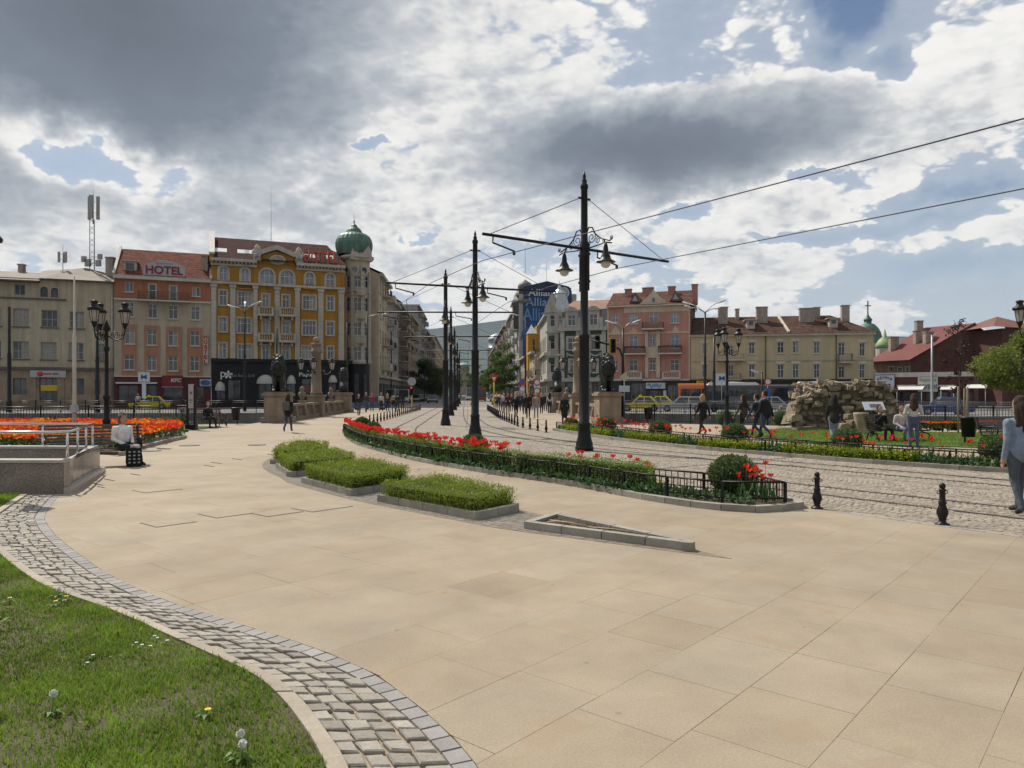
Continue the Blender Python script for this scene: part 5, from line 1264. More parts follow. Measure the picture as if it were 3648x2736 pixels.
def yellow_row():
 yl=M('pale_yellow_render',(.50,.425,.27),.9,.1,.5,.2,streak=.16);wht=M('pale_trim',(.56,.52,.42),.85,.12,1,streak=.2);tile=M_tile('weathered_tiles',(.12,.066,.05),.34,.26,.85,.35);dk=MATS['dark_shop_front']
 u0,u1=2460,3112;d0,d1=103.6,99.2;f=Fac.px(u0,d0,u1,d1);t=thing('corner_house','long pale yellow two storey house with weathered brown tile roof','building',tuple(f.W(f.L/2,0)))
 A=lambda *q:f.rect(C4,*q);B=lambda *q:f.rect(C5,*q)
 ws=[A(1070,650,1115,740),A(1465,640,1515,735),A(1705,635,1760,730),A(1835,632,1885,728),A(1070,830,1115,935),A(1290,830,1335,925),A(1465,825,1515,938),A(1705,825,1760,940),A(1835,825,1885,940),B(52,592,98,680)if False else None,
   B(220,592,265,682),B(580,600,622,705),B(220,770,265,878),B(580,770,622,878),B(52,592,98,680),B(52,770,98,878)]
 ws=[w for w in ws if w];ded=[]
 for w in ws:
  if not any(abs(w[0]-q[0])<1.2 and abs(w[1]-q[1])<1 for q in ded):ded.append(w)
 ws=ded;dr=[A(1290,665,1332,750),B(412,597,465,700),B(415,785,462,878)]
 zt=f.sz(2790,cv(C4,565))[1];zg=f.sz(2790,cv(C4,950))[1]
 kid(f.wall(ws+dr,0,zg,f.L,zt,.25).build('wall',yl),t)
 for w in ws:
  f.window(t,w,2,1,.62,W_FRAME,GLASS,.14,None,.1,wht,random.random()<.3);f.band(w[0]-.2,w[3]+.06,w[2]+.2,w[3]+.42,.08,'window_head',wht,t)
 for w in dr:f.window(t,w,2,1,.7,W_FRAME,GLASS,.14,name='balcony_door')
 for a in (f.sz(cu(C4,1605),0)[0],f.sz(cu(C5,395),0)[0]):
  m=MB();p=f.W(a,zg,.12);m.tube([p,p+Vector((0,0,zt-zg-.1))],.07,6);kid(m.build('downpipe',M('old_pipe',(.13,.10,.08),.7,.3,3)),t)
 zs=f.sz(2790,cv(C4,745))[1]-.9;f.band(0,zs,f.L,zs+.16,.06,'string_course',M('grey_band',(.36,.32,.25),.9,.2,1),t)
 r=A(1190,735,1415,795);f.slab(r[0],r[2],r[1]-.02,r[1]+.16,.002,1.2,t,wht);f.rail(r[0]+.05,r[2]-.05,r[1]+.17,r[3],1.12,t,M('balcony_mesh',(.33,.30,.24),.7,.2,4),.2,.015)
 r=A(1190,905,1395,960);f.slab(r[0],r[2],r[1],r[1]+.14,.002,.9,t,wht);f.rail(r[0]+.05,r[2]-.05,r[1]+.15,r[3],.85,t,IRON,.2,.015)
 r=B(405,690,515,760);f.slab(r[0],r[2],r[1],r[1]+.16,.002,1.1,t,wht);f.rail(r[0]+.05,r[2]-.05,r[1]+.17,r[3],1.0,t,IRON,.16,.015)
 f.band(-.05,zt-.3,f.L+.2,zt,.4,'cornice',wht,t)
 kid(f.body(11,-.05,zt).build('side_wall',yl),t)
 E=lambda a,o,z:f.W(a,z,o);zr=f.sz(2790,cv(C4,430))[1]+.75;rb=-5.6
 roof_poly([[E(-.05,.6,zt),E(f.L+.4,.6,zt),E(f.L-4.2,rb,zr),E(-.05,rb,zr)],[E(f.L+.4,.6,zt),E(f.L+.4,-11.4,zt),E(f.L-4.2,rb,zr)],[E(-.05,rb,zr),E(f.L-4.2,rb,zr),E(f.L+.4,-11.4,zt),E(-.05,-11.4,zt)]],tile,t)
 m=MB();a=f.sz(cu(C4,1790),0)[0];q=[f.W(a-.5,zr+.02,rb),f.W(a-.2,zr+.02,rb),f.W(a+.25,zt+.1,.5),f.W(a-.05,zt+.1,.5)];up=Vector((0,0,.22));m.add([p+up for p in q]+q,[(0,1,2,3),(4,0,3,7),(1,5,6,2),(3,2,6,7)]);kid(m.build('fire_wall',wht),t)
 for C_,x,w,h in ((C4,1265,1.3,1.5),(C4,1402,.5,.6),(C4,1605,1.5,1.4),(C5,205,1.9,1.1),(C5,305,.9,.6),(C5,520,1.0,1.4)):
  a=f.sz(cu(C_,x),0)[0];o=-3.6 if h>1 else -5.2;zb=zt+(zr-zt)*(.6-o)/6.2;chimney(t,f.W(a,zb,o),w,.9,h+.6,math.atan2(f.e.y,f.e.x))
 for C_,x in ((C4,1490),(C5,390)):
  a=f.sz(cu(C_,x),0)[0];z0=zt+1.3;m=MB();f.box(m,a-.55,z0-.5,a+.55,z0+.7,-2.6,-1.0);f.box(m,a-.85,z0+.71,a+.85,z0+.83,-3.2,-.8);d=kid(m.build('dormer',MATS['dormer_paint']),t);m=MB();f.box(m,a-.3,z0+.05,a+.3,z0+.55,-1.0,-.97);kid(m.build('pane',GLASS),d)
 f.band(0,zg-.25,f.L,zg,.25,'shop_cornice',dk,t)
 gx=[A(1010+150*k,995,1130+150*k,1120)for k in range(6)]+[B(120+150*k,905,240+150*k,1010)for k in range(3)];ded=[]
 for w in sorted(gx):
  if not ded or w[0]>ded[-1][2]+.3:ded.append(w)
 kid(f.wall(ded,0,-.05,f.L,zg-.26,.4).build('shop_front',dk),t)
 for r in ded:f.window(t,r,3,1,None,IRON,GLASS,.3,name='shop_window')
 YL=M('letters_yellow',(.72,.50,.02),.5,.08,3)
 r=A(1022,962,1165,998);s=thing('shop_lettering','yellow supermarket letters above the shop front behind the bus','sign',tuple(f.W(r[0],r[1],.3)));lettering('BILLA',f.W((r[0]+r[2])/2,(r[1]+r[3])/2,.28),f.n,r[2]-r[0],r[3]-r[1],YL,s,.05,0,.02)
 r=A(1828,980,1870,1010);sign_board('shop_sign','small yellow square supermarket sign behind the bus roof',f,r,YL,.25,.35)
yellow_row()
def green_corner():
 gr=M('dark_green_render',(.045,.075,.055),.85,.2,.8,.2,streak=.2);wht=M('grey_stucco',(.43,.41,.36),.85,.2,.8,.3,streak=.35);sl=M('mansard_slate',(.30,.31,.32),.6,.3,1.2,.2,streak=.35);rust=M('rusty_sheet',(.26,.145,.10),.7,.35,.8,.1,streak=.35)
 u0,u1=1990,2163;f=Fac.px(u0,109.2,u1,107.2);t=thing('corner_building','grey and green ornate corner house with silver turret roof','building',tuple(f.W(f.L/2,0)))
 R_=lambda *q:f.rect(C3,*q);S=lambda x:f.sz(cu(C3,x),0)[0];zm=f.sz(2080,cv(C3,665))[1];zt=f.sz(2080,cv(C3,515))[1];zg=f.sz(2080,cv(C3,1045))[1]
 ws=[R_(1500,735,1562,822),R_(1668,725,1740,822),R_(1515,892,1562,988),R_(1668,890,1712,990),R_(1590,892,1640,988),R_(1590,735,1645,822)]
 kid(f.wall(ws,0,zg,f.L,zm,.25).build('wall',gr),t)
 for w in ws:
  f.window(t,w,2,1,.62,W_FRAME,GLASS,.13,wht,.3,wht)
  f.band(w[0]-.35,w[1]-1.25,w[2]+.35,w[1]-.2,.07,'relief_panel',gr,t)
  m=MB();zc=w[1]-.55;am=(w[0]+w[2])/2
  for k in range(9):a=am+(k-4)*.17;z=zc-.28*(1-((k-4)/4)** 2);f.box(m,a-.09,z-.1,a+.09,z+.1,.075,.15)
  for a in (am-.75,am+.75):f.box(m,a-.07,zc-.5,a+.07,zc+.2,.075,.14)
  kid(m.build('garland',wht),t)
 for x in (1460,1575,1650,1765):f.band(S(x)-.3,zg,S(x)+.3,zm-.3,.14,'pilaster',wht,t)
 f.band(-.1,zm-.3,f.L,zm+.15,.5,'cornice',wht,t);f.band(-.1,zg-.2,f.L,zg+.3,.35,'cornice',wht,t);zq=f.sz(2080,cv(C3,860))[1]
 E=lambda a,o,z:f.W(a,z,o)
 roof_poly([[E(0,.25,zm+.15),E(f.L,.25,zm+.15),E(f.L,-1.0,zt),E(0,-1.0,zt)]],sl,t,'mansard')
 roof_poly([[E(0,-.8,zt),E(f.L,-.8,zt),E(f.L,-6,zt+1.9),E(1.2,-6,zt+1.9)],[E(0,-.8,zt),E(1.2,-6,zt+1.9),E(0,-11,zt)]],rust,t)
 for x0,x1,y0 in ((1498,1562,520),(1660,1722,512)):
  r=R_(x0,y0,x1,658);am=(r[0]+r[2])/2;hw=(r[2]-r[0])/2+.25;wr=(am-hw+.3,zm+.45,am+hw-.3,zm+3.6 if False else r[3]-.9)
  keep=f.p0.copy();f.p0=f.p0+f.n*.32
  m=f.wall([wr],am-hw,zm+.16,am+hw,r[3]-.4,.2);f.box(m,am-hw-.15,r[3]-.4,am+hw+.15,r[3]-.15,-1.2,.2);m.add([f.W(am-hw,r[3]-.14,.1),f.W(am+hw,r[3]-.14,.1),f.W(am+hw*.4,r[3]+.25,.1),f.W(am-hw*.4,r[3]+.25,.1)],[(0,1,2,3)]);f.box(m,am-hw-.5,zm+.16,am-hw-.02,zm+1.6,-.3,.04);f.box(m,am+hw+.02,zm+.16,am+hw+.5,zm+1.6,-.3,.04)
  for sx in (-1,1):m.quad(f.W(am+sx*hw,zm+.16,0),f.W(am+sx*hw,zm+.16,-1.2),f.W(am+sx*hw,r[3]-.4,-1.2),f.W(am+sx*hw,r[3]-.4,0))
  kid(m.build('dormer',wht),t);f.window(t,wr,2,1,.62,W_FRAME,GLASS,.1);f.p0=keep
 kid(f.body(11,-.05,zm).build('side_wall',wht),t)
 uc=cu(C3,1392);p0=Vector((XU(cu(C3,1345),110.5),110.5,0));p1=Vector((XU(cu(C3,1452),109.0),109.0,0));fb=Fac(tuple((p0)[:2]),tuple((p1)[:2]));zb=fb.sz(uc,cv(C3,545))[1]
 Rb=lambda *q:fb.rect(C3,*q);wb=[Rb(1365,565,1400,650),Rb(1428,565,1448,650),Rb(1365,730,1400,818),Rb(1428,730,1446,818),Rb(1365,895,1400,990),Rb(1428,895,1446,990)]
 kid(fb.wall(wb,0,zg,fb.L,zb,.22,wb[:2]).build('turret_wall',wht),t)
 for w in wb:fb.window(t,w,2 if w[2]-w[0]>.9 else 1,1,.62,W_FRAME,GLASS,.12)
 for x in (1408,1418):fb.band(fb.sz(cu(C3,x),0)[0]-.1,zg,fb.sz(cu(C3,x),0)[0]+.1,zb,.08,'pilaster',wht,t)
 for y,o in ((690,.25),(860,.2),(1045,.35)):z=fb.sz(uc,cv(C3,y))[1];fb.band(-.1,z-.15,fb.L+.1,z+.15,o,'string_course',wht,t)
 for y in (705,870):fb.band(.35,fb.sz(uc,cv(C3,y))[1]-.9,1.5,fb.sz(uc,cv(C3,y))[1]-.2,.06,'relief_panel',gr,t)
 kid(fb.body(4,zg,zb).build('turret_side',wht),t)
 cxx=fb.L*.45;m=MB();F_=[fb.W(-.3,zb,.2),fb.W(fb.L*.62,zb,.2),fb.W(fb.L*.62,zb+.6,.2),fb.W(fb.L*.31,zb+2.7,.2),fb.W(-.3,zb+.6,.2)];B_=[p-fb.n*1.2 for p in F_];n=5
 m.add(F_+B_,[tuple(range(n)),tuple(range(2*n-1,n-1,-1))]+[(i,n+i,n+(i+1)%n,(i+1)%n)for i in range(n)]);gb=kid(m.build('gablet',wht),t)
 c=fb.W(fb.L*.31,zb+1.1,.21);m=MB();m.lathe((0,0,0),[(.55,0),(.55,.06),(.36,.06),(.36,.01)],14,False);m.lathe((0,0,.012),[(.001,0),(.37,0)],14,False);m.xform(Matrix.Translation(c)@fb.n.to_track_quat('Z','Y').to_matrix().to_4x4());kid(m.build('round_window',MATS['grey_stucco']),gb)
 tc=fb.W(fb.L*.42,0,-1.8);k=C3[2]/FPX*110;z0=fb.sz(uc,cv(C3,515))[1];z1=fb.sz(uc,cv(C3,400))[1];z2=fb.sz(uc,cv(C3,335))[1]
 m=MB();m.lathe((tc.x,tc.y,z0),[(1.75,-.8),(1.7,0),(1.45,.7),(1.15,1.9),(.95,(z1-z0)*.86),(.85,z1-z0),(1.0,z1-z0+.1),(.4,z1-z0+.7),(.2,z1-z0+1.3),(.09,z2-z0-.3),(.02,z2-z0+.8)],8,False,rz=math.pi/8);kid(m.build('turret_roof',M('silver_sheet',(.50,.51,.52),.4,.2,1,metal=.5,streak=.3)),t)
 q0=p0;q1=V2(4.55,128)+NX*.3;fs=Fac(tuple((q1)[:2]),tuple((q0)[:2]));zz=zb-.3;wl=[]
 for k in range(4):
  for z in (zg+1.2,zg+4.7,zg+8.2):a=1.5+k*(fs.L-2.6)/4;wl.append((a,z,a+1.2,z+2.0))
 kid(fs.wall([w for w in wl if w[3]<zz],0,zg,fs.L,zz,.25).build('wall',wht),t)
 for w in wl:
  if w[3]<zz:fs.window(t,w,2,1,.62,W_FRAME,GLASS,.12,wht,.2)
 for z in (zg,zz,zg+4.0):fs.band(0,z-.15,fs.L,z+.2,.45,'cornice',wht,t)
 for z in (zg+1.0,zg+4.5):fs.slab(2,5,z-.1,z+.05,.002,1.0,t,wht);fs.rail(2.05,4.95,z+.06,z+1.0,.95,t,IRON,.2,.02)
 dk=M('grey_shop_front',(.20,.19,.17),.8,.25,1)
 gx=[R_(1480,1062,1545,1140),R_(1575,1062,1640,1140),R_(1680,1062,1750,1140)];kid(f.wall(gx,0,-.05,f.L,zg-.2,.4).build('shop_front',dk),t);
 for r in gx:f.window(t,r,2,1,None,IRON,GLASS,.3,name='shop_window')
 gb_=[(.5,.2,1.7,zg-1.0),(2.2,.2,3.6,zg-1.0)];kid(fb.wall(gb_,0,-.05,fb.L,zg-.2,.3).build('shop_front',dk),t)
 for r in gb_:fb.window(t,r,1,1,.75,IRON,GLASS,.2,name='shop_window')
 gs=[(1+4*k,.2,4+4*k,zg-1.0)for k in range(4)if 4+4*k<fs.L];kid(fs.wall(gs,0,-.05,fs.L,zg-.2,.3).build('shop_front',dk),t)
 for r in gs:fs.window(t,r,2,1,.75,IRON,GLASS,.2,name='shop_window')
green_corner()
# ---------------------------------------------------------------- boulevard rows
def street_house(name,label,f,H,floors,bays,wallc,depth=12,roof=None,roofc=None,gf=None,balc=(),frame=W_FRAME,detail=True,seed=0,attic=0.0,wfrac=.45,glass=None,zg=4.2,trimc=None):
 rng=random.Random(seed);t=thing(name,label,'building',tuple(f.W(f.L/2,0)),0,'houses along the boulevard')
 trim=trimc or MATS['grey_stucco'];fh=(H-zg)/floors;bw=f.L/bays;ws=[]
 for k in range(floors):
  for b in range(bays):
   a=b*bw+bw/2;w=bw*wfrac/2;z=zg+k*fh+fh*.28;ws.append((a-w,z,a+w,z+fh*.58,k,b))
 kid(f.wall([w[:4]for w in ws],0,zg,f.L,H,.25).build('wall',wallc),t)
 if detail:
  for w in ws:f.window(t,w[:4],2,1,.65,frame,glass or GLASS,.13,None,.1,trim if rng.random()<.8 else None,rng.random()<.3)
 else:
  fr=MB();g=MB()
  for w in ws:
   x0,y0,x1,y1=w[:4];xm=(x0+x1)/2;f.box(fr,x0,y0,x0+.08,y1,-.2,-.1);f.box(fr,x1-.08,y0,x1,y1,-.2,-.1);f.box(fr,xm-.04,y0,xm+.04,y1,-.2,-.1);f.box(fr,x0,y1-.1,x1,y1,-.2,-.1);g.quad(f.W(x0,y0,-.18),f.W(x1,y0,-.18),f.W(x1,y1,-.18),f.W(x0,y1,-.18))
  kid(kind(fr.build('window_frames',frame),'stuff'),t);kid(kind(g.build('window_panes',GLASS),'stuff'),t)
 for b in balc:
  for k in range(floors):
   if rng.random()<.2:continue
   a=b*bw+bw/2;z=zg+k*fh+fh*.26;hw=min(bw*.48,1.7);f.slab(a-hw,a+hw,z-.14,z,.002,1.25,t,trim)
   if rng.random()<.5:f.rail(a-hw+.04,a+hw-.04,z+.002,z+.95,1.2,t,IRON,.2,.02)
   else:
    m=MB();f.box(m,a-hw,z+.002,a+hw,z+.95,1.15,1.25);f.box(m,a-hw,z+.002,a-hw+.08,z+.95,.02,1.15);f.box(m,a+hw-.08,z+.002,a+hw,z+.95,.02,1.15);kid(m.build('parapet',wallc),t)
 f.band(-.02,H-.3,f.L+.02,H+.1,.6,'cornice',trim,t);f.band(0,zg-.25,f.L,zg+.1,.35,'cornice',trim,t)
 kid(f.body(depth,-.05,H).build('side_wall',roofc if roofc and attic<0 else wallc),t)
 E=lambda a,o,z:f.W(a,z,o)
 if roof is not None:
  zr=H+roof
  roof_poly([[E(-.1,.6,H+.1),E(f.L+.1,.6,H+.1),E(f.L+.1,-depth*.5,zr),E(-.1,-depth*.5,zr)],[E(-.1,-depth*.5,zr),E(f.L+.1,-depth*.5,zr),E(f.L+.1,-depth,H),E(-.1,-depth,H)]],roofc,t)
  for a in (0,f.L):m=MB();m.add([f.W(a,H,0),f.W(a,H,-depth),f.W(a,zr,-depth*.5)],[(0,1,2)]);kid(m.build('gable',wallc),t)
  for k in range(2):a=f.L*(.25+.5*k);chimney(t,f.W(a,zr-.4,-depth*.45),.8,1.2,1.5)
 else:
  m=MB();m.add([f.W(0,H+.05,.1),f.W(f.L,H+.05,.1),f.W(f.L,H+.05,-depth),f.W(0,H+.05,-depth)],[(0,1,2,3)]);kid(m.build('roof',roofc or trim),t)
 gm=gf or MATS['grey_shop_front'];n=max(1,int(f.L/4.5));gw=[(f.L*k/n+.4,.1,f.L*(k+1)/n-.4,zg-1.1)for k in range(n)]
 kid(f.wall(gw,0,-.05,f.L,zg-.25,.4).build('shop_front',gm),t)
 for r in gw:f.window(t,r,2,1,None,IRON,GLASS,.3,name='shop_window')
 return t
def left_pt(dd):return V2(-18.7,103)+AX*((dd-103)/AX.y)
def right_pt(dd):return V2(5.1,109)+AX*((dd-109)/AX.y)
def rows():
 grey=M('grey_render',(.36,.345,.32),.9,.16,.5,.2,streak=.3);dkb=M('soot_brown_render',(.17,.13,.10),.9,.25,.5,.2,streak=.35);tan=M('tan_render',(.40,.32,.22),.9,.18,.5,.2,streak=.3);oc=MATS['ochre_render'];red=M('red_roof_sheet',(.25,.06,.05),.7,.2,.8,streak=.2);dr=M('dark_roof',(.09,.08,.075),.8,.25,1);br=MATS['brown_clay_tiles']
 L=[(104.5,118,18.6,4,4,MATS['turret_stucco'],None,MATS['maroon_tiles'],(1,3),'cream side wing of the domed hotel with iron balconies',3.2,True),
   (118.3,134,17.2,4,5,grey,None,dr,(),'light grey boulevard house beside the hotel side wing',None,True),
   (134.3,158,18.2,5,7,dkb,None,red,(1,3,5),'sooty brown house with tall dark red roof',4.6,True),
   (158.3,186,19.0,5,8,tan,None,br,(2,5),'tan house with stacked balconies before the grey block',2.2,True),
   (186.3,224,24.0,6,9,grey,None,dr,(1,4,7),'tall plain grey apartment block along the boulevard',None,True),
   (224.3,290,21.0,5,14,dkb,None,dr,(3,9),'long dark brown boulevard house with low roof',1.8,False),
   (290.4,400,24.0,6,20,tan,None,br,(),'far tan apartment house at the end of the boulevard row',2.0,False)]
 for i,(a,b,H,fl,bays,wc,_,rc,bal,lab,rf,det)in enumerate(L):
  p,q=left_pt(a),left_pt(b);f=Fac(tuple(p[:2]),tuple(q[:2]))
  street_house('boulevard_house',lab,f,H,fl,bays,wc,13,rf,rc,None,bal,W_OLD if i else W_FRAME,det,30+i)
 Rr_=[(128.5,138.5,9.0,2,3,MATS['hotel_cream'],None,dr,(1,),'low cream boulevard house beside the green corner house',None,True),
   (146,163,9.0,2,5,grey,None,dr,(),'low grey house before the blue bannered office',None,True),
   (190.3,222,22.0,6,8,grey,None,dr,(2,5),'grey slab apartment block behind the blue bannered office',None,True),
   (222.3,300,22.5,6,16,dkb,None,dr,(4,9,13),'dark house with deep eaves behind the street trees',2.4,False),
   (300.3,385,20.5,6,16,tan,None,dr,(),'far tan house on the tree lined side',None,False)]
 for i,(a,b,H,fl,bays,wc,_,rc,bal,lab,rf,det)in enumerate(Rr_):
  p,q=right_pt(a),right_pt(b);f=Fac(tuple(q[:2]),tuple(p[:2]))
  street_house('boulevard_house',lab,f,H,fl,bays,wc,13,rf,rc,None,bal,W_OLD,det,60+i)
 p=right_pt(388);t=thing('domed_house','distant corner house with small grey cupola','building',tuple(p+NX*4));m=MB();m.box(tuple(p+NX*4+Vector((0,0,12.5))),(9,9,25));kid(m.build('wall',grey),t);m=MB();m.lathe(tuple(p+NX*4+Vector((0,0,25))),[(4.8,0),(4.9,.5),(4.2,.6),(4.2,4.2),(4.6,4.4),(4.4,5.2),(3.2,6.8),(1.2,7.6),(.2,8)],14);kid(m.build('cupola',ZINC),t)
 p,q=right_pt(166),right_pt(190);f=Fac(tuple(q[:2]),tuple(p[:2]));H=24.0
 t=street_house('office_tower','tall pale office with a blue bannered side wall and corner cupola',f,H,7,6,M('pale_office_render',(.42,.42,.41),.85,.15,.6,streak=.3),13,None,dr,None,(1,4),W_FRAME,True,91)
 del t['group']
 fs=Fac(tuple(p[:2]),tuple((p+NX*12.6)[:2]));z0=5;blue=bpy.data.materials.new('blue_banner');blue.use_nodes=True;tt=NT(blue.node_tree);bs=tt.n['Principled BSDF'];bs.inputs['Roughness'].default_value=.6
 sp=tt.new('ShaderNodeSeparateXYZ');tt.link(tt.new('ShaderNodeTexCoord').outputs['Object'],sp.inputs[0]);tt.link(tt.ramp(tt.lin(sp.outputs[2],-2,25),[(0,(.02,.045,.13)),(.45,(.025,.075,.22)),(.75,(.02,.055,.16)),(1,(.012,.03,.085))]),bs.inputs['Base Color'])
 ban=thing('wall_banner','huge dark blue insurance banner covering the office side wall','banner',tuple(fs.W(6,z0,.2)));m=MB()
 pr=[(.8,z0),(11.9,z0),(11.9,24.6),(11.3,25.7),(6.3,26.9),(1.0,25.6)];F_=[fs.W(a,z,.22)for a,z in pr];B_=[x-fs.n*.18 for x in F_];n=6;m.add(F_+B_,[tuple(range(n)),tuple(range(11,5,-1))]+[(i,n+i,n+(i+1)%n,(i+1)%n)for i in range(n)]);kid(m.build('cloth',blue),ban)
 for k,(z,h,col)in enumerate(((24.3,1.55,(.55,.60,.66)),(22.2,1.9,(.20,.36,.55)),(19.4,2.9,(.10,.26,.46)),(15.6,3.9,(.04,.14,.32)))):
  lettering('Allianz',fs.W(5.4-k*.25,z,.24),fs.n,6.7+k*.7,h,M('banner_letters_%d' %k,col,.6,.05,1),ban,.02,0,.01)
 LWb=MATS['banner_letters_0'];c=fs.W(10.1,24.3,.24);m=MB();m.lathe((0,0,0),[(1.25,0),(1.25,.03),(1.0,.03),(1.0,0)],22,False);m.xform(Matrix.Translation(c)@fs.n.to_track_quat('Z','Y').to_matrix().to_4x4());
 for a,h in ((-.38,1.1),(0,1.6),(.38,1.1)):fs.box(m,10.1+a-.12,24.3-h/2,10.1+a+.12,24.3+h/2,.24,.27)
 kid(m.build('emblem',LWb),ban)
 m=MB();n=5;H=24.0;pr=[(.0,H),(11.8,H),(11.8,25.4),(6.3,26.6),(0,25.2)];F_=[fs.W(a,z,0)for a,z in pr];B_=[x-fs.n*10 for x in F_];m.add(F_+B_,[tuple(range(n)),tuple(range(9,4,-1))]+[(i,n+i,n+(i+1)%n,(i+1)%n)for i in range(n)]);kid(m.build('attic',dr),t)
 cc=p+NX*1.6+AX*2.6;m=MB();m.lathe((cc.x,cc.y,H-7.6),[(2.7,0),(2.7,5.4),(3.1,5.6),(3.1,6.3),(2.7,6.5),(2.5,7.6),(1.9,8.6),(1.6,8.9),(1.7,9.2),(1.7,9.8),(1.3,10.4),(.5,10.9),(.1,11.2)],18);kid(m.build('cupola',M('cupola_sheet',(.17,.16,.15),.6,.25,1,streak=.3)),t)
 m=MB();m.tube([(cc.x,cc.y,H+5),(cc.x,cc.y,H+12.5)],.05,4);m.tube([(cc.x+5,cc.y+3,H+2),(cc.x+5,cc.y+3,H+9)],.04,4);kid(m.build('aerial',ZINC),t)
 p=right_pt(140)-NX*.15;f=Fac(tuple(p[:2]),tuple((p+NX*2.9)[:2]));t=thing('annex','narrow bright orange yellow bay with little peaked roof over the shops','building',tuple(f.W(1.4,5.4)))
 oy=M('orange_yellow_panel',(.46,.22,.02),.7,.12,.8,streak=.15);wr=[(.85,6.2,1.4,8.0),(.85,9.4,1.4,12.0)];kid(f.wall(wr,0,5.4,1.45+.25,13.0,.2).build('wall',oy),t)
 for w in wr:f.window(t,w,1,1,.5,M('yellow_frame',(.6,.36,.05),.6,.1,3),GLASS,.1)
 kid(f.body(5.5,5.4,13.0,0,1.7).build('side_wall',oy),t);m=MB();m.quad(f.W(0,5.4),f.W(0,5.4,-5.5),f.W(1.7,5.4,-5.5),f.W(1.7,5.4));kid(m.build('soffit',oy),t)
 roof_poly([[f.W(-.1,13,.1),f.W(1.8,13,.1),f.W(.8,14.9,-2)],[f.W(1.8,13,.1),f.W(1.8,13,-4),f.W(.8,14.9,-2)],[f.W(-.1,13,.1),f.W(.8,14.9,-2),f.W(-.1,13,-4)]],MATS['silver_sheet'],t)
 m=MB();f.box(m,1.72,0,5.0,14.6,-5.5,-.4);f.box(m,0,0,1.7,5.35,-5.5,-1.2);kid(m.build('upper_wall',M('ochre_flat',(.42,.27,.09),.9,.15,.7)),t)
 p=V2(XU(1652,620),620);t=thing('church','distant brick church with pale green dome closing the boulevard','church',tuple(p));cm=M('church_brick',(.30,.235,.18),.9,.2,.3,streak=.2);m=MB();m.box((p.x,p.y,9),(13,13,18));m.box((p.x,p.y,19),(9,9,3));kid(m.build('nave',cm),t)
 m=MB();m.lathe((p.x,p.y,20),[(4.9,0),(4.9,3.3),(5.3,3.5)],20,False);kid(m.build('drum',cm),t);m=MB();m.lathe((p.x,p.y,23.5),[(5.3,0),(4.8,1.4),(3.6,2.5),(2.0,3.2),(.4,3.6),(.1,5)],20);kid(m.build('dome',M('pale_copper',(.26,.33,.27),.6,.2,.4)),t)
 for a in (-3,-2,-1,0,1,2,3):
  m=MB();m.box((p.x+4.9*math.sin(a*.4),p.y-4.9*math.cos(a*.4),21.6),(.9,.3,2.2),a*.4);kid(m.build('window',GLASS),t)
rows()
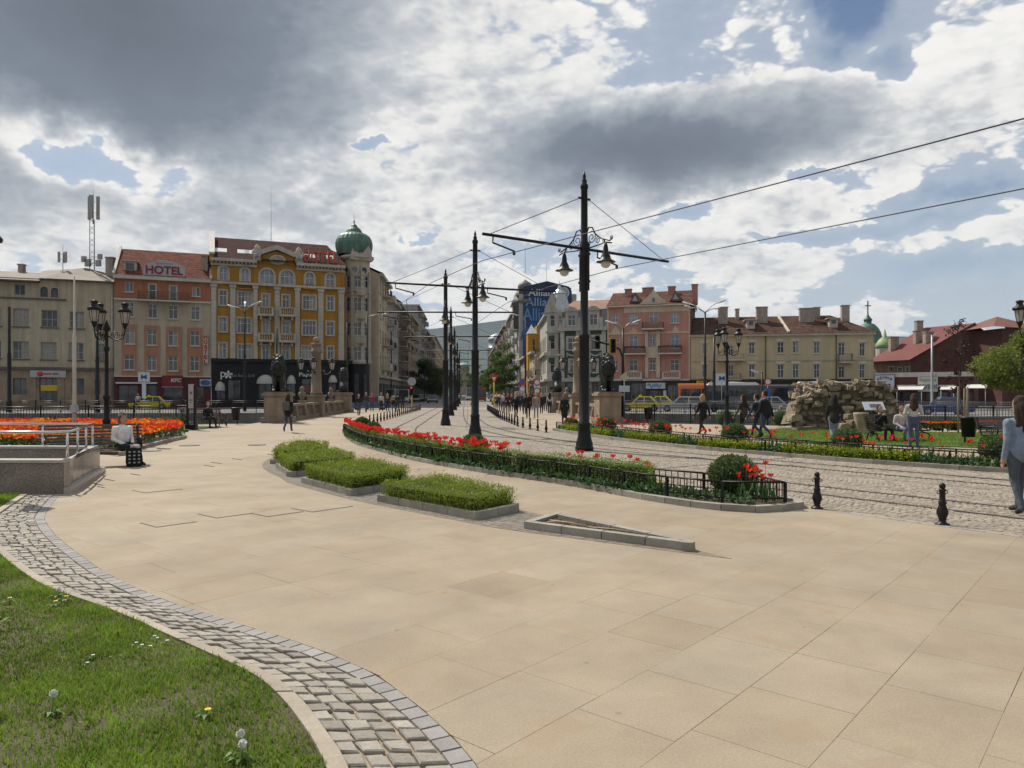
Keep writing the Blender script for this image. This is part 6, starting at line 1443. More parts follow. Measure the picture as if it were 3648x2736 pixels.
# ---------------------------------------------------------------- far right: church dome, red roofed house, shops
def far_right():
 dd=140;k=C5[2]/FPX*dd;cxu=cu(C5,645);p=V2(XU(cxu,dd),dd);t=thing('church','green domed church tower with cross behind the yellow house','church',tuple(p));st=M('church_stone',(.47,.44,.38),.9,.15,.6,streak=.2);cop=MATS['green_copper']
 zb=AT(cxu,cv(C5,600),dd).z;r=105*k;m=MB();m.lathe((p.x,p.y,-.05),[(r*1.5,0),(r*1.5,zb-4),(r*1.02,zb-3.6),(r*.98,zb)],24,False);kid(m.build('drum',st),t)
 m=MB();n=32;prof=[(1.06,0),(1.06,.06),(1.0,.1),(.98,.5),(.90,.95),(.75,1.35),(.52,1.7),(.42,1.8)];m.lathe((p.x,p.y,zb),[(a*r,b*r*.78)for a,b in prof],n);zl=zb+1.8*r*.78;dm=kid(m.build('dome',cop),t)
 m=MB();m.lathe((p.x-.0,p.y,zl),[(.36*r,-.1),(.36*r,.05),(.26*r,.1),(.26*r,.25*r),(.32*r,.28*r),(.26*r,.4*r),(.12*r,.58*r),(.05*r,.75*r),(.02,.9*r)],14);kid(m.build('lantern',cop),dm)
 zc=zl+.9*r;m=MB();m.box((p.x,p.y,zc+.9),(.18,.18,2.4));m.box((p.x,p.y,zc+1.2),(1.1,.18,.18));kid(m.build('cross',cop),dm)
 for a in (-150,-110,-70,-30):
  aa=math.radians(a);m=MB();m.box((p.x+r*.99*math.cos(aa),p.y+r*.99*math.sin(aa),zb-2.2),(.3,1.2,2.6),aa);kid(m.build('window',GLASS),t)
 u2=cu(C5,778);q=V2(XU(u2,135),135);z2=AT(u2,cv(C5,640),135).z;m=MB();m.lathe((q.x,q.y,-.05),[(1.5,0),(1.5,z2)],12,False);kid(m.build('tower',st),t);m=MB();m.lathe((q.x,q.y,z2),[(1.6,0),(1.5,.6),(1.1,1.4),(.4,2.0),(.1,3.4)],12);kid(m.build('cupola',M('lime_copper',(.25,.36,.17),.6,.2,1)),t)
 u0,u1=cu(C5,690),cu(C5,985);f=Fac.px(u0,112,u1,106);bri=MATS['dark_brick_side'];wl=M('old_brown_wall',(.22,.15,.11),.9,.3,.8,.3,streak=.3);t=thing('red_roofed_house','old house with dark red roof and brick gable wall behind the shops','building',tuple(f.W(f.L/2,0)))
 zt=f.sz(3200,cv(C5,735))[1];R_=lambda *a:f.rect(C5,*a);ws=[R_(815,790,850,825),R_(885,795,915,825),R_(945,790,970,825)];kid(f.wall(ws,0,0,f.L,zt,.2).build('wall',wl),t)
 for w in ws:f.window(t,w,2,1,None,W_OLD,GLASS,.1,MATS['hotel_cream'],.12)
 zr=zt+5.0;E=lambda a,o,z:f.W(a,z,o);red=M('dark_red_roof',(.15,.036,.032),.75,.18,.6,streak=.15);rp=6.5;eL=f.L+5.5
 roof_poly([[E(-.6,.7,zt-.1),E(f.L+.3,.7,zt-.1),E(eL-.8,-rp,zr),E(3.2,-rp,zr)],[E(-.6,.7,zt-.1),E(3.2,-rp,zr),E(-.6,-13,zt)],[E(3.2,-rp,zr),E(eL-.8,-rp,zr),E(eL+2,-13,zt),E(-.6,-13,zt)]],red,t)
 m=MB();g=[f.W(f.L,0,0),f.W(f.L+5.6,0,-8),f.W(f.L+5.6,zt+2.8,-8),f.W(eL-.6,zr+.1,-rp),f.W(f.L,zt,0)];m.add(g,[(0,1,2,3,4)]);m.add([g[1],g[1]-f.n*6,g[2]-f.n*6,g[2]],[(0,1,2,3)]);kid(m.build('gable_wall',bri),t)
 for x,o,w,h in ((770,-2,1.2,1.6),(915,-3.5,1.5,1.3),(995,-3.2,1.2,1.2),(835,-5.5,.9,1.6)):
  a=f.sz(cu(C5,x),0)[0];zb_=zt+(zr-zt)*(.7-o)/7.2;chimney(t,f.W(a,zb_,o),w,.8,h)
 p=f.W(f.L+6.8,0,-9);m=MB();m.box((p.x,p.y,5.2),(6,8,10.4),.1);kid(m.build('rear_wall',bri),t);roof_poly([[(p.x-4.2,p.y-5,10.6),(p.x+4,p.y-4.4,10.2),(p.x-.5,p.y,12.4)],[(p.x-4.2,p.y-5,10.6),(p.x-.5,p.y,12.4),(p.x-4.2,p.y+4,10.6)],[(p.x+4,p.y-4.4,10.2),(p.x+4,p.y+4,10.2),(p.x-.5,p.y,12.4)]],M('brown_roof_sheet',(.17,.075,.06),.8,.25,1),t)
 u0,u1=cu(C5,700),cu(C5,1480);f=Fac.px(u0,90,u1,84);t=thing('shop_row','low row of shoe shops with white parapet and awnings','building',tuple(f.W(f.L/2,0)));R_=lambda *a:f.rect(C5,*a)
 zt=f.sz(3290,cv(C5,832))[1];zf=f.sz(3290,cv(C5,868))[1];wt=M('white_parapet',(.50,.48,.45),.8,.15,1,streak=.3);mr=M('maroon_fascia',(.085,.028,.025),.7,.25,1)
 m=MB();f.box(m,0,zf,f.L,zt,-6,.15);kid(m.build('parapet',wt),t);gx=[R_(705+97*k,985,790+97*k,1075)for k in range(8)];kid(f.wall(gx,0,-.05,f.L,zf,.5).build('shop_front',mr),t)
 for r in gx:f.window(t,r,2,1,None,IRON,GLASS,.4,name='shop_window')
 kid(f.body(7,-.05,zt-.05).build('side_wall',bri),t)
 aw=M('white_awning',(.58,.57,.54),.8,.1,2)
 for x0,x1,y in ((890,1095,968),(1230,1345,968),(1430,1590,958)):
  a0,a1=f.sz(cu(C5,x0),0)[0],f.sz(cu(C5,x1),0)[0];z=f.sz(3290,cv(C5,y))[1];m=MB();q=[f.W(a0,z+.45,.1),f.W(a1,z+.45,.1),f.W(a1,z,2.2),f.W(a0,z,2.2)];m.add(q+[p-Vector((0,0,.06))for p in q],[(3,2,1,0),(4,5,6,7),(2,3,7,6),(0,3,7,4),(1,2,6,5)]);m.tube([f.W(a0+.1,0,2.1),f.W(a0+.1,z,2.1)],.03,4);m.tube([f.W(a1-.1,0,2.1),f.W(a1-.1,z,2.1)],.03,4);kid(m.build('awning',aw),t)
 m=MB();
 for x0,x1,y in ((880,1030,940),(1205,1330,940)):
  r=R_(x0,y-8,x1,y+8);f.box(m,r[0],r[1],r[2],r[3],.01,.5)
 kid(m.build('shutter_box',wt),t)
 NV=M('letters_navy',(.03,.04,.10),.6,.1,3)
 r=R_(702,855,858,955);s=sign_board('shop_sign','white shoe shop sign with arched navy lettering',f,r,M('sign_bluish_white',(.50,.52,.56),.6,.06,2),.2,.3)
 m=MB();f.box(m,r[0]-.06,r[1]-.06,r[2]+.06,r[1],.19,.33);f.box(m,r[0]-.06,r[3],r[2]+.06,r[3]+.06,.19,.33);f.box(m,r[0]-.06,r[1],r[0],r[3],.19,.33);f.box(m,r[2],r[1],r[2]+.06,r[3],.19,.33);kid(m.build('border',NV),s)
 w=r[2]-r[0];h=r[3]-r[1]
 for k,ch in enumerate('обувки'):
  tq=(k+.5)/6;lettering(ch,f.W(r[0]+w*(.12+.78*tq),r[1]+h*(.52+.30*math.sin(math.pi*(.12+.76*tq))),.31),f.n,w*.1,h*(.17 if ch!='б' else .26),NV,s,.02,0,.02,up=Vector((0,0,1))+f.e*(.55-1.1*tq)*-1)
 m=MB();f.box(m,r[0]+w*.5,r[1]+h*.12,r[0]+w*.8,r[1]+h*.3,.305,.32);kid(m.build('shoe_emblem',NV),s)
 r=R_(1042,870,1198,985);s=sign_board('shop_sign','pale cream shoe shop sign with grey and navy lettering',f,r,M('sign_pale_cream',(.52,.52,.45),.6,.06,2),.2,.3);w=r[2]-r[0];h=r[3]-r[1]
 lettering('€вропа',f.W(r[0]+w*.5,r[1]+h*.78,.31),f.n,w*.86,h*.3,M('letters_slate',(.16,.18,.22),.6,.1,3),s,.02);lettering('ОБУВКИ',f.W(r[0]+w*.5,r[1]+h*.34,.31),f.n,w*.9,h*.32,NV,s,.02,0,.01)
 for x0,x1,y0,y1,c in ((1322,1362,838,866,'vent'),(1145,1180,838,862,'box')):
  r=R_(x0,y0,x1,y1);m=MB();f.box(m,r[0],r[1],r[2],r[3],.16,.6);tag(kid(m.build('air_conditioner',M('unit_white',(.46,.45,.43),.6,.1,3)),t),'x','x')if False else kid(m.build('air_conditioner',M('unit_white',(.46,.45,.43),.6,.1,3)),t)
far_right()
# ---------------------------------------------------------------- mountain behind the city
def mountain():
 mb=MB();D=7600;n=90;rows_=14;vs=[]
 def hgt(u):
  pts=[(-3000,190),(-500,200),(900,190),(1300,205),(1500,222),(1600,240),(1700,246),(1790,262),(1850,270),(2000,262),(2400,235),(2900,215),(3150,205),(3300,196),(3500,170),(4200,130),(6500,110)]
  for a,b in zip(pts,pts[1:]):
   if a[0]<=u<=b[0]:k=(u-a[0])/(b[0]-a[0]);k=k*k*(3-2*k);return a[1]+(b[1]-a[1])*k
  return 120
 for j in range(rows_+1):
  for i in range(n+1):
   u=-3000+9500*i/n;tt=j/rows_;x=XU(u,D);H=hgt(u)/FPX*D
   ns=mnoise.fractal(Vector((x*.0011,j*.35,2.2)),1.0,2.1,5)*60
   y=D-2600*(1-tt)** 1.3;vs.append((x*(y/D),y,-5+H*(tt ** 1.25)+ns*math.sin(math.pi*min(1,tt*.98))+(ns*.22 if j==rows_ else 0)))
 mb.add(vs,[(j*(n+1)+i,j*(n+1)+i+1,(j+1)*(n+1)+i+1,(j+1)*(n+1)+i)for j in range(rows_)for i in range(n)],True)
 kind(mb.build('mountain',M('forested_slope',(.035,.055,.045),.95,.35,.004,fine=.2)),'structure')
mountain()
print('buildings',round(time.time()-T0,1),len(bpy.data.objects))
# ================================================================== street furniture
BLK=M('black_cast_iron',(.009,.0092,.010),.45,.25,6,spec=.3);GLOBE=M('opal_globe',(.62,.58,.50),.3,.05,4);LGLASS=M('lantern_glass',(.40,.38,.34),.25,.15,4)
GALV=M('grey_painted_steel',(.33,.34,.35),.5,.15,4,metal=.4);STEEL=M('polished_steel',(.62,.62,.62),.18,.05,4,metal=1.0);SAND=M('weathered_sandstone',(.26,.205,.15),.9,.25,1.5,.5,streak=.35)
WIRE=M('wire',(.03,.03,.03),.6,.1,3)
def scroll(mb,c,r,turns,a0,sgn,rad,n=18):
 """spiral in the local X-Z plane"""
 pts=[]
 for k in range(n+1):
  q=k/n;a=a0+sgn*q*turns*2*math.pi;rr=r*(1-.8*q);pts.append((c[0]+rr*math.cos(a),0,c[1]+rr*math.sin(a)))
 mb.tube(pts,rad,4)
def tram_pole(label):
 t=thing('tram_pole',label,'pole',(0,0,0),0,'tram poles along the track')
 m=MB();m.lathe((0,0,0),[(.28,0),(.28,.1),(.26,.13),(.26,.2),(.2,.42),(.178,.74),(.195,.77),(.195,.84),(.16,.87),(.152,3.42),(.168,3.45),(.168,3.52),(.125,3.56),(.112,5.75),(.125,5.77),(.125,6.35),(.108,6.38),(.098,7.95),(.12,7.97),(.12,8.07),(.07,8.13),(.085,8.2),(.04,8.27),(.055,8.33),(.01,8.5)],16);m.build('shaft',BLK,t)
 m=MB();m.tube([(-3.7,0,6.13),(3.7,0,6.13)],.045,6);m.build('cross_arm',BLK,t)
 for s in (-1,1):
  m=MB();e0,e1=(3.35,2.6)if s<0 else (.55,1.4);m.tube([(s*e0,0,6.13),(s*e0,.02,5.93),(s*e1,.05,5.78)],.026,5);m.box((s*e1,.05,5.73),(.06,.06,.12));m.build('registration_arm',BLK,t)
  m=MB();m.tube([(s*.12,0,7.68),(s*3.45,0,6.16)],.011,4);m.box((s*.17,0,7.66),(.12,.05,.06));m.build('stay_cable',WIRE,t)
  m=MB();b0=len(m.v)
  m.tube([(.12,0,6.12),(.5,0,6.14),(.95,0,6.18),(1.2,0,6.12)],.022,5);m.tube([(.12,0,6.62),(.2,0,6.75),(.36,0,6.72),(.5,0,6.5),(.75,0,6.33),(1.12,0,6.2),(1.24,0,6.26)],.022,5)
  scroll(m,(.33,6.42),.2,1.6,2.0,-1,.016);scroll(m,(.62,6.3),.11,1.4,1.5,1,.014);scroll(m,(.85,6.24),.07,1.3,2.0,-1,.012);scroll(m,(1.2,6.27),.07,1.3,3.4,-1,.014);scroll(m,(.22,6.22),.08,1.3,0.5,1,.012)
  m.tube([(.2,0,4.85),(.2,0,6.3)],.03,5);m.box((.17,0,5.12),(.12,.1,.06));m.box((.17,0,5.95),(.12,.1,.06));m.tube([(.78,0,6.32),(.88,0,6.28),(.9,0,6.2),(.95,0,6.14)],.024,5)
  m.xform(Matrix.Rotation(-s*math.pi/2,4,'Z'),b0);br=m.build('lamp_bracket',BLK,t)
  m=MB();m.lathe((0,-s*.95,0),[(.03,6.17),(.05,6.11),(.07,6.03),(.085,5.88),(.14,5.77),(.16,5.68),(.28,5.61),(.29,5.595),(.16,5.61)],16);lm=m.build('bell_shade',BLK,br)
  m=MB();m.ball((0,-s*.95,5.56),.15,14,8,(1,1,.95));m.build('globe',GLOBE,br)
 return t
P0=tram_pole('tall black tram pole beside the near tulip bed, with two bell lamps')
P0.location=(2.2,22.5,0);P0.rotation_euler=(0,0,math.atan2(NT_.y,NT_.x))
for (x,y,rz,lab)in ((-1.53,30.7,math.atan2(.37,.93),'second black tram pole where the rails bend towards the bridge'),(-3.6,40.1,.02,'third black tram pole at the bridge entrance between the bollard rows'),(-4.75,57.5,-.06,'fourth black tram pole midway over the bridge'),(-5.9,76,-.06,'fifth black tram pole at the far end of the bridge'),(-7.1,96,-.06,'black tram pole by the crossing beyond the bridge'),(-8.4,118,-.06,'black tram pole standing far up the boulevard')):
 dup(P0,(x,y,0),rz,lab)
T1=[NT_*12.25+DT_*14,NT_*12.25+DT_*-6,V2(-.9,22.2),V2(-2.9,26.6),V2(-4.5,31.5),V2(-5.6,40),V2(-6.6,58),V2(-7.9,80),V2(-9.1,100),V2(-15.3,200),V2(-27.7,400)]
T2=[NT_*16.2+DT_*14,NT_*16.2+DT_*-6,V2(3.3,23.2),V2(1.3,27.4),V2(-.2,32),V2(-1.9,41),V2(-3.3,58),V2(-4.75,80),V2(-6.0,100),V2(-12.2,200),V2(-24.6,400)]
for T,z,lab in ((T1,5.72,'tram contact wire above the near track'),(T2,5.66,'tram contact wire above the far track')):
 m=MB();m.tube([p+Vector((0,0,z))for p in T],.0125,4);tag(m.build('contact_wire',WIRE),lab,'wire','tram contact wires')
for y0,x0,x1,z,lab in ((84,-22,6,6.6,'span wire across the boulevard just beyond the bridge'),(104,-19,4,6.8,'span wire at the hotel corner'),(128,-20,3,7.0,'span wire deep in the boulevard')):
 m=MB();m.tube([(x0+(x1-x0)*k/8,y0,z-.35*math.sin(math.pi*k/8))for k in range(9)],.014,4);tag(m.build('span_wire',WIRE),lab,'wire','span wires')
def lantern_lamp(label):
 t=thing('lamp_post',label,'lamp post',(0,0,0),0,'ornate lantern posts');m=MB()
 m.lathe((0,0,0),[(.24,0),(.24,.12),(.19,.16),(.17,.5),(.12,.7),(.15,.78),(.1,.86),(.085,1.5),(.12,1.56),(.12,1.64),(.075,1.7),(.062,3.2),(.1,3.26),(.1,3.34),(.06,3.4),(.055,3.9),(.13,3.98),(.1,4.1),(.04,4.25),(.02,4.3)],12);m.build('post',BLK,t)
 for k in range(3):
  a=math.pi/2+.35+2*math.pi*k/3;m=MB();m.tube([(.05,0,3.75),(.3,0,3.6),(.52,0,3.68),(.58,0,3.9),(.58,0,4.05)],.022,5);scroll(m,(.27,3.8),.12,1.5,3.5,-1,.013);scroll(m,(.45,3.78),.07,1.3,0,1,.011);m.xform(Matrix.Rotation(a,4,'Z'));br=m.build('arm',BLK,t)
  c=(.58*math.cos(a),.58*math.sin(a),0);m=MB();m.lathe(c,[(.03,4.0),(.06,4.08),(.09,4.16),(.11,4.2),(.085,4.22)],8)
  for q in range(6):
   an=2*math.pi*q/6;m.tube([(c[0]+.1*math.cos(an),c[1]+.1*math.sin(an),4.2),(c[0]+.165*math.cos(an),c[1]+.165*math.sin(an),4.62)],.009,4)
  m.lathe(c,[(.21,4.6),(.23,4.66),(.2,4.7),(.12,4.76),(.09,4.84),(.13,4.88),(.11,4.93),(.03,4.95)],10);m.build('lantern',BLK,t)
  m=MB();m.lathe(c,[(.09,4.21),(.155,4.61)],6,False);m.build('lantern_glass',LGLASS,t)
 return t
LP=lantern_lamp('black lantern post with three heads in the orange tulip bed');LP.location=(-14.25,26,0);LP.rotation_euler=(0,0,.5)
dup(LP,(XU(2590,36.6),36.6,0),.2,'black lantern post with three heads between the lawns near the ruin');dup(LP,(18.0,25.2,0),.75,'black lantern post with three heads behind the right park bench');dup(LP,(-10.42,13.9,0),.2,'black lantern post with three heads beside the granite ramp wall')
def pole_lamp(u,v,dd,heads,label,grey=False,r=.11):
 x=XU(u,dd);H=AT(u,v,dd).z;t=thing('street_light' if heads else 'utility_pole',label,'street light' if heads else 'pole',(x,dd,0));m=MB();m.lathe((0,0,0),[(r*1.5,0),(r*1.5,.9),(r,1.0),(r,H*.55),(r*.75,H*.56),(r*.7,H)],8);m.build('shaft',GALV if grey else BLK,t)
 for (dx,dz,dy)in heads:
  m=MB();m.tube([(0,0,H-.1),(dx*.5,dy*.5,H+dz*.6),(dx,dy,H+dz)],.035,5);m.build('arm',GALV,t)
  m=MB();n=math.hypot(dx,dy);q=Vector((dx/n,dy/n,dz*.3));b=Vector((dx,dy,H+dz));m.ball((0,0,0),1,10,6,(.42,.14,.08));m.xform(Matrix.Translation(b+q*.3)@Matrix.Rotation(math.atan2(dy,dx),4,'Z')@Matrix.Rotation(-.35,4,'Y'));m.build('lamp_head',M('lamp_head_white',(.6,.6,.58),.4,.05,3),t)
pole_lamp(872,1104,70,[(-1.1,.35,.2),(1.1,.6,-.2),(-.4,.8,1.2)],'three armed street light before the yellow hotel')
pole_lamp(1308,1126,80,[(1.6,.25,.2)],'single armed street light before the domed turret');pole_lamp(986,1170,69,[],'plain black wire pole behind the left bridge lion')
pole_lamp(1237,1148,74,[],'plain black wire pole behind the left bridge column');pole_lamp(33,1092,68,[],'stout black wire pole before the cream office',r=.17);pole_lamp(347,1110,66,[],'stout black wire pole between office and orange hotel',r=.16)
pole_lamp(2512,1110,66,[(-1.1,.4,.2),(1.1,.8,-.2),(1.2,.4,.9),(-1.2,.8,.8)],'four armed street light before the pale yellow house');pole_lamp(2220,1167,58,[(-.7,.4,.2),(.7,.4,-.2)],'two armed street light before the pink house')
pole_lamp(2544,1203,68,[],'plain black wire pole before the pale yellow house',r=.14);pole_lamp(3320,1194,66,[(1.8,.5,.2)],'grey street light with one arm before the shoe shops',True);pole_lamp(2715,1325,72,[(-.5,.02,-.1)],'short modern street light beside the bus')
pole_lamp(1872,1130,90,[(-1.0,.3,0)],'street light before the orange yellow bay');pole_lamp(1394,1180,120,[(.9,.3,0)],'street light on the shaded side of the boulevard')
def sign_post(u,dd,z0,z1,label,shape,cols,name='road_sign',pole=GALV,w=.6,thick=.03):
 x=XU(u,dd);t=thing(name,label,'sign',(x,dd,0));m=MB();m.tube([(0,0,0),(0,0,z1)],.035 if pole is not MATS.get('yellow_post')else .08,6);m.build('post',pole,t)
 for (zc,sh,col,h,txt,tc)in shape:
  m=MB()
  if sh=='disc':m.lathe((0,0,0),[(h,0),(h,thick)],18,False)
  elif sh=='tri':m.add([(-h,h*.8,thick),(0,-h,thick),(h,h*.8,thick),(-h,h*.8,0),(0,-h,0),(h,h*.8,0)],[(0,1,2),(5,4,3),(0,3,4,1),(1,4,5,2),(2,5,3,0)])
  elif sh=='dia':m.add([(-h,0,thick),(0,-h,thick),(h,0,thick),(0,h,thick),(-h,0,0),(0,-h,0),(h,0,0),(0,h,0)],[(0,1,2,3),(0,4,5,1),(1,5,6,2),(2,6,7,3),(3,7,4,0)])
  else:m.box((0,0,thick/2),(h*2*(sh if isinstance(sh,float)else 1),h*2,thick))
  m.xform(Matrix.Translation((0,-.04,zc))@Matrix.Rotation(math.pi/2,4,'X'));m.build('plate',col,t)
  if col is SR and txt=='':
   m=MB();m.lathe((0,0,0),[(.001,.006),(h*(.5 if sh=='tri' else .7),.006)],3 if sh=='tri' else 16,False,rz=-math.pi/2);m.xform(Matrix.Translation((0,-.045-thick,zc))@Matrix.Rotation(math.pi/2,4,'X'));m.build('face',SW if h!=.4 else SB,t)
  if txt:lettering(txt,Vector((x,dd-.04-thick-.01,zc)),(0,-1,0),h*1.2,h*.9,tc,t,.005,0,.02)
 return t
SW=MATS['sign_white'];SR=M('sign_bright_red',(.5,.03,.03),.5,.05,3);SB=M('sign_blue',(.03,.10,.36),.5,.05,3);YP=M('yellow_post',(.60,.42,.03),.5,.1,3)
sign_post(514,69,0,3.2,'metro station sign with blue letter before the orange hotel',[(3.25,1.2,SW,.45,'M',SB),(2.0,.25,SW,.75,'',None)],None)
sign_post(2571,68,0,3.1,'metro station sign with blue letter before the supermarket',[(3.1,1.3,SW,.45,'M',SB)],None)
sign_post(1760,79,0,3.2,'white and red yield triangle on a yellow post by the bollards',[(3.3,'tri',SR,.5,'',None)],None,pole=YP);
q=sign_post(1861,84,0,3.1,'blue and red no stopping disc with plate below',[(3.0,'disc',SR,.4,'',None),(2.2,1.3,SW,.2,'',None)],None)
sign_post(1913,70,0,2.9,'pair of white and red prohibition signs by the bridge column',[(2.75,'disc',SR,.33,'',None),(1.95,'disc',SR,.33,'',None),(2.36,1.4,SW,.2,'',None)],None)
sign_post(2224,52,0,3.0,'yellow and white priority diamond over a white arrow plate',[(2.85,'dia',M('sign_pale_yellow',(.55,.50,.30),.5,.1,3),.33,'',None),(2.05,1.7,SW,.22,'',None)],None)
sign_post(1467,78,0,2.9,'grey sign disc seen from behind above a yellow signal post',[(2.95,'disc',GALV,.45,'',None)],None,pole=YP);sign_post(2735,66,0,2.7,'red and white no entry disc beside the bus stop',[(2.75,'disc',SR,.32,'',None),(1.8,.5,SB,.4,'',None)],None)
for u,dd,z,lab,ci in ((2128,56,5.6,'black traffic light head on the long arm beyond the right lion',2),(2184,54,5.2,'black and yellow traffic light head nearest its mast by the right lion',0),(1466,78,2.0,'small traffic light showing red on the left of the tramway',1)):
 t=thing('traffic_light',lab,'traffic light',(XU(u,dd),dd,z-.5));m=MB();m.box((0,0,.5),(.34,.26,1.0));m.build('housing',BLK,t)
 for k in range(3):m=MB();m.lathe((0,0,0),[(.12,0),(.13,.16),(.11,.16),(.1,.02)],10);m.xform(Matrix.Translation((0,-.13,.2+.3*k))@Matrix.Rotation(math.pi/2,4,'X'));m.build('visor',BLK,t)
 m=MB();m.lathe((0,0,0),[(.001,.02),(.1,.02)],10);m.xform(Matrix.Translation((0,-.13,.8))@Matrix.Rotation(math.pi/2,4,'X'));m.build('lens',M_emit('red_lens',(1,.05,.03),1.6)if ci==1 else M('dark_lens',(.1,.02,.02),.3,.1,3),t)
 if ci==0:m=MB();m.box((0,.14,.5),(.5,.02,1.15));m.build('backboard',YP,t)
t=thing('signal_mast','black signal mast with curved arm behind the right bridge lion','pole',(XU(2218,55),55,0));m=MB();m.tube([(0,0,0),(0,0,4.4),(-.2,.1,5.0),(-.8,.3,5.35),(-2.2,1.1,5.75)],.085,6);m.build('arm',BLK,t)
t=thing('flag_pole','thin pale metal pole rising from the orange tulip bed','pole',(XU(265,23.8),23.8,0));m=MB();m.lathe((0,0,0),[(.07,0),(.06,1.2),(.055,3.6),(.035,3.62),(.02,5.5)],8);m.build('shaft',M('pale_pole',(.45,.42,.36),.6,.15,3),t);m=MB();m.box((0,0,1.25),(.22,.22,.24),0,.7);m.build('box',GALV,t)
t=thing('info_pillar','upright information panel with pale face on two black posts','sign',(XU(682,35.3),35.3,0));m=MB();m.box((-.17,0,1.05),(.09,.12,2.1));m.box((.17,0,1.05),(.09,.12,2.1));m.box((0,0,.12),(.5,.3,.24));m.build('frame',BLK,t);m=MB();m.box((0,-.03,1.6),(.245,.06,1.15));m.build('panel',M('panel_grey',(.42,.42,.40),.5,.06,3),t)
m=MB();m.box((0,-.065,1.75),(.1,.01,.14));m.box((0,-.065,1.45),(.17,.01,.03));m.box((0,-.065,1.38),(.17,.01,.03));m.box((0,-.065,1.3),(.12,.01,.03));m.build('print',M('print_grey',(.15,.14,.14),.6,.1,3),t)
# ---- bollards and chains
def bollard(label):
 t=thing('bollard',label,'bollard',(0,0,0));m=MB();m.lathe((0,0,0),[(.09,0),(.09,.015),(.055,.03),(.04,.06),(.05,.075),(.052,.1),(.07,.14),(.072,.18),(.05,.24),(.042,.27),(.05,.285),(.05,.3),(.038,.315),(.036,.45),(.045,.46),(.045,.47),(.03,.485)],12);m.build('shaft',BLK,t)
 m=MB();m.ball((0,0,.515),.042,10,7);m.build('finial',BLK,t);m=MB()
 for s in (-1,1):m.tube([(s*(.052+.02*math.cos(a)),0,.43+.02*math.sin(a))for a in [k*math.pi/4 for k in range(9)]],.006,4)
 m.build('chain_ring',BLK,t);return t
B0=bollard('black iron bollard at the rounded tip of the near tulip bed');B0.location=(4.62,11.2,0)
dup(B0,(5.72,9.83,0),None,'lone black iron bollard on the edge of the tramway paving')
def row(pts,label,group,n):
 rs=resample([V2(*p)for p in pts],1.55);prev=None
 for k,(p,tg)in enumerate(rs):
  b=dup(B0,tuple(p),math.atan2(tg.y,tg.x),label,group)
  if prev is not None and k<=n:
   m=MB();m.tube([prev.lerp(p,q/6)+Vector((0,0,.43-.14*math.sin(math.pi*q/6)))for q in range(7)],.008,4);tag(m.build('chain',BLK),'chain hanging between two ' +label.replace('black bollard','bollards'),'chain','chains of ' +group)
  prev=p
row([(1.52,32.9),(.35,38.4),(-.9,51),(-2.6,77)],'black bollard in the row before the bridge crowd','bollards along the right side of the tramway',40)
row([(-7.85,40.8),(-8.35,52),(-9.5,77)],'black bollard in the row beside the lion with the backpack walker','bollards along the left side of the tramway',40)
# ---- railings along the canal
def railing(pts,label,h=1.05,mat=BLK,step=.125,panel=2.1,r=.012,z0=0.0,tall=.12):
 line=[V2(*p)for p in pts];t=thing('railing',label,'railing',tuple(line[0]));rs=resample(line,panel)
 for k,(p,tg)in enumerate(rs):
  m=MB();m.box((p.x,p.y,z0+h*.52),(.07,.07,h*1.04),math.atan2(tg.y,tg.x));m.ball((p.x,p.y,z0+h*1.06),.045,6,4);kid(m.build('post',mat),t)
  if k+1<len(rs):
   q=rs[k+1][0];m=MB();n=int(panel/step)
   for z in (.12,h-.14,h):m.tube([p+Vector((0,0,z0+z)),q+Vector((0,0,z0+z))],.022 if z==h else .015,4)
   for j in range(1,n):c=p.lerp(q,j/n);m.box((c.x,c.y,z0+h*.5+.02),(r*1.6,r*1.6,h-.2),math.atan2(tg.y,tg.x))
   kid(m.build('panel',mat),t)
railing([(-30,36.4),(-24,37.2),(-16.4,42.2),(-15.2,42.7)],'black iron railing on the near canal edge behind the orange tulips')
railing([(6.3,42.9),(8,43.3),(20,37.2),(34,33.2)],'black iron railing on the near canal edge beside the ruin')
railing([(-46,64.6),(-24,66.3),(-16.6,67.2)],'dark railing on the far canal edge before the hotels');railing([(5.0,66.8),(7,66.5),(20,60.6),(46,53)],'grey railing on the far canal edge before the taxis and bus',mat=M('grey_rail_paint',(.2,.21,.21),.5,.2,4))
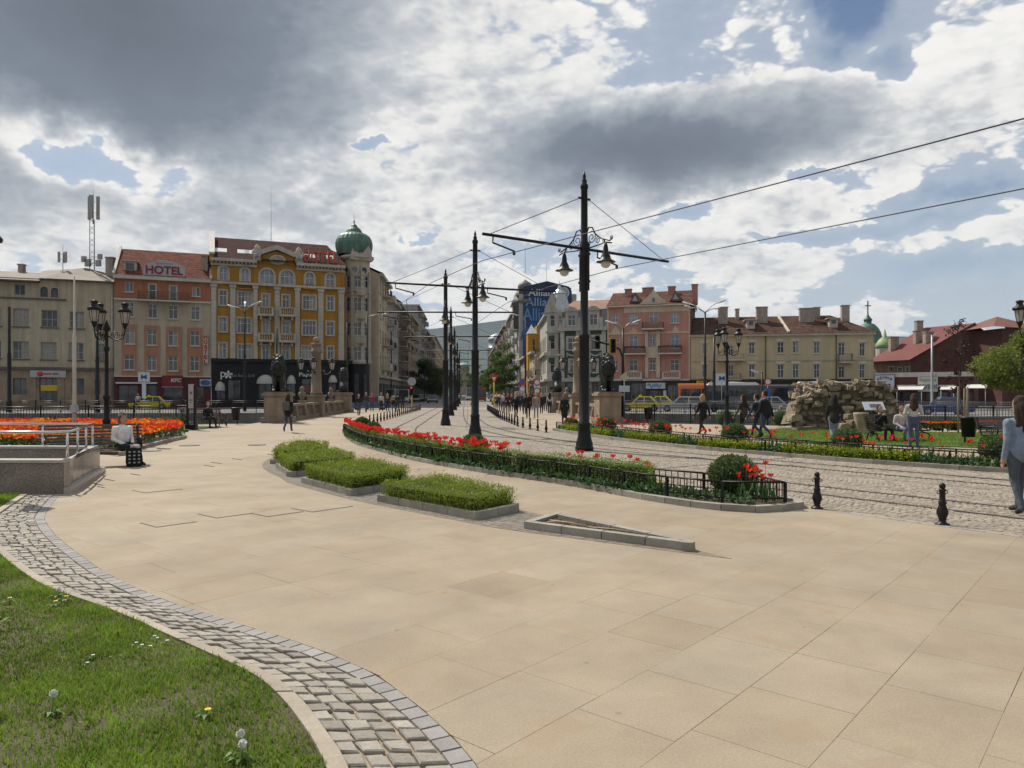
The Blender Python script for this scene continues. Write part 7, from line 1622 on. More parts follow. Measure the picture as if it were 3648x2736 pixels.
# ---- bridge: pedestals, lions, parapets, columns
def blob_mesh(name,prims,vox,smooth=4,noise_amp=0,noise_scale=8,mats=None):
 """union of tapered capsules (a, b, ra, rb, material index) as one continuous surface"""
 m=MB()
 for a,b,ra,rb,mi in prims:
  a,b=Vector(a),Vector(b);ax=(b-a);L=ax.length;n=10
  q=ax.to_track_quat('Z','Y').to_matrix()if L>1e-6 else Matrix.Identity(3);st=len(m.v);prof=[]
  for k in range(5):an=-math.pi/2+math.pi/2*k/4;prof.append((max(ra*math.cos(an),1e-4),ra*math.sin(an)))
  for k in range(5):an=math.pi/2*k/4;prof.append((max(rb*math.cos(an),1e-4),L+rb*math.sin(an)))
  m.lathe((0,0,0),prof,n)
  for i in range(st,len(m.v)):m.v[i]=tuple(a+q@Vector(m.v[i]))
 me=m.mesh(name+'_src');o=OBJ(name+'_tmp',me);md=o.modifiers.new('r','REMESH');md.mode='VOXEL';md.voxel_size=vox;md.use_smooth_shade=True
 s=o.modifiers.new('s','SMOOTH');s.iterations=smooth;s.factor=.5
 dg=bpy.context.evaluated_depsgraph_get();out=bpy.data.meshes.new_from_object(o.evaluated_get(dg));bpy.data.objects.remove(o);bpy.data.meshes.remove(me);out.name=name
 nv=len(out.vertices);co=np.empty(nv*3);out.vertices.foreach_get('co',co);co=co.reshape(-1,3)
 if noise_amp:
  no=np.empty(nv*3);out.vertices.foreach_get('normal',no);no=no.reshape(-1,3)
  for i in range(nv):co[i]+=no[i]*(noise_amp(Vector(co[i]))if callable(noise_amp)else noise_amp*mnoise.noise(Vector(co[i])*noise_scale))
  out.vertices.foreach_set('co',co.ravel())
 if mats:
  nf=len(out.polygons);fc=np.empty(nf*3);out.polygons.foreach_get('center',fc);fc=fc.reshape(-1,3);best=np.full(nf,1e9);idx=np.zeros(nf,int)
  for a,b,ra,rb,mi in prims:
   a,b=np.array(a,float),np.array(b,float);ab=b-a;t=np.clip(((fc-a)@ab)/max(ab@ab,1e-9),0,1);d=np.linalg.norm(fc-a-t[:,None]*ab,axis=1)-(ra+(rb-ra)*t);w=d<best;best[w]=d[w];idx[w]=mi
  out.polygons.foreach_set('material_index',idx.astype(np.int32))
  for q in mats:out.materials.append(q)
 out.polygons.foreach_set('use_smooth',[True]*len(out.polygons));out.update();return out
BRONZE=M('dark_bronze',(.022,.025,.022),.42,.5,3,.4,metal=.5)
def lion_mesh():
 P=[];c=lambda a,b,ra,rb=None:P.append((a,b,ra,rb or ra,0))
 c((0,.55,.35),(0,.15,.75),.40,.40);c((0,.15,.75),(0,-.12,1.25),.40,.36);c((.22,.55,.22),(.26,.1,.2),.2,.15);c((-.22,.55,.22),(-.26,.1,.2),.2,.15)
 for s in (-1,1):c((s*.18,-.1,1.0),(s*.19,-.32,.5),.15,.1);c((s*.19,-.32,.5),(s*.19,-.34,.1),.1,.085);c((s*.19,-.34,.08),(s*.19,-.5,.06),.1,.08);c((s*.26,.1,.12),(s*.28,-.16,.07),.12,.09)
 c((0,-.12,1.45),(0,-.1,1.85),.42,.36);c((0,-.25,1.1),(0,-.3,1.5),.27,.34);c((0,.1,1.2),(0,.02,1.75),.36,.32);c((0,-.3,1.8),(0,-.42,1.82),.21,.17);c((0,-.46,1.72),(0,-.6,1.7),.12,.1);c((0,-.45,1.62),(0,-.55,1.6),.09,.07)
 for s in (-1,1):c((s*.2,-.16,2.1),(s*.22,-.17,2.18),.08,.05);c((s*.1,-.44,1.88),(s*.12,-.46,1.9),.07,.05);c((s*.3,-.2,1.3),(s*.24,-.26,.95),.14,.09)
 c((.3,.75,.12),(.55,.4,.08),.05,.05);c((.55,.4,.08),(.55,.1,.1),.05,.08)
 return blob_mesh('lion',P,.035,3,lambda p:(.05*mnoise.noise(p*7)+.035*mnoise.noise(Vector((p.x*14,p.y*14,p.z*5))))if p.z>.95 and (p.y>-.42 or p.z<1.5)else .012*mnoise.noise(p*9))
LION=lion_mesh()
def bridge():
 sides={'left':((-13.95,44.2),(-15.3,67.2)),'right':((5.55,43.0),(4.05,66.4))}
 for sd,(a,b)in sides.items():
  A,B=V2(*a),V2(*b);ax=(B-A).normalized();rz=math.atan2(ax.y,ax.x)-math.pi/2;out=-1 if sd=='left' else 1
  for p,nm in ((A,'near'),(B,'far')):
   t=thing('lion_pedestal',f'tall sandstone pedestal under the {nm} lion on the {"hotel" if sd == "left" else "pink house"} side of the bridge','pedestal',tuple(p),rz);m=MB();m.box((0,0,.15),(1.55,2.1,.34));m.box((0,0,.95),(1.25,1.75,1.3));m.build('block',SAND,t);m=MB();m.box((0,0,1.66),(1.5,2.0,.14));m.box((0,0,1.77),(1.3,1.8,.1));m.build('cap',SAND,t)
   face=rz if nm=='near' else rz+math.pi
   o=OBJ('lion_statue',LION,BRONZE,None,(p.x,p.y,1.815),face+(.0 if sd=='right' else .15));o.scale=(1.02,)*3;m=None
   tag(o,f'dark bronze seated lion facing {"the plaza" if nm == "near" else "the boulevard"} on the {"hotel" if sd == "left" else "pink house"} side of the bridge','statue','bridge lions')
  L=(B-A).length;par=thing('bridge_parapet',f'sandstone balustrade of the bridge on the {"hotel" if sd == "left" else "pink house"} side','parapet',tuple(A),rz)
  m=MB();m.box((0,L/2,.12),(.5,L-1.8,.26));m.build('plinth',SAND,par);m=MB();m.box((0,L/2,.98),(.5,L-1.8,.16));m.build('coping',SAND,par)
  n=8
  for k in range(n+1):
   y=.9+(L-1.8)*k/n
   if 0<k<n:m=MB();m.box((0,y,.57),(.52,.5,.66));m.box((-out*.1,y,.45),(.5,.3,.45),0,.8);m.build('pier',SAND,par)
   if k<n:
    y1=.9+(L-1.8)*(k+1)/n
    for j in range(1,6):
     yy=y+(y1-y)*j/6;m=MB();m.lathe((0,yy,.25),[(.1,0),(.07,.06),(.12,.22),(.07,.5),(.1,.65)],6);m.build('baluster',SAND,par)
  for k,y in ((0,L*.27),(1,L*.73)):
   q=A+ax*y;t=thing('stone_urn',f'carved stone urn on the bridge parapet, {"plaza" if k == 0 else "boulevard"} end of the {"hotel" if sd == "left" else "pink house"} side','urn',(q.x,q.y,1.06),rz);m=MB();m.box((0,0,.1),(.45,.45,.2));m.build('foot',SAND,t);m=MB();m.lathe((0,0,.2),[(.12,0),(.09,.08),(.2,.25),(.26,.42),(.2,.55),(.1,.6),(.17,.7),(.14,.85),(.03,.95)],10);m.build('bowl',SAND,t)
  q=A+ax*(L*.5)+Vector((out*.1,0,0));t=thing('bridge_column',f'stone lamp column with three hanging lanterns on the {"hotel" if sd == "left" else "pink house"} side of the bridge','column',tuple(q),rz)
  m=MB();m.box((0,0,.75),(1.1,1.1,1.5));m.box((0,0,1.55),(1.3,1.3,.14));m.build('base',SAND,t);m=MB();m.lathe((0,0,1.62),[(.46,0),(.46,.2),(.4,.26),(.33,3.1),(.42,3.14),(.44,3.3),(.34,3.36),(.34,3.7),(.42,3.76),(.4,3.86),(.2,3.92)],12);m.build('shaft',SAND,t);m=MB();m.ball((0,0,5.72),.27,12,8);m.build('ball',SAND,t)
  for k in range(3):
   a_=k*math.pi/2+(0 if sd=='right' else 0)-math.pi/2 if False else (-math.pi+k*math.pi/2);m=MB();m.tube([(.3,0,3.35),(.6,0,3.1),(.95,0,3.2),(1.15,0,3.45)],.03,5);scroll(m,(.6,3.3),.16,1.4,3,-1,.02);m.xform(Matrix.Rotation(a_,4,'Z'));m.build('arm',BLK,t)
   c=(1.15*math.cos(a_),1.15*math.sin(a_),0);m=MB();m.lathe(c,[(.05,3.42),(.13,3.5),(.15,3.52)],6,False);m.lathe(c,[(.3,4.02),(.31,4.06),(.2,4.2),(.12,4.28),(.14,4.34),(.02,4.4)],6,False)
   for q_ in range(6):an=2*math.pi*q_/6;m.tube([(c[0]+.14*math.cos(an),c[1]+.14*math.sin(an),3.5),(c[0]+.25*math.cos(an),c[1]+.25*math.sin(an),4.04)],.014,4)
   m.build('lantern',BLK,t);m=MB();m.lathe(c,[(.13,3.51),(.235,4.03)],6,False);m.build('lantern_glass',LGLASS,t)
bridge()
# ---- granite ramp wall with steel handrails, left
def ramp():
 gr=M('speckled_granite',(.22,.185,.16),.22,.3,2.2,fine=.55,spec=.5,tone=.1);cap=M('pale_granite',(.45,.41,.36),.35,.15,3,fine=.25);dk=M('dark_granite',(.10,.105,.105),.3,.2,4,fine=.3)
 c0,c1=G(226,1757),G(356,1679);H=.58;west=V2(c0.x-3.6,c0.y+.35-.3);t=thing('ramp_wall','polished granite wall around the stair ramp with steel handrail','wall',tuple(c0))
 n01=(c1-c0).normalized();w=.26;inn=Vector((-n01.y,n01.x,0))*w;c1i=c1+inn;c0i=c0+Vector((-.06,w*1.1,0));bk=V2(c1.x-6.5,c1.y+.15)
 def run(a,b,ai,bi,nm,k):
  for j in range(k):
   p,q,pi,qi=a.lerp(b,j/k+.002),a.lerp(b,(j+1)/k-.002),ai.lerp(bi,j/k),ai.lerp(bi,(j+1)/k);m=MB();m.tone=random.random()
   poly=[(x.x,x.y)for x in (p,q,qi,pi)];ar=sum(poly[i][0]*poly[(i+1)%4][1]-poly[(i+1)%4][0]*poly[i][1]for i in range(4));m.prism(poly if ar>0 else poly[::-1],-.03,H-.05);kid(m.build('granite_panel',gr),t)
  m=MB();ex=.03;d=(b-a).normalized();o=Vector((d.y,-d.x,0));o=o if o.dot(a-ai)>0 else -o;poly=[(x.x,x.y)for x in (a+o*ex,b+o*ex,bi-o*ex,ai-o*ex)];ar=sum(poly[i][0]*poly[(i+1)%4][1]-poly[(i+1)%4][0]*poly[i][1]for i in range(4));m.prism(poly if ar>0 else poly[::-1],H-.048,H);kid(m.build('coping',cap),t)
 run(west,c0,west+Vector((0,w,0)),c0i,'f',3);run(c0,c1,c0i,c1i,'s',2);run(bk,c1i-n01*.0,bk+Vector((0,-.25,0)),c1i-n01*.3,'b',3)
 m=MB();m.add([(x.x,x.y,-.008)for x in (west,c0i,c1i,bk)],[(0,1,2,3)]);m.f=[f if True else f for f in m.f];kid(m.build('landing',dk),t)
 foot=MB();d=n01;o=Vector((d.y,-d.x,0));poly=[c0+o*.1,c1+o*.1+d*.1,c1,c0];foot.prism([(x.x,x.y)for x in poly],-.02,.09);kid(foot.build('plinth',cap),t)
 rl=thing('handrail','stainless steel handrail on the granite ramp wall','handrail',tuple(c0)[:2]+(H,));zr=1.06
 mid=lambda a,b,k:a.lerp(b,k)
 A,B,C_=west.lerp(west+Vector((0,w,0)),.5),c0.lerp(c0i,.5),c1.lerp(c1i,.5);m=MB();up=Vector((0,0,zr));m.tube([A+up,B+up-Vector((.25,0,0)),B+up+n01*.3,C_+up],.024,8);m.tube([C_+up,bk.lerp(bk+Vector((0,-.25,0)),.5)+up+Vector((0,0,.02))],.024,8);kid(m.build('rail',STEEL),rl)
 for p in (A.lerp(B,.15),A.lerp(B,.62),B+n01*.06,B.lerp(C_,.36),B.lerp(C_,.68),B.lerp(C_,.97),C_.lerp(bk,.18),C_.lerp(bk,.4),C_.lerp(bk,.65)):
  m=MB();m.tube([(p.x,p.y,H),(p.x,p.y,zr-.02)],.022,8);m.lathe((p.x,p.y,H),[(.05,0),(.05,.012),(.024,.014)],10);kid(m.build('post',STEEL),rl)
ramp()
# ---- manhole covers
for u,v,r,lab in ((675,1586,.32,'round manhole cover near the orange tulip kerb'),(540,1605,.28,'round manhole cover beside the bench'),(915,1584,.3,'round manhole cover near the far hedge planter')):
 p=G(u,v);t=thing('manhole_cover',lab,'manhole cover',tuple(p));m=MB();m.lathe((0,0,0),[(r,-.01),(r,.004),(r*.93,.006)],24,False);m.build('ring',M('cast_iron_worn',(.16,.14,.12),.6,.2,6),t);m=MB();m.lathe((0,0,.001),[(r*.9,0),(r*.9,.0065)],24,False);m.build('lid',MATS['cast_iron_worn'],t)
for u,v,w,d in ((560,1745,.62,.5),(600,1862,.5,.45),(830,1827,.75,.5),(985,1826,.55,.45),(1150,1808,.7,.5)):
 p=G(u,v);m=MB();m.tone=.6;m.box((0,0,0),(w,d,.012));o=m.build('inspection_cover',M_SLAB,None,(p.x,p.y,.001),math.pi/2-SLAB_A+.0);fr=MB()
 for sx,sy,a,b in ((0,1,w+.05,.02),(0,-1,w+.05,.02),(1,0,.02,d),(-1,0,.02,d)):fr.box((sx*(w/2+.012),sy*(d/2+.012),-.001),(a,b,.012))
 fr.build('frame',MATS['cast_iron_worn'],o);tag(o,'stone filled inspection cover flush with the plaza slabs','manhole cover','inspection covers in the paving')
print('street',round(time.time()-T0,1),len(bpy.data.objects))
# ================================================================== planting
LF_YEW=M_leaf('hedge_leaf',(.19,.255,.03),.62,.4);LF_BOX=M_leaf('box_leaf',(.16,.26,.035),.45,.4);LF_BALL=M_leaf('thuja_leaf',(.075,.125,.035),.5,.3);LF_GOLD=M_leaf('golden_leaf',(.26,.32,.02),.35,.4);LF_TUL=M_leaf('tulip_leaf',(.06,.13,.045),.35,.3);CORE=M('hedge_shadow_core',(.02,.03,.01),.95,.3,6)  # CORE: dark solid fill inside foliage, added to stop light passing through
def ccw(poly):
 ar=sum(poly[i][0]*poly[(i+1)%len(poly)][1]-poly[(i+1)%len(poly)][0]*poly[i][1]for i in range(len(poly)));return poly if ar>0 else poly[::-1]
def shrink(poly,d):
 c=Vector((sum(p[0]for p in poly)/len(poly),sum(p[1]for p in poly)/len(poly)));o=[]
 for p in poly:v=Vector((p[0],p[1]))-c;L=v.length;o.append(tuple((c+v*max(.2,(L-d)/L)))[:2])
 return o
def hedge_pts(poly,z0,z1,n,seed,sprig=.12,rough=.05,rnd_=.09):
 rs=random.Random(seed);xs=[p[0]for p in poly];ys=[p[1]for p in poly];P=[];T=[];per=[((Vector(a),Vector(b)))for a,b in zip(poly,poly[1:]+poly[:1])];L=[(b-a).length for a,b in per]
 while len(P)<n:
  if rs.random()<.62:
   x,y=rs.uniform(min(xs),max(xs)),rs.uniform(min(ys),max(ys))
   if not inside(poly,x,y):continue
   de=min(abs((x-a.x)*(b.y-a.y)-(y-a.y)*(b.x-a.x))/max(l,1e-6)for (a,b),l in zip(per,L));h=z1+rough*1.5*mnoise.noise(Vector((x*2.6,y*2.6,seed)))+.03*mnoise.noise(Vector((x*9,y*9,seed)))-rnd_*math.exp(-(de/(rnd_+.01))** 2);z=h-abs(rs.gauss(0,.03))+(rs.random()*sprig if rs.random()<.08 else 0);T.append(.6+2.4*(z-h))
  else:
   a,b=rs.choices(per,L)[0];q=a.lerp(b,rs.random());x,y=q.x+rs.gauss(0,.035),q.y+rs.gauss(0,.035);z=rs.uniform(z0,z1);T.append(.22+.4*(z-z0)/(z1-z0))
  P.append((x,y,z))
 return P,T
def kerb_ring(t,pts,w,h,step,rng,z0=-.02,closed=True):
 """kerb stones laid end to end along a line (stones lie to the left of travel)"""
 line=pts+[pts[0]]if closed else pts;hh=h
 for i,(a,b)in enumerate(zip(line,line[1:])):
  h=hh+.0022*(i%2)
  a,b=V2(a[0],a[1]),V2(b[0],b[1]);L=(b-a).length;n=max(1,round(L/step));d=(b-a)/L;o=Vector((-d.y,d.x,0))*w
  for k in range(n):
   p,q=a+d*(L*k/n+.004),a+d*(L*(k+1)/n-.004);m=MB();m.tone=rng.random();m.prism([(x.x,x.y)for x in (p,q,q+o,p+o)],z0,h,inset=.006);kid(m.build('kerb_stone',M_KERB2),t)
M_PAV2=M('brown_grey_paver',(.185,.165,.14),.85,.15,5,.3,tone=.15,fine=.15);M_KERB2=M('grey_kerb_stone',(.30,.28,.24),.85,.2,3,.35,tone=.12,fine=.12,streak=.2)
def planters():
 rng=random.Random(9)
 Q=[[(-.5,10.13),(.11,10.9),(-1.25,12.95),(-2.17,11.88)],[(-2.72,12.5),(-1.85,13.85),(-3.05,15.75),(-4.1,14.35)],[(-4.6,15.3),(-3.45,16.65),(-4.45,18.6),(-5.5,17.2)],[(-5.85,18.1),(-4.85,19.5),(-5.3,21.3),(-6.0,21.6),(-6.35,20.3)]]
 names=['clipped yew hedge beside the bare soil planter','broad clipped yew hedge, second from the soil planter','clipped yew hedge, third from the soil planter','clipped yew hedge at the far tip of the planter chain']
 band=catmull([V2(*p)for p in [(2.32,7.8),(1.98,8.02),(.1,9.35),(-.62,10.0),(-2.3,11.75),(-2.85,12.4),(-4.25,14.25),(-4.75,15.2),(-5.95,17.6),(-6.5,20.2),(-6.0,21.9),(-5.1,21.4),(-4.7,19.5),(-3.3,16.6),(-1.7,13.8),(-1.1,13.0),(.25,10.9),(.72,10.2),(2.1,8.15)]],4)
 m=MB();m.prism(ccw([(p.x,p.y)for p in band]),-.02,.0035);pv=kind(m.build('planter_paving',M_JOINT),'structure')
 cnt=0;rest=MB()
 for i in range(-60,62):
  for j in range(-60,120):
   p=V2(-1.6,13.5)+DT_*(i*.2+(.1 if j%2 else 0))+NT_*(j*.1-3)
   if p.y<7.3 or p.y>22.2 or not inside(band,p.x,p.y):continue
   if any(inside(shrink(q,.1),p.x,p.y)for q in Q):continue
   ex,ey=DT_*.097,NT_*.047;q=ccw([(x.x,x.y)for x in (p-ex-ey,p+ex-ey,p+ex+ey,p-ex+ey)])
   if not all(inside(band,x,y)for x,y in q):continue
   if p.y<14 and cnt<290:mm=MB();mm.tone=rng.random();mm.prism(q,-.01,.007,inset=.003);mm.build('paver',M_PAV2,pv);cnt+=1
   else:rest.tone=rng.random();rest.prism(q,-.01,.007)
 kind(rest.build('pavers',M_PAV2,pv),'stuff')
 for k,(q,lab)in enumerate(zip(Q,names)):
  q=ccw(q);t=thing('planter','low stone kerb around the ' +lab,'planter',(q[0][0],q[0][1],0));kerb_ring(t,q,.13,.115,.62,rng);m=MB();m.prism(shrink(q,.14),-.01,.07);kid(m.build('soil',M('planter_soil',(.075,.05,.032),.95,.4,6,.8,fine=.4)),t)
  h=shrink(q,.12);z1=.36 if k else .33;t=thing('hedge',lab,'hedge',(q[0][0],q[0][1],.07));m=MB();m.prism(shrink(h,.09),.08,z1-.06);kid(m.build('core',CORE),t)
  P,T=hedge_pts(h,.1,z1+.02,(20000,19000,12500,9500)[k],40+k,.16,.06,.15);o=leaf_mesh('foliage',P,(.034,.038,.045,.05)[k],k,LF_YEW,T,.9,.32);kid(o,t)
 tri=ccw([(.15,9.5),(1.98,8.13),(2.02,8.3),(.6,10.25)]);t=thing('planter','wedge shaped stone planter holding bare brown soil','planter',(tri[0][0],tri[0][1],0));kerb_ring(t,tri,.105,.1,.62,rng);s=shrink(tri,.12);m=MB();m.prism(s,-.01,.06);kid(m.build('soil',MATS['planter_soil']),t)
 clod=MB()
 for _ in range(420):
  x,y=rng.uniform(.2,1.9),rng.uniform(8.2,10.2)
  if inside(s,x,y):r=rng.uniform(.008,.03);clod.ball((x,y,.06),r,5,3,(1,rng.uniform(.6,1.3),.7),False)
 kid(kind(clod.build('soil_clods',MATS['planter_soil']),'stuff'),t)
 for a,b in (((.5,9.75),(1.0,9.15)),((.95,9.25),(1.55,8.75)),((.45,9.6),(.7,9.5))):
  m=MB();m.tube([(a[0],a[1],.075),((a[0]+b[0])/2,(a[1]+b[1])/2+.02,.09),(b[0],b[1],.078)],.009,5);tag(m.build('dead_stick',M('dry_stick',(.35,.29,.2),.8,.2,6)),'dry stick lying on the bare planter soil','stick','sticks on the soil')
planters()
# ---- tulips
PET_R=M_leaf('red_petal',(.62,.045,.02),.3,.4);PET_O=M_leaf('orange_petal',(.72,.14,.02),.4,.4);PET_Y=M_leaf('amber_petal',(.75,.34,.03),.3,.4)
def petals(mb,c,r,h,rng,op=.2):
 for k in range(6):
  a=math.pi/3*k+rng.uniform(-.1,.1);d=Vector((math.cos(a),math.sin(a),0));s=Vector((-d.y,d.x,0));c=Vector(c);mb.tone=rng.random();w=r*.62
  mb.add([c,c+d*r*.9+s*w+Vector((0,0,h*.4)),c+d*r*(.85+op)+Vector((0,0,h)),c+d*r*.9-s*w+Vector((0,0,h*.4)),c+d*r*1.08+Vector((0,0,h*.42))],[(0,1,4),(1,2,4),(2,3,4),(3,0,4)])
def tulip(label,hh,pet,seed):
 rng=random.Random(seed);t=thing('tulip',label,'tulip');m=MB();petals(m,(.01,0,hh),.043,.08,rng,rng.uniform(.1,.5));m.build('flower',pet,t);m=MB();m.tone=.6;m.tube([(0,0,0),(.012,.005,hh*.5),(.01,0,hh+.005)],.004,5);m.build('stem',LF_TUL,t);m=MB()
 for k in range(3):
  a=k*2.2+seed;d=Vector((math.cos(a),math.sin(a),0));s=Vector((-d.y,d.x,0));L=hh*rng.uniform(.55,.8);m.tone=rng.random();p=[Vector((0,0,.01)),d*.05+Vector((0,0,L*.6)),d*.11+Vector((0,0,L))];m.add([p[0]-s*.008,p[0]+s*.008,p[1]+s*.022,p[1]-s*.022,p[2]],[(0,1,2,3),(3,2,4)])
 m.build('leaf',LF_TUL,t);return t
def bed_rail(line,label,closed=False):
 t=thing('bed_railing',label,'railing',tuple(line[0]));rs=resample(line,.98);z0,z1=.105,.40
 for k,(p,tg)in enumerate(rs):
  m=MB();m.box((p.x,p.y,(.06+z1)/2),(.04,.04,z1-.05),math.atan2(tg.y,tg.x));kid(m.build('post',BLK),t)
  if k+1<len(rs):
   q=rs[k+1][0];m=MB()
   for z,r in ((z1,.015),(z0+.05,.009)):m.tube([p+Vector((0,0,z)),q+Vector((0,0,z))],r,4)
   for j in range(1,8):c=p.lerp(q,j/8);m.box((c.x,c.y,(z0+.05+z1)/2),(.012,.012,z1-z0-.05),math.atan2(tg.y,tg.x))
   kid(m.build('panel',BLK),t)
def ball_bush(x,y,r,label,seed,n=5200,squash=.82):
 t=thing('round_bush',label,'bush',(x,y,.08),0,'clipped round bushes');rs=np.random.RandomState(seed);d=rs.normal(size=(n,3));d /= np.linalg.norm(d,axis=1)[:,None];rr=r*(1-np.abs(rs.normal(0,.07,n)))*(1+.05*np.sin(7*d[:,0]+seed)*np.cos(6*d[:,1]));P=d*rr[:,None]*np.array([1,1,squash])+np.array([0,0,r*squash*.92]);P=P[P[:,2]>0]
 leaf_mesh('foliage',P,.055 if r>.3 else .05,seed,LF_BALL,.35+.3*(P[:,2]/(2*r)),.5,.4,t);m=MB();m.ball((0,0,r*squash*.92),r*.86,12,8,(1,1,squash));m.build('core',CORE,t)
def beds():
 rng=random.Random(77);SOIL=MATS['planter_soil']
 def soil(a,b,par):
  m=MB();n=len(a)-1
  for k in range(1,n-1):m.quad(*[(p.x,p.y,.07)for p in (a[k].lerp(b[k],.06),a[k+1].lerp(b[k+1],.06),a[k+1].lerp(b[k+1],.94),a[k].lerp(b[k],.94))])
  kid(m.build('soil',SOIL),par)
 F=catmull(BED1_FRONT,5);Bk=catmull(BED1_BACK,5);poly=ccw([(p.x,p.y)for p in F]+[(p.x,p.y)for p in Bk])
 b1=thing('flower_bed','long curved red tulip bed beside the near tram track','flower bed',tuple(F[0]));ring=F+Bk;rs=resample(ring+[ring[0]],.5);kerb=[p for p,_ in rs]
 if sum(a.x*b.y-b.x*a.y for a,b in zip(kerb,kerb[1:]+kerb[:1]))<0:kerb.reverse()
 kerb_ring(b1,[(p.x,p.y)for p in kerb],.13,.095,.5,rng);n=60;fr,bk=at_s(F,n),at_s(list(reversed(Bk)),n);soil(fr,bk,b1)
 ip=lambda L,s:L[min(n-1,max(0,int(s*n)))].lerp(L[min(n-1,max(0,int(s*n)))+1],min(1,max(0,s*n-int(s*n))));mid=lambda s,w:ip(fr,s).lerp(ip(bk,s),w)
 inner=[mid(k/n,.17)for k in range(n+1)]+[mid(k/n,.83)for k in range(n,-1,-1)];bed_rail(inner+[inner[0]],'low black iron railing around the near tulip bed')
 def strip(s0,s1,w0,w1,z1,nlf,mat,lab,seed,sz=.034,nm='low_hedge',par=mid,core=True):
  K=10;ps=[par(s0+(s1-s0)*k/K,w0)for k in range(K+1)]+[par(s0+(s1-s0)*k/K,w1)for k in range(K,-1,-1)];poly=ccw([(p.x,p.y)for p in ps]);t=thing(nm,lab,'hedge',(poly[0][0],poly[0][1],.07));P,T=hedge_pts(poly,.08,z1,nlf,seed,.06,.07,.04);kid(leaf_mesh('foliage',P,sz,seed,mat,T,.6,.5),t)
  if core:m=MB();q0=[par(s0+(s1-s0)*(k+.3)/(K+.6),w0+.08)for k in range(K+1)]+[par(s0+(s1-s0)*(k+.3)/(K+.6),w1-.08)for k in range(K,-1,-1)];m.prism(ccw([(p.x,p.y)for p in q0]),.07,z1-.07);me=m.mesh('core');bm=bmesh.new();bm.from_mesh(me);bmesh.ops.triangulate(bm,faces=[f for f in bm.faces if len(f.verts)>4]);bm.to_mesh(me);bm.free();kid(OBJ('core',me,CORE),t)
 for k,(a,b,w0,w1,nl)in enumerate(((.12,.33,.35,.78,4500),(.36,.50,.30,.78,6000),(.50,.60,.28,.75,6000),(.60,.73,.28,.75,8500),(.74,.885,.3,.8,10000))):
  strip(a,b,w0,w1,.54,nl,LF_BOX,('far end stretch of low box hedge in the near tulip bed','low box hedge by the small round bush in the near bed','short low box hedge in the middle of the near bed','low box hedge opposite the wedge planter','low box hedge next to the largest round bush')[k],60+k,.03)
 strip(.06,.95,.1,.3,.2,5200,LF_TUL,'tulip foliage filling the railing side of the near bed',90,.09,'tulip_foliage',core=False);strip(.2,.9,.78,.9,.22,2600,LF_GOLD,'yellow green shrubs at the tram side of the near bed',91,.05,'golden_shrubs',core=False)
 for (u,v,r,lab)in ((2612,1702,.40,'largest round clipped bush at the tip of the near tulip bed'),(1690,1590,.36,'round clipped bush midway along the near tulip bed'),(1482,1568,.28,'small round bush towards the bridge end of the near bed'),(1328,1527,.33,'round bush second from the bridge end of the near bed'),(1290,1506,.33,'round bush at the bridge end of the near tulip bed')):
  p=G(u,v,.34);p2=p if inside(poly,p.x,p.y)else p;ball_bush(p2.x,p2.y,r,lab,int(u),9000 if r>.4 else 4200)
 ex={1:MB(),2:MB()};kinds=[tulip('',hh,PET_R,i)for i,hh in enumerate((.50,.57,.44,.53))];used=set()
 num={1:0,2:0}
 def put(x,y,lab,grp,sc=1.0,z=.07):
  k=rng.randrange(4);src=kinds[k];w=1 if 'near' in grp else 2;num[w]+=1
  if num[w]>(150 if w==1 else 70):petals(ex[w],(x,y,z+rng.uniform(.44,.56)*sc),.043,.08,rng,.3);return
  if k not in used:used.add(k);src.location=(x,y,z);src.rotation_euler=(0,0,rng.random()*6);src['label']=lab;src['group']=grp;KIDS.pop(src.name,None)
  else:o=dup(src,(x,y,z),rng.random()*6,lab,grp,rng.uniform(.9,1.12)*sc);o.rotation_euler=(rng.uniform(-.12,.12),rng.uniform(-.12,.12),rng.random()*6)
 cl=[(.945,.972,17,.25,.75),(.78,.88,10,.3,.85),(.60,.74,36,.2,.85),(.46,.60,34,.22,.85),(.36,.44,14,.4,.8),(.14,.36,66,.25,.85),(.03,.14,44,.2,.9)]
 for a,b,c,w0,w1 in cl:
  for _ in range(c):p=mid(rng.uniform(a,b),rng.uniform(w0,w1));put(p.x,p.y,'red tulip in the railed bed beside the near tram track','red tulips of the near bed',.72 if a>.9 else 1.0)
 [petals(ex[1],(q.x,q.y,.07+rng.uniform(.46,.58)),.043,.08,rng,.3)for q in (mid(rng.uniform(.03,.74),rng.uniform(.2,.85))for _ in range(190))];kid(kind(ex[1].build('tulips',PET_R),'stuff'),b1)
 F2=catmull(BED2_FRONT,5);B2=offset(F2,-1.25);B2=B2 if B2[5].y>F2[5].y else offset(F2,1.25);poly2=ccw([(p.x,p.y)for p in F2]+[(p.x,p.y)for p in reversed(B2)]);b2=thing('flower_bed','straight red tulip bed between the far tram track and the park path','flower bed',tuple(F2[0]));ring=F2+list(reversed(B2));kerb=[p for p,_ in resample(ring+[ring[0]],.95)]
 if sum(a.x*b.y-b.x*a.y for a,b in zip(kerb,kerb[1:]+kerb[:1]))<0:kerb.reverse()
 kerb_ring(b2,[(p.x,p.y)for p in kerb],.13,.1,.95,rng);f2,k2=at_s(F2,n),at_s(B2,n);soil(f2,k2,b2);mid2=lambda s,w:ip(f2,s).lerp(ip(k2,s),w)
 ring=[mid2(k/n,.16)for k in range(n+1)]+[mid2(k/n,.84)for k in range(n,-1,-1)];bed_rail(ring+[ring[0]],'low black iron railing around the far tulip bed')
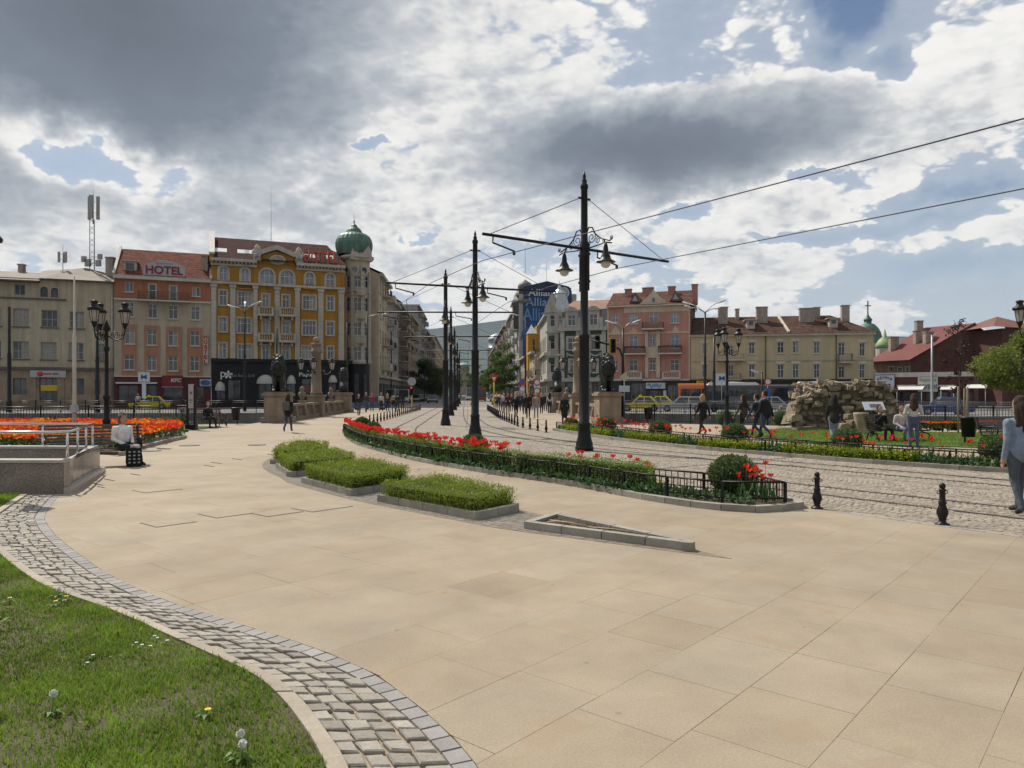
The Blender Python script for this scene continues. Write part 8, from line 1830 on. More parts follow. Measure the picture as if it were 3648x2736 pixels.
 for k,(a,b)in enumerate(((.05,.14),(.2,.3),(.36,.5),(.56,.66),(.7,.86))):strip(a,b,.12,.4,.30 if k%2 else .34,2600,LF_GOLD,('golden shrub at the bridge end of the far bed','golden shrub opposite the first tram pole','golden shrub clump before the walking man','golden shrub clump before the ruin','golden shrub clump before the park bench')[k],120+k,.07,'golden_shrub',mid2,False)
 strip(.02,.98,.15,.8,.2,7000,LF_TUL,'dark green tulip foliage carpeting the far bed',130,.11,'tulip_foliage',mid2,False);strip(.1,.95,.6,.85,.28,5200,LF_BOX,'low box hedge along the path side of the far bed',131,.05,'low_hedge',mid2)
 for (u,v,r,lab)in ((2035,1508,.34,'round bush at the bridge end of the far tulip bed'),(2160,1517,.42,'round bush beside the first tram pole in the far bed'),(2352,1532,.42,'round bush before the canal railing in the far bed'),(2617,1551,.42,'round bush before the walking couple in the far bed'),(3019,1574,.42,'round bush before the ruin in the far bed'),(3560,1607,.42,'round bush before the right bench in the far bed')):p=G(u,v,.36);ball_bush(p.x,p.y,r,lab,int(u),4200)
 for _ in range(118):p=mid2(rng.random()** .9,rng.uniform(.25,.85));put(p.x,p.y,'red tulip in the far bed across the tram tracks','red tulips of the far bed',rng.choice((.8,1.0,1.05)))
 kid(kind(ex[2].build('tulips',PET_R),'stuff'),b2)
 K=catmull([G(*p)for p in [(440,1622),(498,1602),(561,1585),(624,1570),(662,1560),(655,1548),(625,1536)]],5);ob=[(p.x,p.y)for p in K]+[(-14.6,33.5),(-17.5,35.6),(-26.5,35.5),(-26,23),(-14.2,21.6)];t=thing('flower_bed','wide bed of orange and amber tulips before the canal railing','flower bed',(K[0].x,K[0].y,0));kk=[(p.x,p.y)for p in K]
 kerb_ring(t,kk if True else kk[::-1],.14,.1,.8,rng,closed=False);cand=[];sh=shrink(ccw(ob),.2);m=MB();m.prism(sh,-.01,.07);kid(m.build('soil',SOIL),t)
 while len(cand)<5200:
  x,y=rng.uniform(-26,-10.5),rng.uniform(21.6,35.6)
  if inside(sh,x,y)and x>-.72*y-.3 and not ((x+14.25)** 2+(y-26)** 2<.1):cand.append((x,y))
 cand.sort(key=lambda p:p[1]);of=[]
 for c in ('o','y'):
  m=MB();r2=random.Random(4);petals(m,(0,0,.40),.045,.075,r2,.3);m.tone=.5;fl=m;me=m.mesh('tulip');me.materials.append(PET_O if c=='o' else PET_Y);nf=len(me.polygons);m2=MB();m2.v,m2.f,m2.tones,m2.sm=list(m.v),list(m.f),list(m.tones),list(m.sm);m2.tone=.5;m2.tube([(0,0,0),(0,0,.4)],.006,4);me=m2.mesh('orange_tulip');me.materials.append(PET_O if c=='o' else PET_Y);me.materials.append(LF_TUL);me.polygons.foreach_set('material_index',[0 if i<nf else 1 for i in range(len(me.polygons))]);of.append(me)
 S={'o':MB(),'y':MB(),'r':MB()};P=[];cols=dict(o=PET_O,y=PET_Y,r=PET_R);n0=0
 for i,(x,y)in enumerate(cand):
  q=mnoise.noise(Vector((x*.5,y*.5,1)));c='y' if (q>.12 and rng.random()<.75)or (y<26 and x>-13.6 and rng.random()<.5)or rng.random()<.1 else ('r' if q<-.12 and rng.random()<.8 else 'o')
  if c!='r' and n0<80 and y>22.3:o=OBJ('tulip',of[0 if c=='o' else 1],None,None,(x,y,.06),rng.random()*6);s=rng.uniform(.85,1.15);o.scale=(s,s,s);tag(o,'%s tulip in the wide bed before the canal railing' %('orange' if c=='o' else 'amber yellow'),'tulip','orange bed tulips');n0+=1
  else:petals(S[c],(x,y,.06+rng.uniform(.3,.46)),.05,.075,rng,.25)
  if i%2:P.append((x,y,rng.uniform(.08,.36)))
 for c in S:kid(kind(S[c].build('tulips',cols[c]),'stuff'),t)
 P+=[(x+rng.uniform(-.1,.1),y,rng.uniform(.05,.34))for x,y in cand];kid(leaf_mesh('foliage',P,.2,5,LF_TUL,None,1.6,.3),t)
 p=V2(XU(185,33.5),33.5);y_=thing('yucca','dark spiky yucca standing in the orange tulip bed','plant',(p.x,p.y,.1));m=MB()
 for k in range(70):
  a=rng.random()*6.28;e=rng.uniform(.2,1.3);L=rng.uniform(.6,.95);d=Vector((math.cos(a)*math.cos(e),math.sin(a)*math.cos(e),math.sin(e)));s=Vector((-math.sin(a),math.cos(a),0))*.02;m.tone=rng.random();m.add([-s,s,d*L*.6+s,d*L*.6-s,d*L+Vector((0,0,-.08))],[(0,1,2,3),(3,2,4)])
 m.build('leaves',M_leaf('yucca_leaf',(.035,.05,.03),.4,.15),y_)
 for u,lab in ((585,'tiny round box bush beside the information pillar'),(612,'second tiny round box bush from the information pillar'),(641,'tiny round box bush nearest the orange bed tip')):ball_bush(XU(u,38.5),38.5,.28,lab,u,1500)
 for (u,v,lab)in ((2585,1500,'golden round bush by the lantern post on the lawn'),(2785,1500,'golden bush in front of the canal railing by the ruin'),(3340,1516,'low green bush on the lawn behind the bench'),(3398,1524,'small dark bush on the lawn behind the bench')):
  dd=37.5 if u<3000 else 33;ball_bush(XU(u,dd),dd,.5 if u<3000 else .32,lab,u,2600)
 m=MB();P2=[]
 for _ in range(300):x,y=rng.uniform(17.6,23),rng.uniform(32.2,33.6);petals(m,(x,y,.42),.06,.08,rng,.3);P2.append((x,y,.2))
 t=thing('flower_bed','strip of orange tulips by the far railing on the right','flower bed',(20,33,0));kid(kind(m.build('tulips',PET_O),'stuff'),t);kid(leaf_mesh('foliage',P2*3,.22,8,LF_TUL,None,1.5,.3),t)
beds()
# ---- trees
BARK=M('bark',(.09,.07,.055),.95,.3,5,.6)
def tree(label,H,cr,th,n,mat,seed,lsz=.16,clumps=26,cz=.62,sparse=1.0,tr=.12,grp=None):
 rng=random.Random(seed);t=thing('tree',label,'tree',(0,0,0),0,grp);m=MB();lean=rng.uniform(-.2,.2);m.tube([(0,0,-.05),(lean*.3,0,th*.5),(lean,.05,th),(lean*1.2,0,H*.8)],[tr,tr*.85,tr*.7,tr*.2],8);C=[]
 for k in range(clumps):
  a=rng.random()*6.28;q=rng.random()** .5;z=th+(H-th)*rng.random();prof=math.sin(math.pi*min(1,max(.05,(z-th)/(H-th)*.85+.12)));r=cr*prof*q;c=Vector((lean+r*math.cos(a),r*math.sin(a),z));C.append((c,cr*rng.uniform(.2,.42)))
  if k<clumps*.7:b=Vector((lean,0,th+(z-th)*.35));m.tube([b,b.lerp(c,.55)+Vector((0,0,.1)),c],[tr*.4,tr*.22,tr*.06],5)
 m.build('trunk',BARK,t);rs=np.random.RandomState(seed);P=[];T=[]
 for c,r in C:
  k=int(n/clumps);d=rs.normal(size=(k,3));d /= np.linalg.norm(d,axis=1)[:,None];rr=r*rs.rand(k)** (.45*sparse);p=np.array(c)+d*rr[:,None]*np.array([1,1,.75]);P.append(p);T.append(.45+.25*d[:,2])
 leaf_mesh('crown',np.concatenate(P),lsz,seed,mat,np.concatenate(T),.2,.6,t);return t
def trees():
 LG=M_leaf('linden_leaf',(.075,.135,.022),.45,.4);LDK=M_leaf('shade_leaf',(.035,.065,.02),.45,.3);LS=M_leaf('spring_leaf',(.15,.19,.035),.4,.45);LR=M_leaf('plum_leaf',(.05,.016,.014),.4,.25)
 a=tree('bright green street tree outside the office row beyond the bridge',12.5,3.2,3.0,5200,LG,1,.34,grp='boulevard trees');p=right_pt(165)-NX*3;a.location=p
 for k,(dd,s,lab)in enumerate(((185,1.05,'tall street tree before the grey slab block'),(205,1.0,'street tree midway along the sunny row'),(230,1.0,'street tree before the dark house'),(262,.95,'far street tree on the sunny side'),(300,.9,'farther street tree on the sunny side'),(345,.9,'last street tree on the sunny side'))):dup(a,tuple(right_pt(dd)-NX*3),k*1.3,lab,None,s)
 b=tree('dark shaded street tree beside the parked vans',7.6,3.0,2.4,5200,LDK,2,.3,grp='boulevard trees');b.location=left_pt(142)+NX*4.2
 for k,(dd,s,lab)in enumerate(((158,1.0,'shaded street tree second from the parked vans'),(236,1.15,'shaded street tree far along the dark row'),(270,1.2,'far shaded street tree on the dark side'))):dup(b,tuple(left_pt(dd)+NX*4.2),k*1.7,lab,None,s)
 for k,(dd,s,lab)in enumerate(((176,.62,'small bright street tree on the shaded side'),(196,.62,'second small bright street tree on the shaded side'),(215,.66,'third small bright street tree on the shaded side'),(320,.9,'far bright tree near the boulevard end'))):dup(a,tuple(left_pt(dd)+NX*4.6),k*2.1,lab,None,s)
 for k,(x,dd,s,lab)in enumerate(((-44,470,1.5,'wooded clump at the end of the boulevard, dark side'),(-36,480,1.35,'wooded clump before the distant church'),(-28,465,1.3,'wooded clump beside the distant church'),(-20,450,1.4,'wooded clump at the end of the boulevard, sunny side'))):dup(a,(x,dd,0),k,lab,None,s)
 c=tree('broad spring green tree beside the shoe shops',6.8,3.7,2.2,14000,LS,3,.22,46,tr=.22);c.location=(XU(3640,68),68,0);dup(c,(XU(3760,80),80,0),1.2,'second broad spring green tree farther behind the shops',None,1.1)
 d=tree('young plum tree with sparse dark red leaves tied to stakes',5.1,.75,1.7,900,LR,4,.1,16,sparse=1.6,tr=.035);d.location=(XU(3430,32.5),32.5,0)
 st=M('stake_wood',(.30,.24,.17),.9,.2,5)
 for u,dd,lab in ((3414,31.2,'wooden tree stake on the bin side of the young plum'),(3436,33.4,'rear wooden tree stake of the young plum'),(3447,32.0,'wooden tree stake on the bench side of the young plum')):m=MB();m.lathe((0,0,0),[(.04,-.05),(.04,2.0),(.02,2.03)],7);tag(m.build('tree_stake',st,None,(XU(u,dd),dd,0)),lab,'stake','tree stakes')
trees()
print('plants',round(time.time()-T0,1),len(bpy.data.objects))
# ================================================================== ruin, benches, bins
def rock(seed,sz=1):
 rng=random.Random(seed);bm=bmesh.new();bmesh.ops.create_cube(bm,size=1);bmesh.ops.subdivide_edges(bm,edges=bm.edges,cuts=1,use_grid_fill=True)
 for v in bm.verts:v.co=v.co.normalized().lerp(v.co,.95)*.53;v.co+=Vector([rng.uniform(-.085,.085)for _ in range(3)])
 me=bpy.data.meshes.new('stone');bm.to_mesh(me);bm.free();return me
def ruin():
 S1=M('ruin_stone',(.28,.225,.16),.95,.4,3,.9,rnd=.4,fine=.25,hue=.02);D=34.5;prof=[(20,470),(70,330),(90,270),(160,240),(240,165),(330,140),(420,130),(560,152),(700,142),(830,138),(900,200),(940,262),(965,420),(975,520)];C=(2800,1300,.42194);T=[(XU(cu(C,x),D),AT(cu(C,x),cv(C,y),D).z)for x,y in prof]
 def top(x):
  for a,b in zip(T,T[1:]):
   if a[0]<=x<=b[0]:return a[1]+(b[1]-a[1])*(x-a[0])/(b[0]-a[0])
  return 0
 t=thing('stone_ruin','broken ancient masonry wall of rough stones on the lawn','ruin',(T[0][0],D,0));rng=random.Random(8);m=MB();xm=(T[0][0]+T[-1][0])/2;F_=[(xm+(x-xm)*.95,D-.1,max(.0,z*.97-.1))for x,z in T];B_=[(xm+(x-xm)*.93,D+1.5,max(0,z*.93-.2))for x,z in T];n=len(T);m.add(F_+B_+[(F_[-1][0],D-.1,0),(F_[-1][0],D+1.5,0),(F_[0][0],D-.1,0),(F_[0][0],D+1.5,0)],[tuple(range(n))+(2*n,2*n+2)]+[(i,n+i,n+i+1,i+1)for i in range(n-1)]+[(n-1,2*n-1,2*n+1,2*n)]);kid(m.build('core',M('ruin_mortar',(.19,.155,.11),.95,.45,5,1.0,fine=.3)),t);V=[rock(k)for k in range(7)]
 for lay in (-.2,.8,1.6):
  z=.1
  while z<2.3:
   x=T[0][0]+rng.random()*.3
   while x<T[-1][0]:
    w=rng.choice((.25,.35,.5,.65,.9))*rng.uniform(.85,1.15);h=rng.uniform(.2,.42)
    if z+h*.4<top(x+w/2)and (lay<0 or z+.5>top(x+w/2)):o=OBJ('stone',rng.choice(V),S1,None,(x+w/2,D+lay+rng.uniform(-.22,.12),z+h/2+rng.uniform(-.1,.1)),rng.uniform(-.4,.4));o.rotation_euler.y=rng.uniform(-.25,.25);o.rotation_euler.x=rng.uniform(-.3,.3);o.scale=(w*1.12,rng.uniform(.4,.6),h*1.2);kid(o,t)
    x+=w*.93
   z+=.27
 for u,v,dd,sx,sz,lab in ((2870,1535,33.5,1.9,.3,'long dressed foundation stone before the ruin'),(2830,1505,34.2,.9,.6,'squared pale block stacked on the ruin corner'),(3035,1520,31.5,.5,.45,'grey boulder beside the column stump'),(3000,1535,31.2,.7,.5,'brown boulder lying before the ruin'),(3020,1495,33,.45,.4,'reddish stone leaning on the ruin')):
  o=OBJ('loose_stone',V[3],S1,None,(XU(u,dd),dd,max(.03,AT(u,v,dd).z)+sz*.35),.2);o.scale=(sx,.8,sz);tag(o,lab,'stone','stones by the ruin')
 m=MB();m.lathe((0,0,0),[(.3,0),(.28,.1),(.27,.7),(.31,.82),(.3,.9)],12);tag(m.build('column_stump',S1,None,(XU(3067,31.3),31.3,.02)),'round broken column stump beside the ruin','column')
 t=thing('info_board','tilted white information board on a post before the ruin','sign',(XU(3113,29.5),29.5,.03));m=MB();m.box((0,.05,.55),(.08,.08,1.1));m.build('post',BLK,t);m=MB();m.box((0,0,1.2),(.82,.03,.42),0,1,-.7);m.build('panel',MATS['sign_white'],t);m=MB();m.box((.05,-.02,1.22),(.45,.015,.15),0,1,-.7);m.build('print',MATS['print_grey'],t)
ruin()
def bench(label,loc,rz):
 t=thing('park_bench',label,'bench',loc,rz,'park benches');W=1.1
 for s in (-W+.1,W-.1):
  m=MB();m.tube([(s,-.42,.02),(s,-.36,.2),(s,-.22,.3),(s,.1,.34),(s,.22,.3),(s,.36,.02)],.025,5);m.tube([(s,-.3,.42),(s,.2,.38),(s,.28,.62),(s,.4,.98)],.028,5);m.tube([(s,-.3,.42),(s,-.34,.6),(s,-.2,.68),(s,.27,.66)],.025,5);b=len(m.v);scroll(m,(-.1,.54),.11,1.5,0,1,.014);scroll(m,(.05,.2),.1,1.5,2,-1,.014);scroll(m,(-.25,.14),.08,1.4,1,1,.014);m.xform(Matrix.Translation((s,0,0))@Matrix.Rotation(math.pi/2,4,'Z'),b);m.build('iron_end',BLK,t)
 me=None;wd=M('dark_slat',(.06,.045,.035),.35,.25,6,rnd=.2,coat=.3)
 for k in range(15):
  y,z,rx=(-.32+k*.066,.43-k*.004,0)if k<8 else (.24+(k-8)*.026,.5+(k-8)*.076,1.2)
  if me is None:m=MB();m.box((0,0,0),(W*2,.05,.028));me=m.mesh('slat')
  o=OBJ('slat',me,wd,t,(0,y,z));o.rotation_euler=(rx,0,0)
 return t
B1=bench('dark slatted bench with iron scrolls holding the young couple',(XU(3200,26.6),26.6,.0),.12)
dup(B1,(16.1,23.9,0),.35,'dark slatted bench beyond the black litter bin');dup(B1,(-10.05,17.75,0),.6,'dark slatted bench beside the granite ramp with an old woman');dup(B1,(-15.6,37.5,0),.9,'dark slatted bench behind the information pillar')
def bin_(label,p):t=thing('litter_bin',label,'bin',p);m=MB();m.lathe((0,0,.25),[(.2,0),(.24,.6),(.26,.62),(.26,.68),(.2,.7)],14);m.build('bucket',BLK,t);m=MB();m.tube([(0,.2,0),(0,.2,.8)],.03,6);m.build('post',BLK,t);return t
bn=bin_('round black litter bin on a post between the benches',(XU(3450,25.3),25.3,.0));dup(bn,(XU(2310,42.4),42.4,0),None,'dark litter bin against the canal railing');dup(bn,(XU(840,41.2),41.2,0),None,'dark litter bin by the railing near the left lion')
# ================================================================== people
SKIN=M('skin',(.45,.26,.18),.6,.1,6);HC={'br':(.035,.02,.014),'bk':(.012,.01,.01),'bl':(.34,.22,.09),'gr':(.13,.11,.09)}
def cloth(c):return M('cloth_%d_%d_%d' %tuple(int(q*1000)for q in c),c,.9,.25,7,1.0,bscale=14)
def body(pose,hair='short',coat=0,skirt=0,fat=1.0,vox=.022,arm=None,fingers=False):
 """joints -> capsules (0 skin, 1 top, 2 legs, 3 shoes, 4 hair); faces -Y"""
 P=[];c=lambda a,b,ra,rb,m:P.append((a,b,ra,rb,m));f=fat;sit=pose=='sit';dz=-.43 if sit else (-.02 if pose=='walk' else 0);hz=.92+dz;ly=.02 if sit else 0
 sh=1.40+dz;c((0,ly,hz),(0,ly,hz+.16),.125*f,.12*f,2);c((0,ly,hz+.14),(0,ly-.01,sh-.12),.125*f,.14*f,1);c((-.12,ly,sh-.06),(.12,ly,sh-.06),.085,.085,1);c((0,ly,sh),(0,ly-.01,sh+.1),.05,.048,0)
 hd=sh+.2;c((0,ly-.02,hd),(0,ly-.01,hd+.06),.085,.088,0);c((0,ly-.1,hd-.01),(0,ly-.115,hd-.02),.018,.02,0);c((0,ly-.06,hd-.06),(0,ly-.06,hd-.06),.055,.055,0)
 c((0,ly+.015,hd+.07),(0,ly+.03,hd+.03),.096,.092,4);c((-.075,ly+.01,hd),(-.075,ly+.01,hd+.05),.03,.035,4);c((.075,ly+.01,hd),(.075,ly+.01,hd+.05),.03,.035,4)
 if hair=='long':c((0,ly+.06,hd),(0,ly+.11,sh-.14),.09,.075,4);c((-.07,ly+.03,hd-.02),(-.08,ly+.08,sh-.08),.045,.05,4);c((.07,ly+.03,hd-.02),(.08,ly+.08,sh-.08),.045,.05,4)
 if hair=='bob':c((0,ly-.05,hd+.105),(0,ly+.02,hd+.115),.055,.075,4);c((-.07,ly-.03,hd+.06),(-.08,ly+.0,hd+.02),.05,.05,4);c((.07,ly-.03,hd+.06),(.08,ly+.0,hd+.02),.05,.05,4);c((0,ly+.04,hd-.02),(0,ly+.05,hd-.09),.098,.085,4);c((-.08,ly,hd-.02),(-.08,ly+.02,hd-.07),.04,.04,4);c((.08,ly,hd-.02),(.08,ly+.02,hd-.07),.04,.04,4)
 for s in (-1,1):
  hip=(s*.09,ly,hz)
  if sit:k,a,t=(s*.12,-.42,.48),(s*.13,-.46-.06*s,.09),(s*.13,-.62-.06*s,.045)
  elif pose=='stroll':k,a,t=((-.08,-.1,.5),(-.08,-.14,.09),(-.08,-.29,.045))if s<0 else ((.09,.0,.5),(.09,.16,.11),(.09,.06,.045))
  elif pose=='walk':k,a,t=((-.08,-.17,.5),(-.08,-.26,.1),(-.08,-.41,.06))if s<0 else ((.09,-.03,.49),(.09,.3,.2),(.09,.22,.06))
  else:k,a,t=(s*.1,-.015,.5),(s*.105,.02,.09),(s*.115,-.12,.045)
  c(hip,k,.095*f,.062,2);c(k,a,.062,.048,2);c(a,t,.048,.036,3)
  S=(s*.185*(.9+.1*f),ly,sh-.05);sw=0 if pose!='walk' else -s*.17
  E,Wr=(s*.225,ly+.03+sw*.6,sh-.33),(s*.22,ly-.04+sw*1.4,sh-.57)
  if sit or arm=='fold':E,Wr=(s*.25,ly+.0,sh-.3),(s*.12,ly-.26,sh-.42 if sit else sh-.3)
  if arm=='up' :E,Wr=(s*.23,ly-.08,sh-.28),(s*.06,ly-.22,sh-.02)
  c(S,E,.06*f,.048,1);c(E,Wr,.047,.038,1);d=Vector(Wr)-Vector(E);d.normalize();H=Vector(Wr)+d*.06;c(Wr,tuple(H),.033,.035,0)
  if fingers:
   o=d.cross(Vector((0,1,0)if abs(d.y)<.8 else (0,0,1))).normalized();q=d.cross(o)
   for j,L in enumerate((.062,.075,.07,.055)):b=H+q*((j-1.5)*.019)+d*.02;m_=b+d*L*.6;c(tuple(b),tuple(m_),.0105,.0095,0);c(tuple(m_),tuple(m_+(d+o*s*.35).normalized()*L*.5),.0095,.008,0)
   b=Vector(Wr)+q*-.03+d*.02;c(tuple(b),tuple(b+(d*.7-q*.8).normalized()*.055),.012,.009,0)
  else:c(tuple(H),tuple(H+d*.06),.026,.016,0)
 if coat:c((0,ly+.01,hz+.2),(0,ly+.02,hz+.1-coat),.14*f,.165*f,1)
 if skirt:c((0,ly,hz+.05),(0,ly,hz-skirt),.15*f,.2*f,2)
 return blob_mesh('person',P,vox,3,0,8,[SKIN]*5)
BODY={}
def person(label,p,rz,pose='stand',hair='short',hc='br',top=(.02,.02,.022),leg=(.025,.03,.045),shoe=(.02,.02,.02),h=1.7,coat=0,skirt=0,fat=1.0,arm=None,near=False,grp=None,z=0):
 k=(pose,hair,coat,skirt,fat,arm,near)
 if k not in BODY:BODY[k]=body(pose,hair,coat,skirt,fat,.013 if near else .024,arm,near)
 o=OBJ('person',BODY[k],None,None,(p[0],p[1],z),rz);s=h/1.7;o.scale=(s,s,s);o['label']=label;o['category']='person'
 if grp:o['group']=grp
 for i,m in enumerate((SKIN,cloth(top),cloth(leg),cloth(shoe),cloth(HC[hc]))):o.material_slots[i].link='OBJECT';o.material_slots[i].material=m
 return o
g=lambda u,v:G(u,v)[:2];PI=math.pi;JEAN=(.06,.085,.14);DEN=(.22,.27,.33)
person('woman in a pale denim jacket and grey jeans walking away',g(3634,1832),PI+.06,'stroll','long','br',(.19,.245,.32),(.075,.09,.115),(.03,.03,.03),1.66,.06,fat=1.15,near=True)
person('old woman in a white shirt sitting on the bench by the ramp',(-9.46,17.98),1.05,'sit','bob','gr',(.72,.72,.72),(.012,.012,.014),(.012,.012,.012),1.64,fat=1.25,near=True)
person('woman in a black jacket with long dark hair walking past the ruin',g(2972,1583),PI-.25,'walk','long','bk',(.02,.02,.02),(.14,.19,.24),h=1.68,coat=.1,fat=1.1)
person('woman in a pale grey top and jeans standing before the bench',g(3255,1598),PI-.4,'stand','long','br',(.42,.41,.41),JEAN,h=1.68,arm='fold');person('young man in black sitting hunched on the bench',(XU(3135,26.35),26.35),.25,'sit','short','bk',(.012,.012,.014),(.012,.012,.014),arm='up')
person('person in a pale striped top and jeans sitting on the bench',(XU(3210,26.3),26.3),.1,'sit','short','bk',(.5,.42,.42),(.12,.15,.19));person('blond woman in a black coat striding past the far tulip bed',g(2503,1551),PI+.5,'walk','bob','bl',(.012,.012,.013),(.03,.03,.03),h=1.66,coat=.2)
person('woman in a brown jacket walking beside the man in black',g(2648,1555),PI+.6,'walk','long','br',(.06,.04,.03),(.012,.012,.012),h=1.68,coat=.15);person('stocky man in a black leather jacket and blue jeans',g(2725,1566),PI+.75,'walk','short','br',(.012,.013,.016),(.035,.055,.1),h=1.82,fat=1.25,coat=.08);person('slim person half hidden behind the man in the leather jacket',g(2695,1563),PI+.7,'walk','short','br',(.03,.04,.06),(.03,.04,.07),h=1.7)
person('woman with a dark coat and backpack walking to the bridge',g(1026,1540),PI,'walk','long','br',(.015,.015,.016),(.05,.075,.12),h=1.68,coat=.12);person('person in black sitting on the bench behind the information pillar',(-15.35,37.35),.9,'sit','short','br',(.015,.015,.017),(.02,.02,.022))
person('woman in a cream top and jeans by the right lion',g(2143,1508),PI,'walk','long','br',(.6,.5,.42),(.16,.21,.27),h=1.68);person('grey haired woman in dark dress walking onto the bridge',g(2011,1512),PI,'stand','bob','gr',(.015,.015,.015),(.012,.012,.012),h=1.66,skirt=.35)
W_=[(1278,1482,'walk','short','br',(.02,.02,.022),JEAN,'man in black leaving the bridge past the left column',.3),(1325,1466,'stand','short','bl',(.35,.04,.04),JEAN,'person in a red jacket at the far crossing',PI),(1358,1467,'walk','short','bl',(.5,.45,.4),(.03,.03,.03),'person in a beige top at the far crossing',PI),(1381,1466,'stand','long','bl',(.02,.02,.02),(.03,.04,.06),'blond person in black at the far crossing',PI),(1403,1466,'walk','short','br',(.3,.25,.24),(.02,.02,.02),'person in a rosy jacket at the far crossing',PI),(1416,1469,'walk','short','bk',(.02,.02,.025),(.03,.04,.06),'man in a dark jacket carrying white bags at the crossing',PI),
 (1795,1471,'walk','short','br',(.34,.42,.52),(.03,.04,.06),'man in a pale blue shirt coming off the bridge',.1),(1838,1490,'walk','short','bk',(.012,.012,.012),(.012,.012,.012),'big man in black shirt and trousers on the bridge',.1),(1881,1492,'walk','long','bk',(.012,.012,.012),(.015,.015,.015),'dark haired woman in black on the bridge',0),(1910,1491,'stand','short','br',(.36,.26,.18),(.22,.26,.3),'man in a tan top and pale jeans on the bridge',0),(1929,1475,'walk','bob','bl',(.03,.03,.03),(.02,.02,.02),'fair haired person in black farther along the bridge',0),(1958,1475,'walk','long','bk',(.5,.5,.5),(.03,.03,.03),'person in a white top farther along the bridge',PI),
 (1783,1466,'walk','short','bk',(.02,.02,.03),(.02,.02,.02),'person in navy behind the man in the pale shirt',0),(1822,1468,'walk','short','br',(.05,.03,.03),(.02,.02,.02),'person in brown in the bridge crowd',0),(1858,1466,'stand','short','br',(.03,.05,.09),(.02,.02,.03),'person in blue in the bridge crowd',0),(1895,1463,'walk','long','br',(.14,.03,.03),(.02,.02,.02),'person in dark red in the bridge crowd',PI),(1848,1458,'walk','short','bk',(.02,.02,.02),(.02,.02,.02),'person in black at the back of the bridge crowd',0),(1868,1456,'stand','bob','bl',(.2,.2,.22),(.03,.03,.03),'person in grey at the back of the bridge crowd',0),(1915,1458,'walk','short','br',(.03,.03,.04),(.03,.03,.04),'person by the far lion pedestal',PI),(1636,1443,'walk','short','bk',(.4,.4,.4),(.02,.02,.02),'person in a pale shirt crossing the tram rails',1.3),(1685,1444,'walk','short','bk',(.02,.02,.03),(.03,.05,.08),'person in dark clothes crossing the tram rails',-1.3),(1770,1462,'walk','short','br',(.1,.1,.12),(.02,.02,.02),'person in charcoal beside the bollard row end',0),(1809,1476,'walk','bob','bk',(.09,.02,.03),(.02,.02,.02),'woman in a wine red top in the bridge crowd',0),(1868,1478,'walk','short','bk',(.02,.02,.02),(.03,.03,.03),'man in black half hidden in the bridge crowd',0),(1943,1466,'stand','short','bk',(.015,.015,.02),(.02,.02,.02),'person in black by the right parapet',0),(1975,1470,'walk','long','br',(.03,.03,.03),(.03,.04,.06),'woman in black beside the far right pedestal',PI),(1882,1452,'walk','short','br',(.15,.12,.1),(.02,.02,.02),'person in taupe at the back of the crowd',0),(1842,1452,'stand','short','bk',(.02,.03,.05),(.02,.02,.02),'person in navy at the back of the crowd',0),(1905,1452,'walk','bob','bl',(.03,.03,.03),(.02,.02,.02),'fair person in black at the back of the crowd',PI),(1930,1454,'walk','short','bk',(.3,.3,.32),(.02,.02,.02),'person in light grey at the back of the crowd',0),(1434,1462,'stand','long','bk',(.03,.03,.03),(.03,.03,.04),'woman in black waiting by the signal post',PI),(1304,1470,'walk','long','br',(.05,.05,.06),JEAN,'woman in grey at the far crossing',.4),(492,1456,'stand','short','bk',(.55,.55,.55),(.03,.03,.04),'man in a white shirt before the orange hotel',.4)]
for u,v,po,ha,hc,tp,lg,lab,rz in W_:person(lab,g(u,v),rz,po,ha,hc,tp,lg,h=random.uniform(1.64,1.8),fat=1.25 if 'big' in lab else 1.0,grp=None)
t=thing('shopping_bag','black and white checked shopping bag at the old woman\'s feet','bag',(*g(478,1660),0),.5);m=MB();m.box((0,0,.22),(.34,.2,.44),0,.92);m.build('sack',cloth((.015,.015,.016)),t);m=MB()
for i in range(3):
 for j in range(4):m.box((-.1+i*.1,-.101-.0*j,.09+j*.085),(.05,.01,.035))
m.build('print',cloth((.4,.4,.4)),t);m=MB();[m.ball((random.uniform(-.1,.1),random.uniform(-.05,.05),.46),.06,7,5)for _ in range(5)];m.build('contents',cloth((.5,.42,.42)),t)
p=g(3652,1822);m=MB();m.box((0,0,.55),(.3,.14,.42),.3,.9);m.tube([(-.1,0,.74),(-.08,0,.9),(.08,0,.9),(.1,0,.74)],.012,5);tag(m.build('handbag',cloth((.62,.42,.02)),None,(p[0]+.12,p[1],.03)),'yellow bag carried by the woman in the denim jacket','bag')
p=g(1026,1540);m=MB();m.box((0,0,1.2),(.27,.13,.4),0,.85);m.box((0,-.08,1.1),(.2,.05,.18));tag(m.build('backpack',cloth((.12,.12,.11)),None,(p[0],p[1]-.24,-.02)),'grey backpack worn by the woman walking to the bridge','backpack')
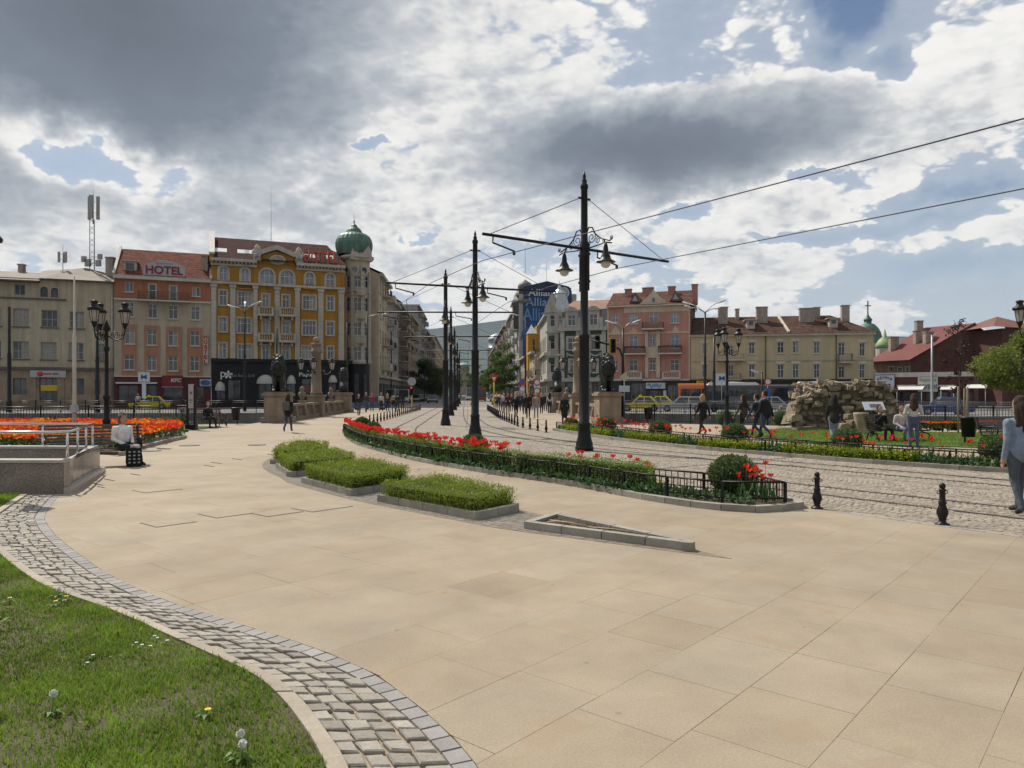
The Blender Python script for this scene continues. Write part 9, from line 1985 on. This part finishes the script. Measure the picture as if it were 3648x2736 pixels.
# ================================================================== vehicles
TYRE=M('tyre',(.015,.015,.015),.8,.2,8);RIM=M('wheel_rim',(.3,.3,.31),.4,.1,6,metal=.7);CGL=M_glass('car_glass',(.02,.025,.03),.05,.7)
def wheels(t,xs,w,r):
 for x in xs:
  for s in (-1,1):
   m=MB();m.lathe((0,0,0),[(r*.6,-.1),(r,-.1),(r,.1),(r*.6,.1)],16,False);q=Matrix.Translation((x,s*(w-.09),r))@Matrix.Rotation(-s*PI/2,4,'X');m.xform(q);wh=m.build('wheel',TYRE,t);m=MB();m.lathe((0,0,.07),[(.001,.03),(r*.62,.02),(r*.62,-.1)],12,False);m.xform(q);m.build('rim',RIM,wh)
def car(name,label,p,rz,col,L=4.2,W=.86,H=1.45,wagon=False,sign=None,van=False,paint=None):
 t=thing(name,label,'van' if van else 'car',(p[0],p[1],-.02),rz);pt=M('paint_%d_%d_%d' %tuple(int(c*999)for c in col),col,.3,.04,3,coat=.6);h=L/2;zb=.78 if not van else 1.0
 lo=[(-h,.35),(-h+.05,.62),(-h+.3,zb-.06),(-h*.42,zb),(h*.9,zb),(h,zb-.15),(h,.35),(h-.15,.22),(-h+.15,.22)];m=MB();n=len(lo);A=[(x,-W*(.94 if z<.3 or abs(x)>h-.1 else 1),z)for x,z in lo];B=[(x,-y,z)for x,y,z in A];m.add(A+B,[tuple(range(n-1,-1,-1)),tuple(range(n,2*n))]+[(i,(i+1)%n,n+(i+1)%n,n+i)for i in range(n)]);bd=m.build('body',pt,t)
 x0,x1,x2,x3=(-h*.42,-h*.12,h*(.72 if wagon else .45),h*(.92 if wagon else .8))if not van else (-h*.78,-h*.5,h*.93,h*.98);Wt=W*.8 if not van else W*.92;m=MB();C0=[(x0,-W*.97,zb),(x3,-W*.97,zb),(x2,-Wt,H),(x1,-Wt,H)];m.add(C0+[(x,-y,z)for x,y,z in C0],[(0,1,2,3),(7,6,5,4),(3,2,6,7),(0,3,7,4),(1,5,6,2)]);m.build('cabin',pt,t)
 def gl(a,b,c,d,o):m=MB();m.add([Vector(q)+Vector(o)for q in (a,b,c,d)],[(0,1,2,3)]);m.build('window',CGL,t)
 for s in (-1,1):
  L3=lambda x,k:(x,s*(W*.97+(Wt-W*.97)*k),zb+(H-zb)*k);mid=(x1+x2)/2*.9;ga=lambda a,b:gl(L3(a[0],.08),L3(b[0],.08),L3(b[1],.86),L3(a[1],.86),(0,s*.012,0))
  ga((x0+.22,x1+.05),(mid-.04,mid-.04));ga((mid+.04,mid+.04),(x3-.28,x2-.1))
 k=.9;gl((x0+.02,-W*.85,zb+.06),(x0+.02,W*.85,zb+.06),(x1-.05,Wt*.9,H-.07),(x1-.05,-Wt*.9,H-.07),(-.015,0,.01));gl((x3-.02,-W*.85,zb+.06),(x3-.02,W*.85,zb+.06),(x2+.03,Wt*.9,H-.07),(x2+.03,-Wt*.9,H-.07),(.015,0,.01))
 for s in (-1,1):m=MB();m.box((-h+.08,s*W*.72,.6),(.12,.3,.13));m.build('headlight',MATS['sign_white'],t);m=MB();m.box((h-.02,s*W*.75,.66),(.06,.26,.16));m.build('tail_light',SR,t)
 m=MB();m.box((-h-.01,0,.35),(.08,W*1.6,.14));m.box((h+.01,0,.35),(.08,W*1.6,.14));m.build('bumper',cloth((.03,.03,.03)),t);wheels(t,(-h*.62,h*.6),W,.31 if not van else .35)
 if sign:m=MB();m.box((-.1,0,H+.07),(.25,.6,.14));m.build('roof_sign',sign,t)
 return t
YC=(.62,.50,.02);NV_=dict(wagon=True)
car('taxi','yellow taxi passing the orange hotel',(XU(535,82),82),.35,YC,sign=YP,H=1.42);car('taxi','yellow taxi before the pink house, just past the lion',(XU(2285,72),72),-.25,YC,sign=YP);car('parked_car','yellow hatchback close behind the taxi by the pink house',(XU(2345,77),77),-.25,YC,3.9)
car('parked_car','silver estate car behind the canal railing',(XU(2432,70),70),-.28,(.45,.46,.47),4.5,wagon=True);car('parked_car','dark blue saloon between the silver cars',(XU(2600,68.5),68.5),-.28,(.03,.035,.05),4.4);car('parked_car','silver grey saloon behind the walking man',(XU(2760,67),67),-.28+PI,(.36,.38,.40),4.4);car('parked_car','blue hatchback behind the railing by the shoe shops',(XU(3360,60),60),-.3,(.03,.08,.25),4.1)
car('parked_car','blue car waiting at the crossing by the hotel',(XU(1318,78),78),.3,(.05,.09,.2));car('taxi','yellow taxi on the boulevard behind the bollards',(-2.2,113),-PI/2+.06,YC,sign=YP);car('parked_car','pale blue car on the boulevard beside the taxi',(-3.6,150),-PI/2,(.12,.25,.45));car('parked_car','dark car coming down the boulevard beside the vans',(-14.2,132),PI/2+.06,(.05,.06,.08))
car('van','white delivery van parked on the shaded boulevard side',(-20.0+.6,118),PI/2+.06,(.6,.6,.6),5.2,.98,2.4,van=True);car('van','second white van parked behind the first',(-18.9,130),PI/2+.06,(.55,.55,.55),5.2,.98,2.4,van=True);car('van','white minivan on the right before the bridge crowd',(1.2,98),PI/2,(.6,.6,.6),4.6,.92,1.95,van=True);car('van','white lorry far along the boulevard',(-9.6,175),PI/2,(.5,.5,.5),6.5,1.15,3.0,van=True)
for k in range(5):car('parked_car',('grey car third in the shaded parking row','dark car fourth in the shaded parking row','silver car fifth in the shaded parking row','black car sixth in the shaded parking row','red car last in the shaded parking row')[k],tuple((left_pt(142+k*9)+NX*2.6)[:2]),PI/2+.06,((.25,.25,.26),(.03,.03,.04),(.4,.4,.42),(.02,.02,.02),(.25,.03,.03))[k])
for k in range(6):car('car',('distant white car in the boulevard traffic','distant dark car in the boulevard traffic','distant red car in the boulevard traffic','distant silver car by the far trees','distant black car by the far trees','distant pale car near the church')[k],tuple((V2(-9.5,190)+AX*(k*26)+NX*(5 if k%2 else -5))[:2]),PI/2+.06,((.6,.6,.6),(.03,.03,.04),(.3,.03,.03),(.4,.4,.42),(.02,.02,.02),(.5,.5,.45))[k])
def bus(label,p,rz,L,lo,up,hump=None,H=3.0):
 t=thing('bus',label,'bus',(p[0],p[1],-.02),rz);W=1.25;lm=M('bus_%d' %(lo[0]*999),lo,.35,.05,2,coat=.4);um=M('bus_up_%d' %(up[0]*999),up,.35,.05,2,coat=.4);pr=[(-W,.3),(-W,H-.35),(-W*.9,H-.1),(-W*.6,H),(W*.6,H),(W*.9,H-.1),(W,H-.35),(W,.3)];n=len(pr);m=MB();A=[(-L/2,y,z)for y,z in pr];B=[(L/2,y,z)for y,z in pr];m.add(A+B,[tuple(range(n)),tuple(range(2*n-1,n-1,-1))]+[(i,n+i,n+(i+1)%n,(i+1)%n)for i in range(n)]);m.build('body',um,t);k=int(L/1.4)
 m=MB();m.box((0,0,.62),(L-.05,W*2+.03,.7));m.build('skirt',lm,t)
 for i in range(k):
  x=-L/2+.3+(L-.6)*i/k;w=(L-.6)/k-.1
  for s in (-1,1):m=MB();m.box((x+w/2,s*W,1.75),(w,.04,1.15));m.build('window',CGL,t)
 m=MB();m.box((-L/2,0,1.7),(.06,W*1.8,1.5));m.build('windscreen',CGL,t);wheels(t,[-L/2+2.4,L/2-3]+([0.8]if L>14 else []),W,.48)
 if hump:m=MB();b=len(m.v);m.ball((0,0,0),1,14,6,(hump[1],1.0,.42));m.xform(Matrix.Translation((hump[0],0,H-.05)),b);m.box((hump[0],0,H+.1),(hump[1]*1.8,1.9,.4),0,.94);m.build('roof_unit',M('bus_roof_white',(.62,.62,.62),.4,.05,2),t)
 return t
bus('long black and white articulated bus with white roof unit',(XU(2770,88),88),-.22,16.5,(.03,.03,.03),(.02,.02,.02),(-5.2,3.2),2.75);t=bus('orange city bus behind the articulated bus',(XU(2556,96),96),-.2,10,(.5,.13,.03),(.55,.14,.03));bus('dark bus with white roof passing behind the ruin',(XU(2935,80),80),-.22,7,(.03,.03,.03),(.04,.04,.04),(0,3.0),2.7);bus('red tram far along the boulevard',(-8.0+1.0,160),PI/2+.06,12,(.25,.03,.03),(.3,.05,.04))
# ---- air between the plaza and the mountain
hz=MB();hz.b2((-9800,-3100,-5),(9800,9400,960));m=bpy.data.materials.new('haze');m.use_nodes=True;nt=m.node_tree;nt.nodes.clear();ou=nt.nodes.new('ShaderNodeOutputMaterial');pv=nt.nodes.new('ShaderNodeVolumePrincipled');pv.inputs['Color'].default_value=(.62,.74,.9,1);pv.inputs['Density'].default_value=4.5e-5;nt.links.new(pv.outputs[0],ou.inputs['Volume'])
kind(hz.build('haze',m),'stuff')
print('done',round(time.time()-T0,1),len(bpy.data.objects))
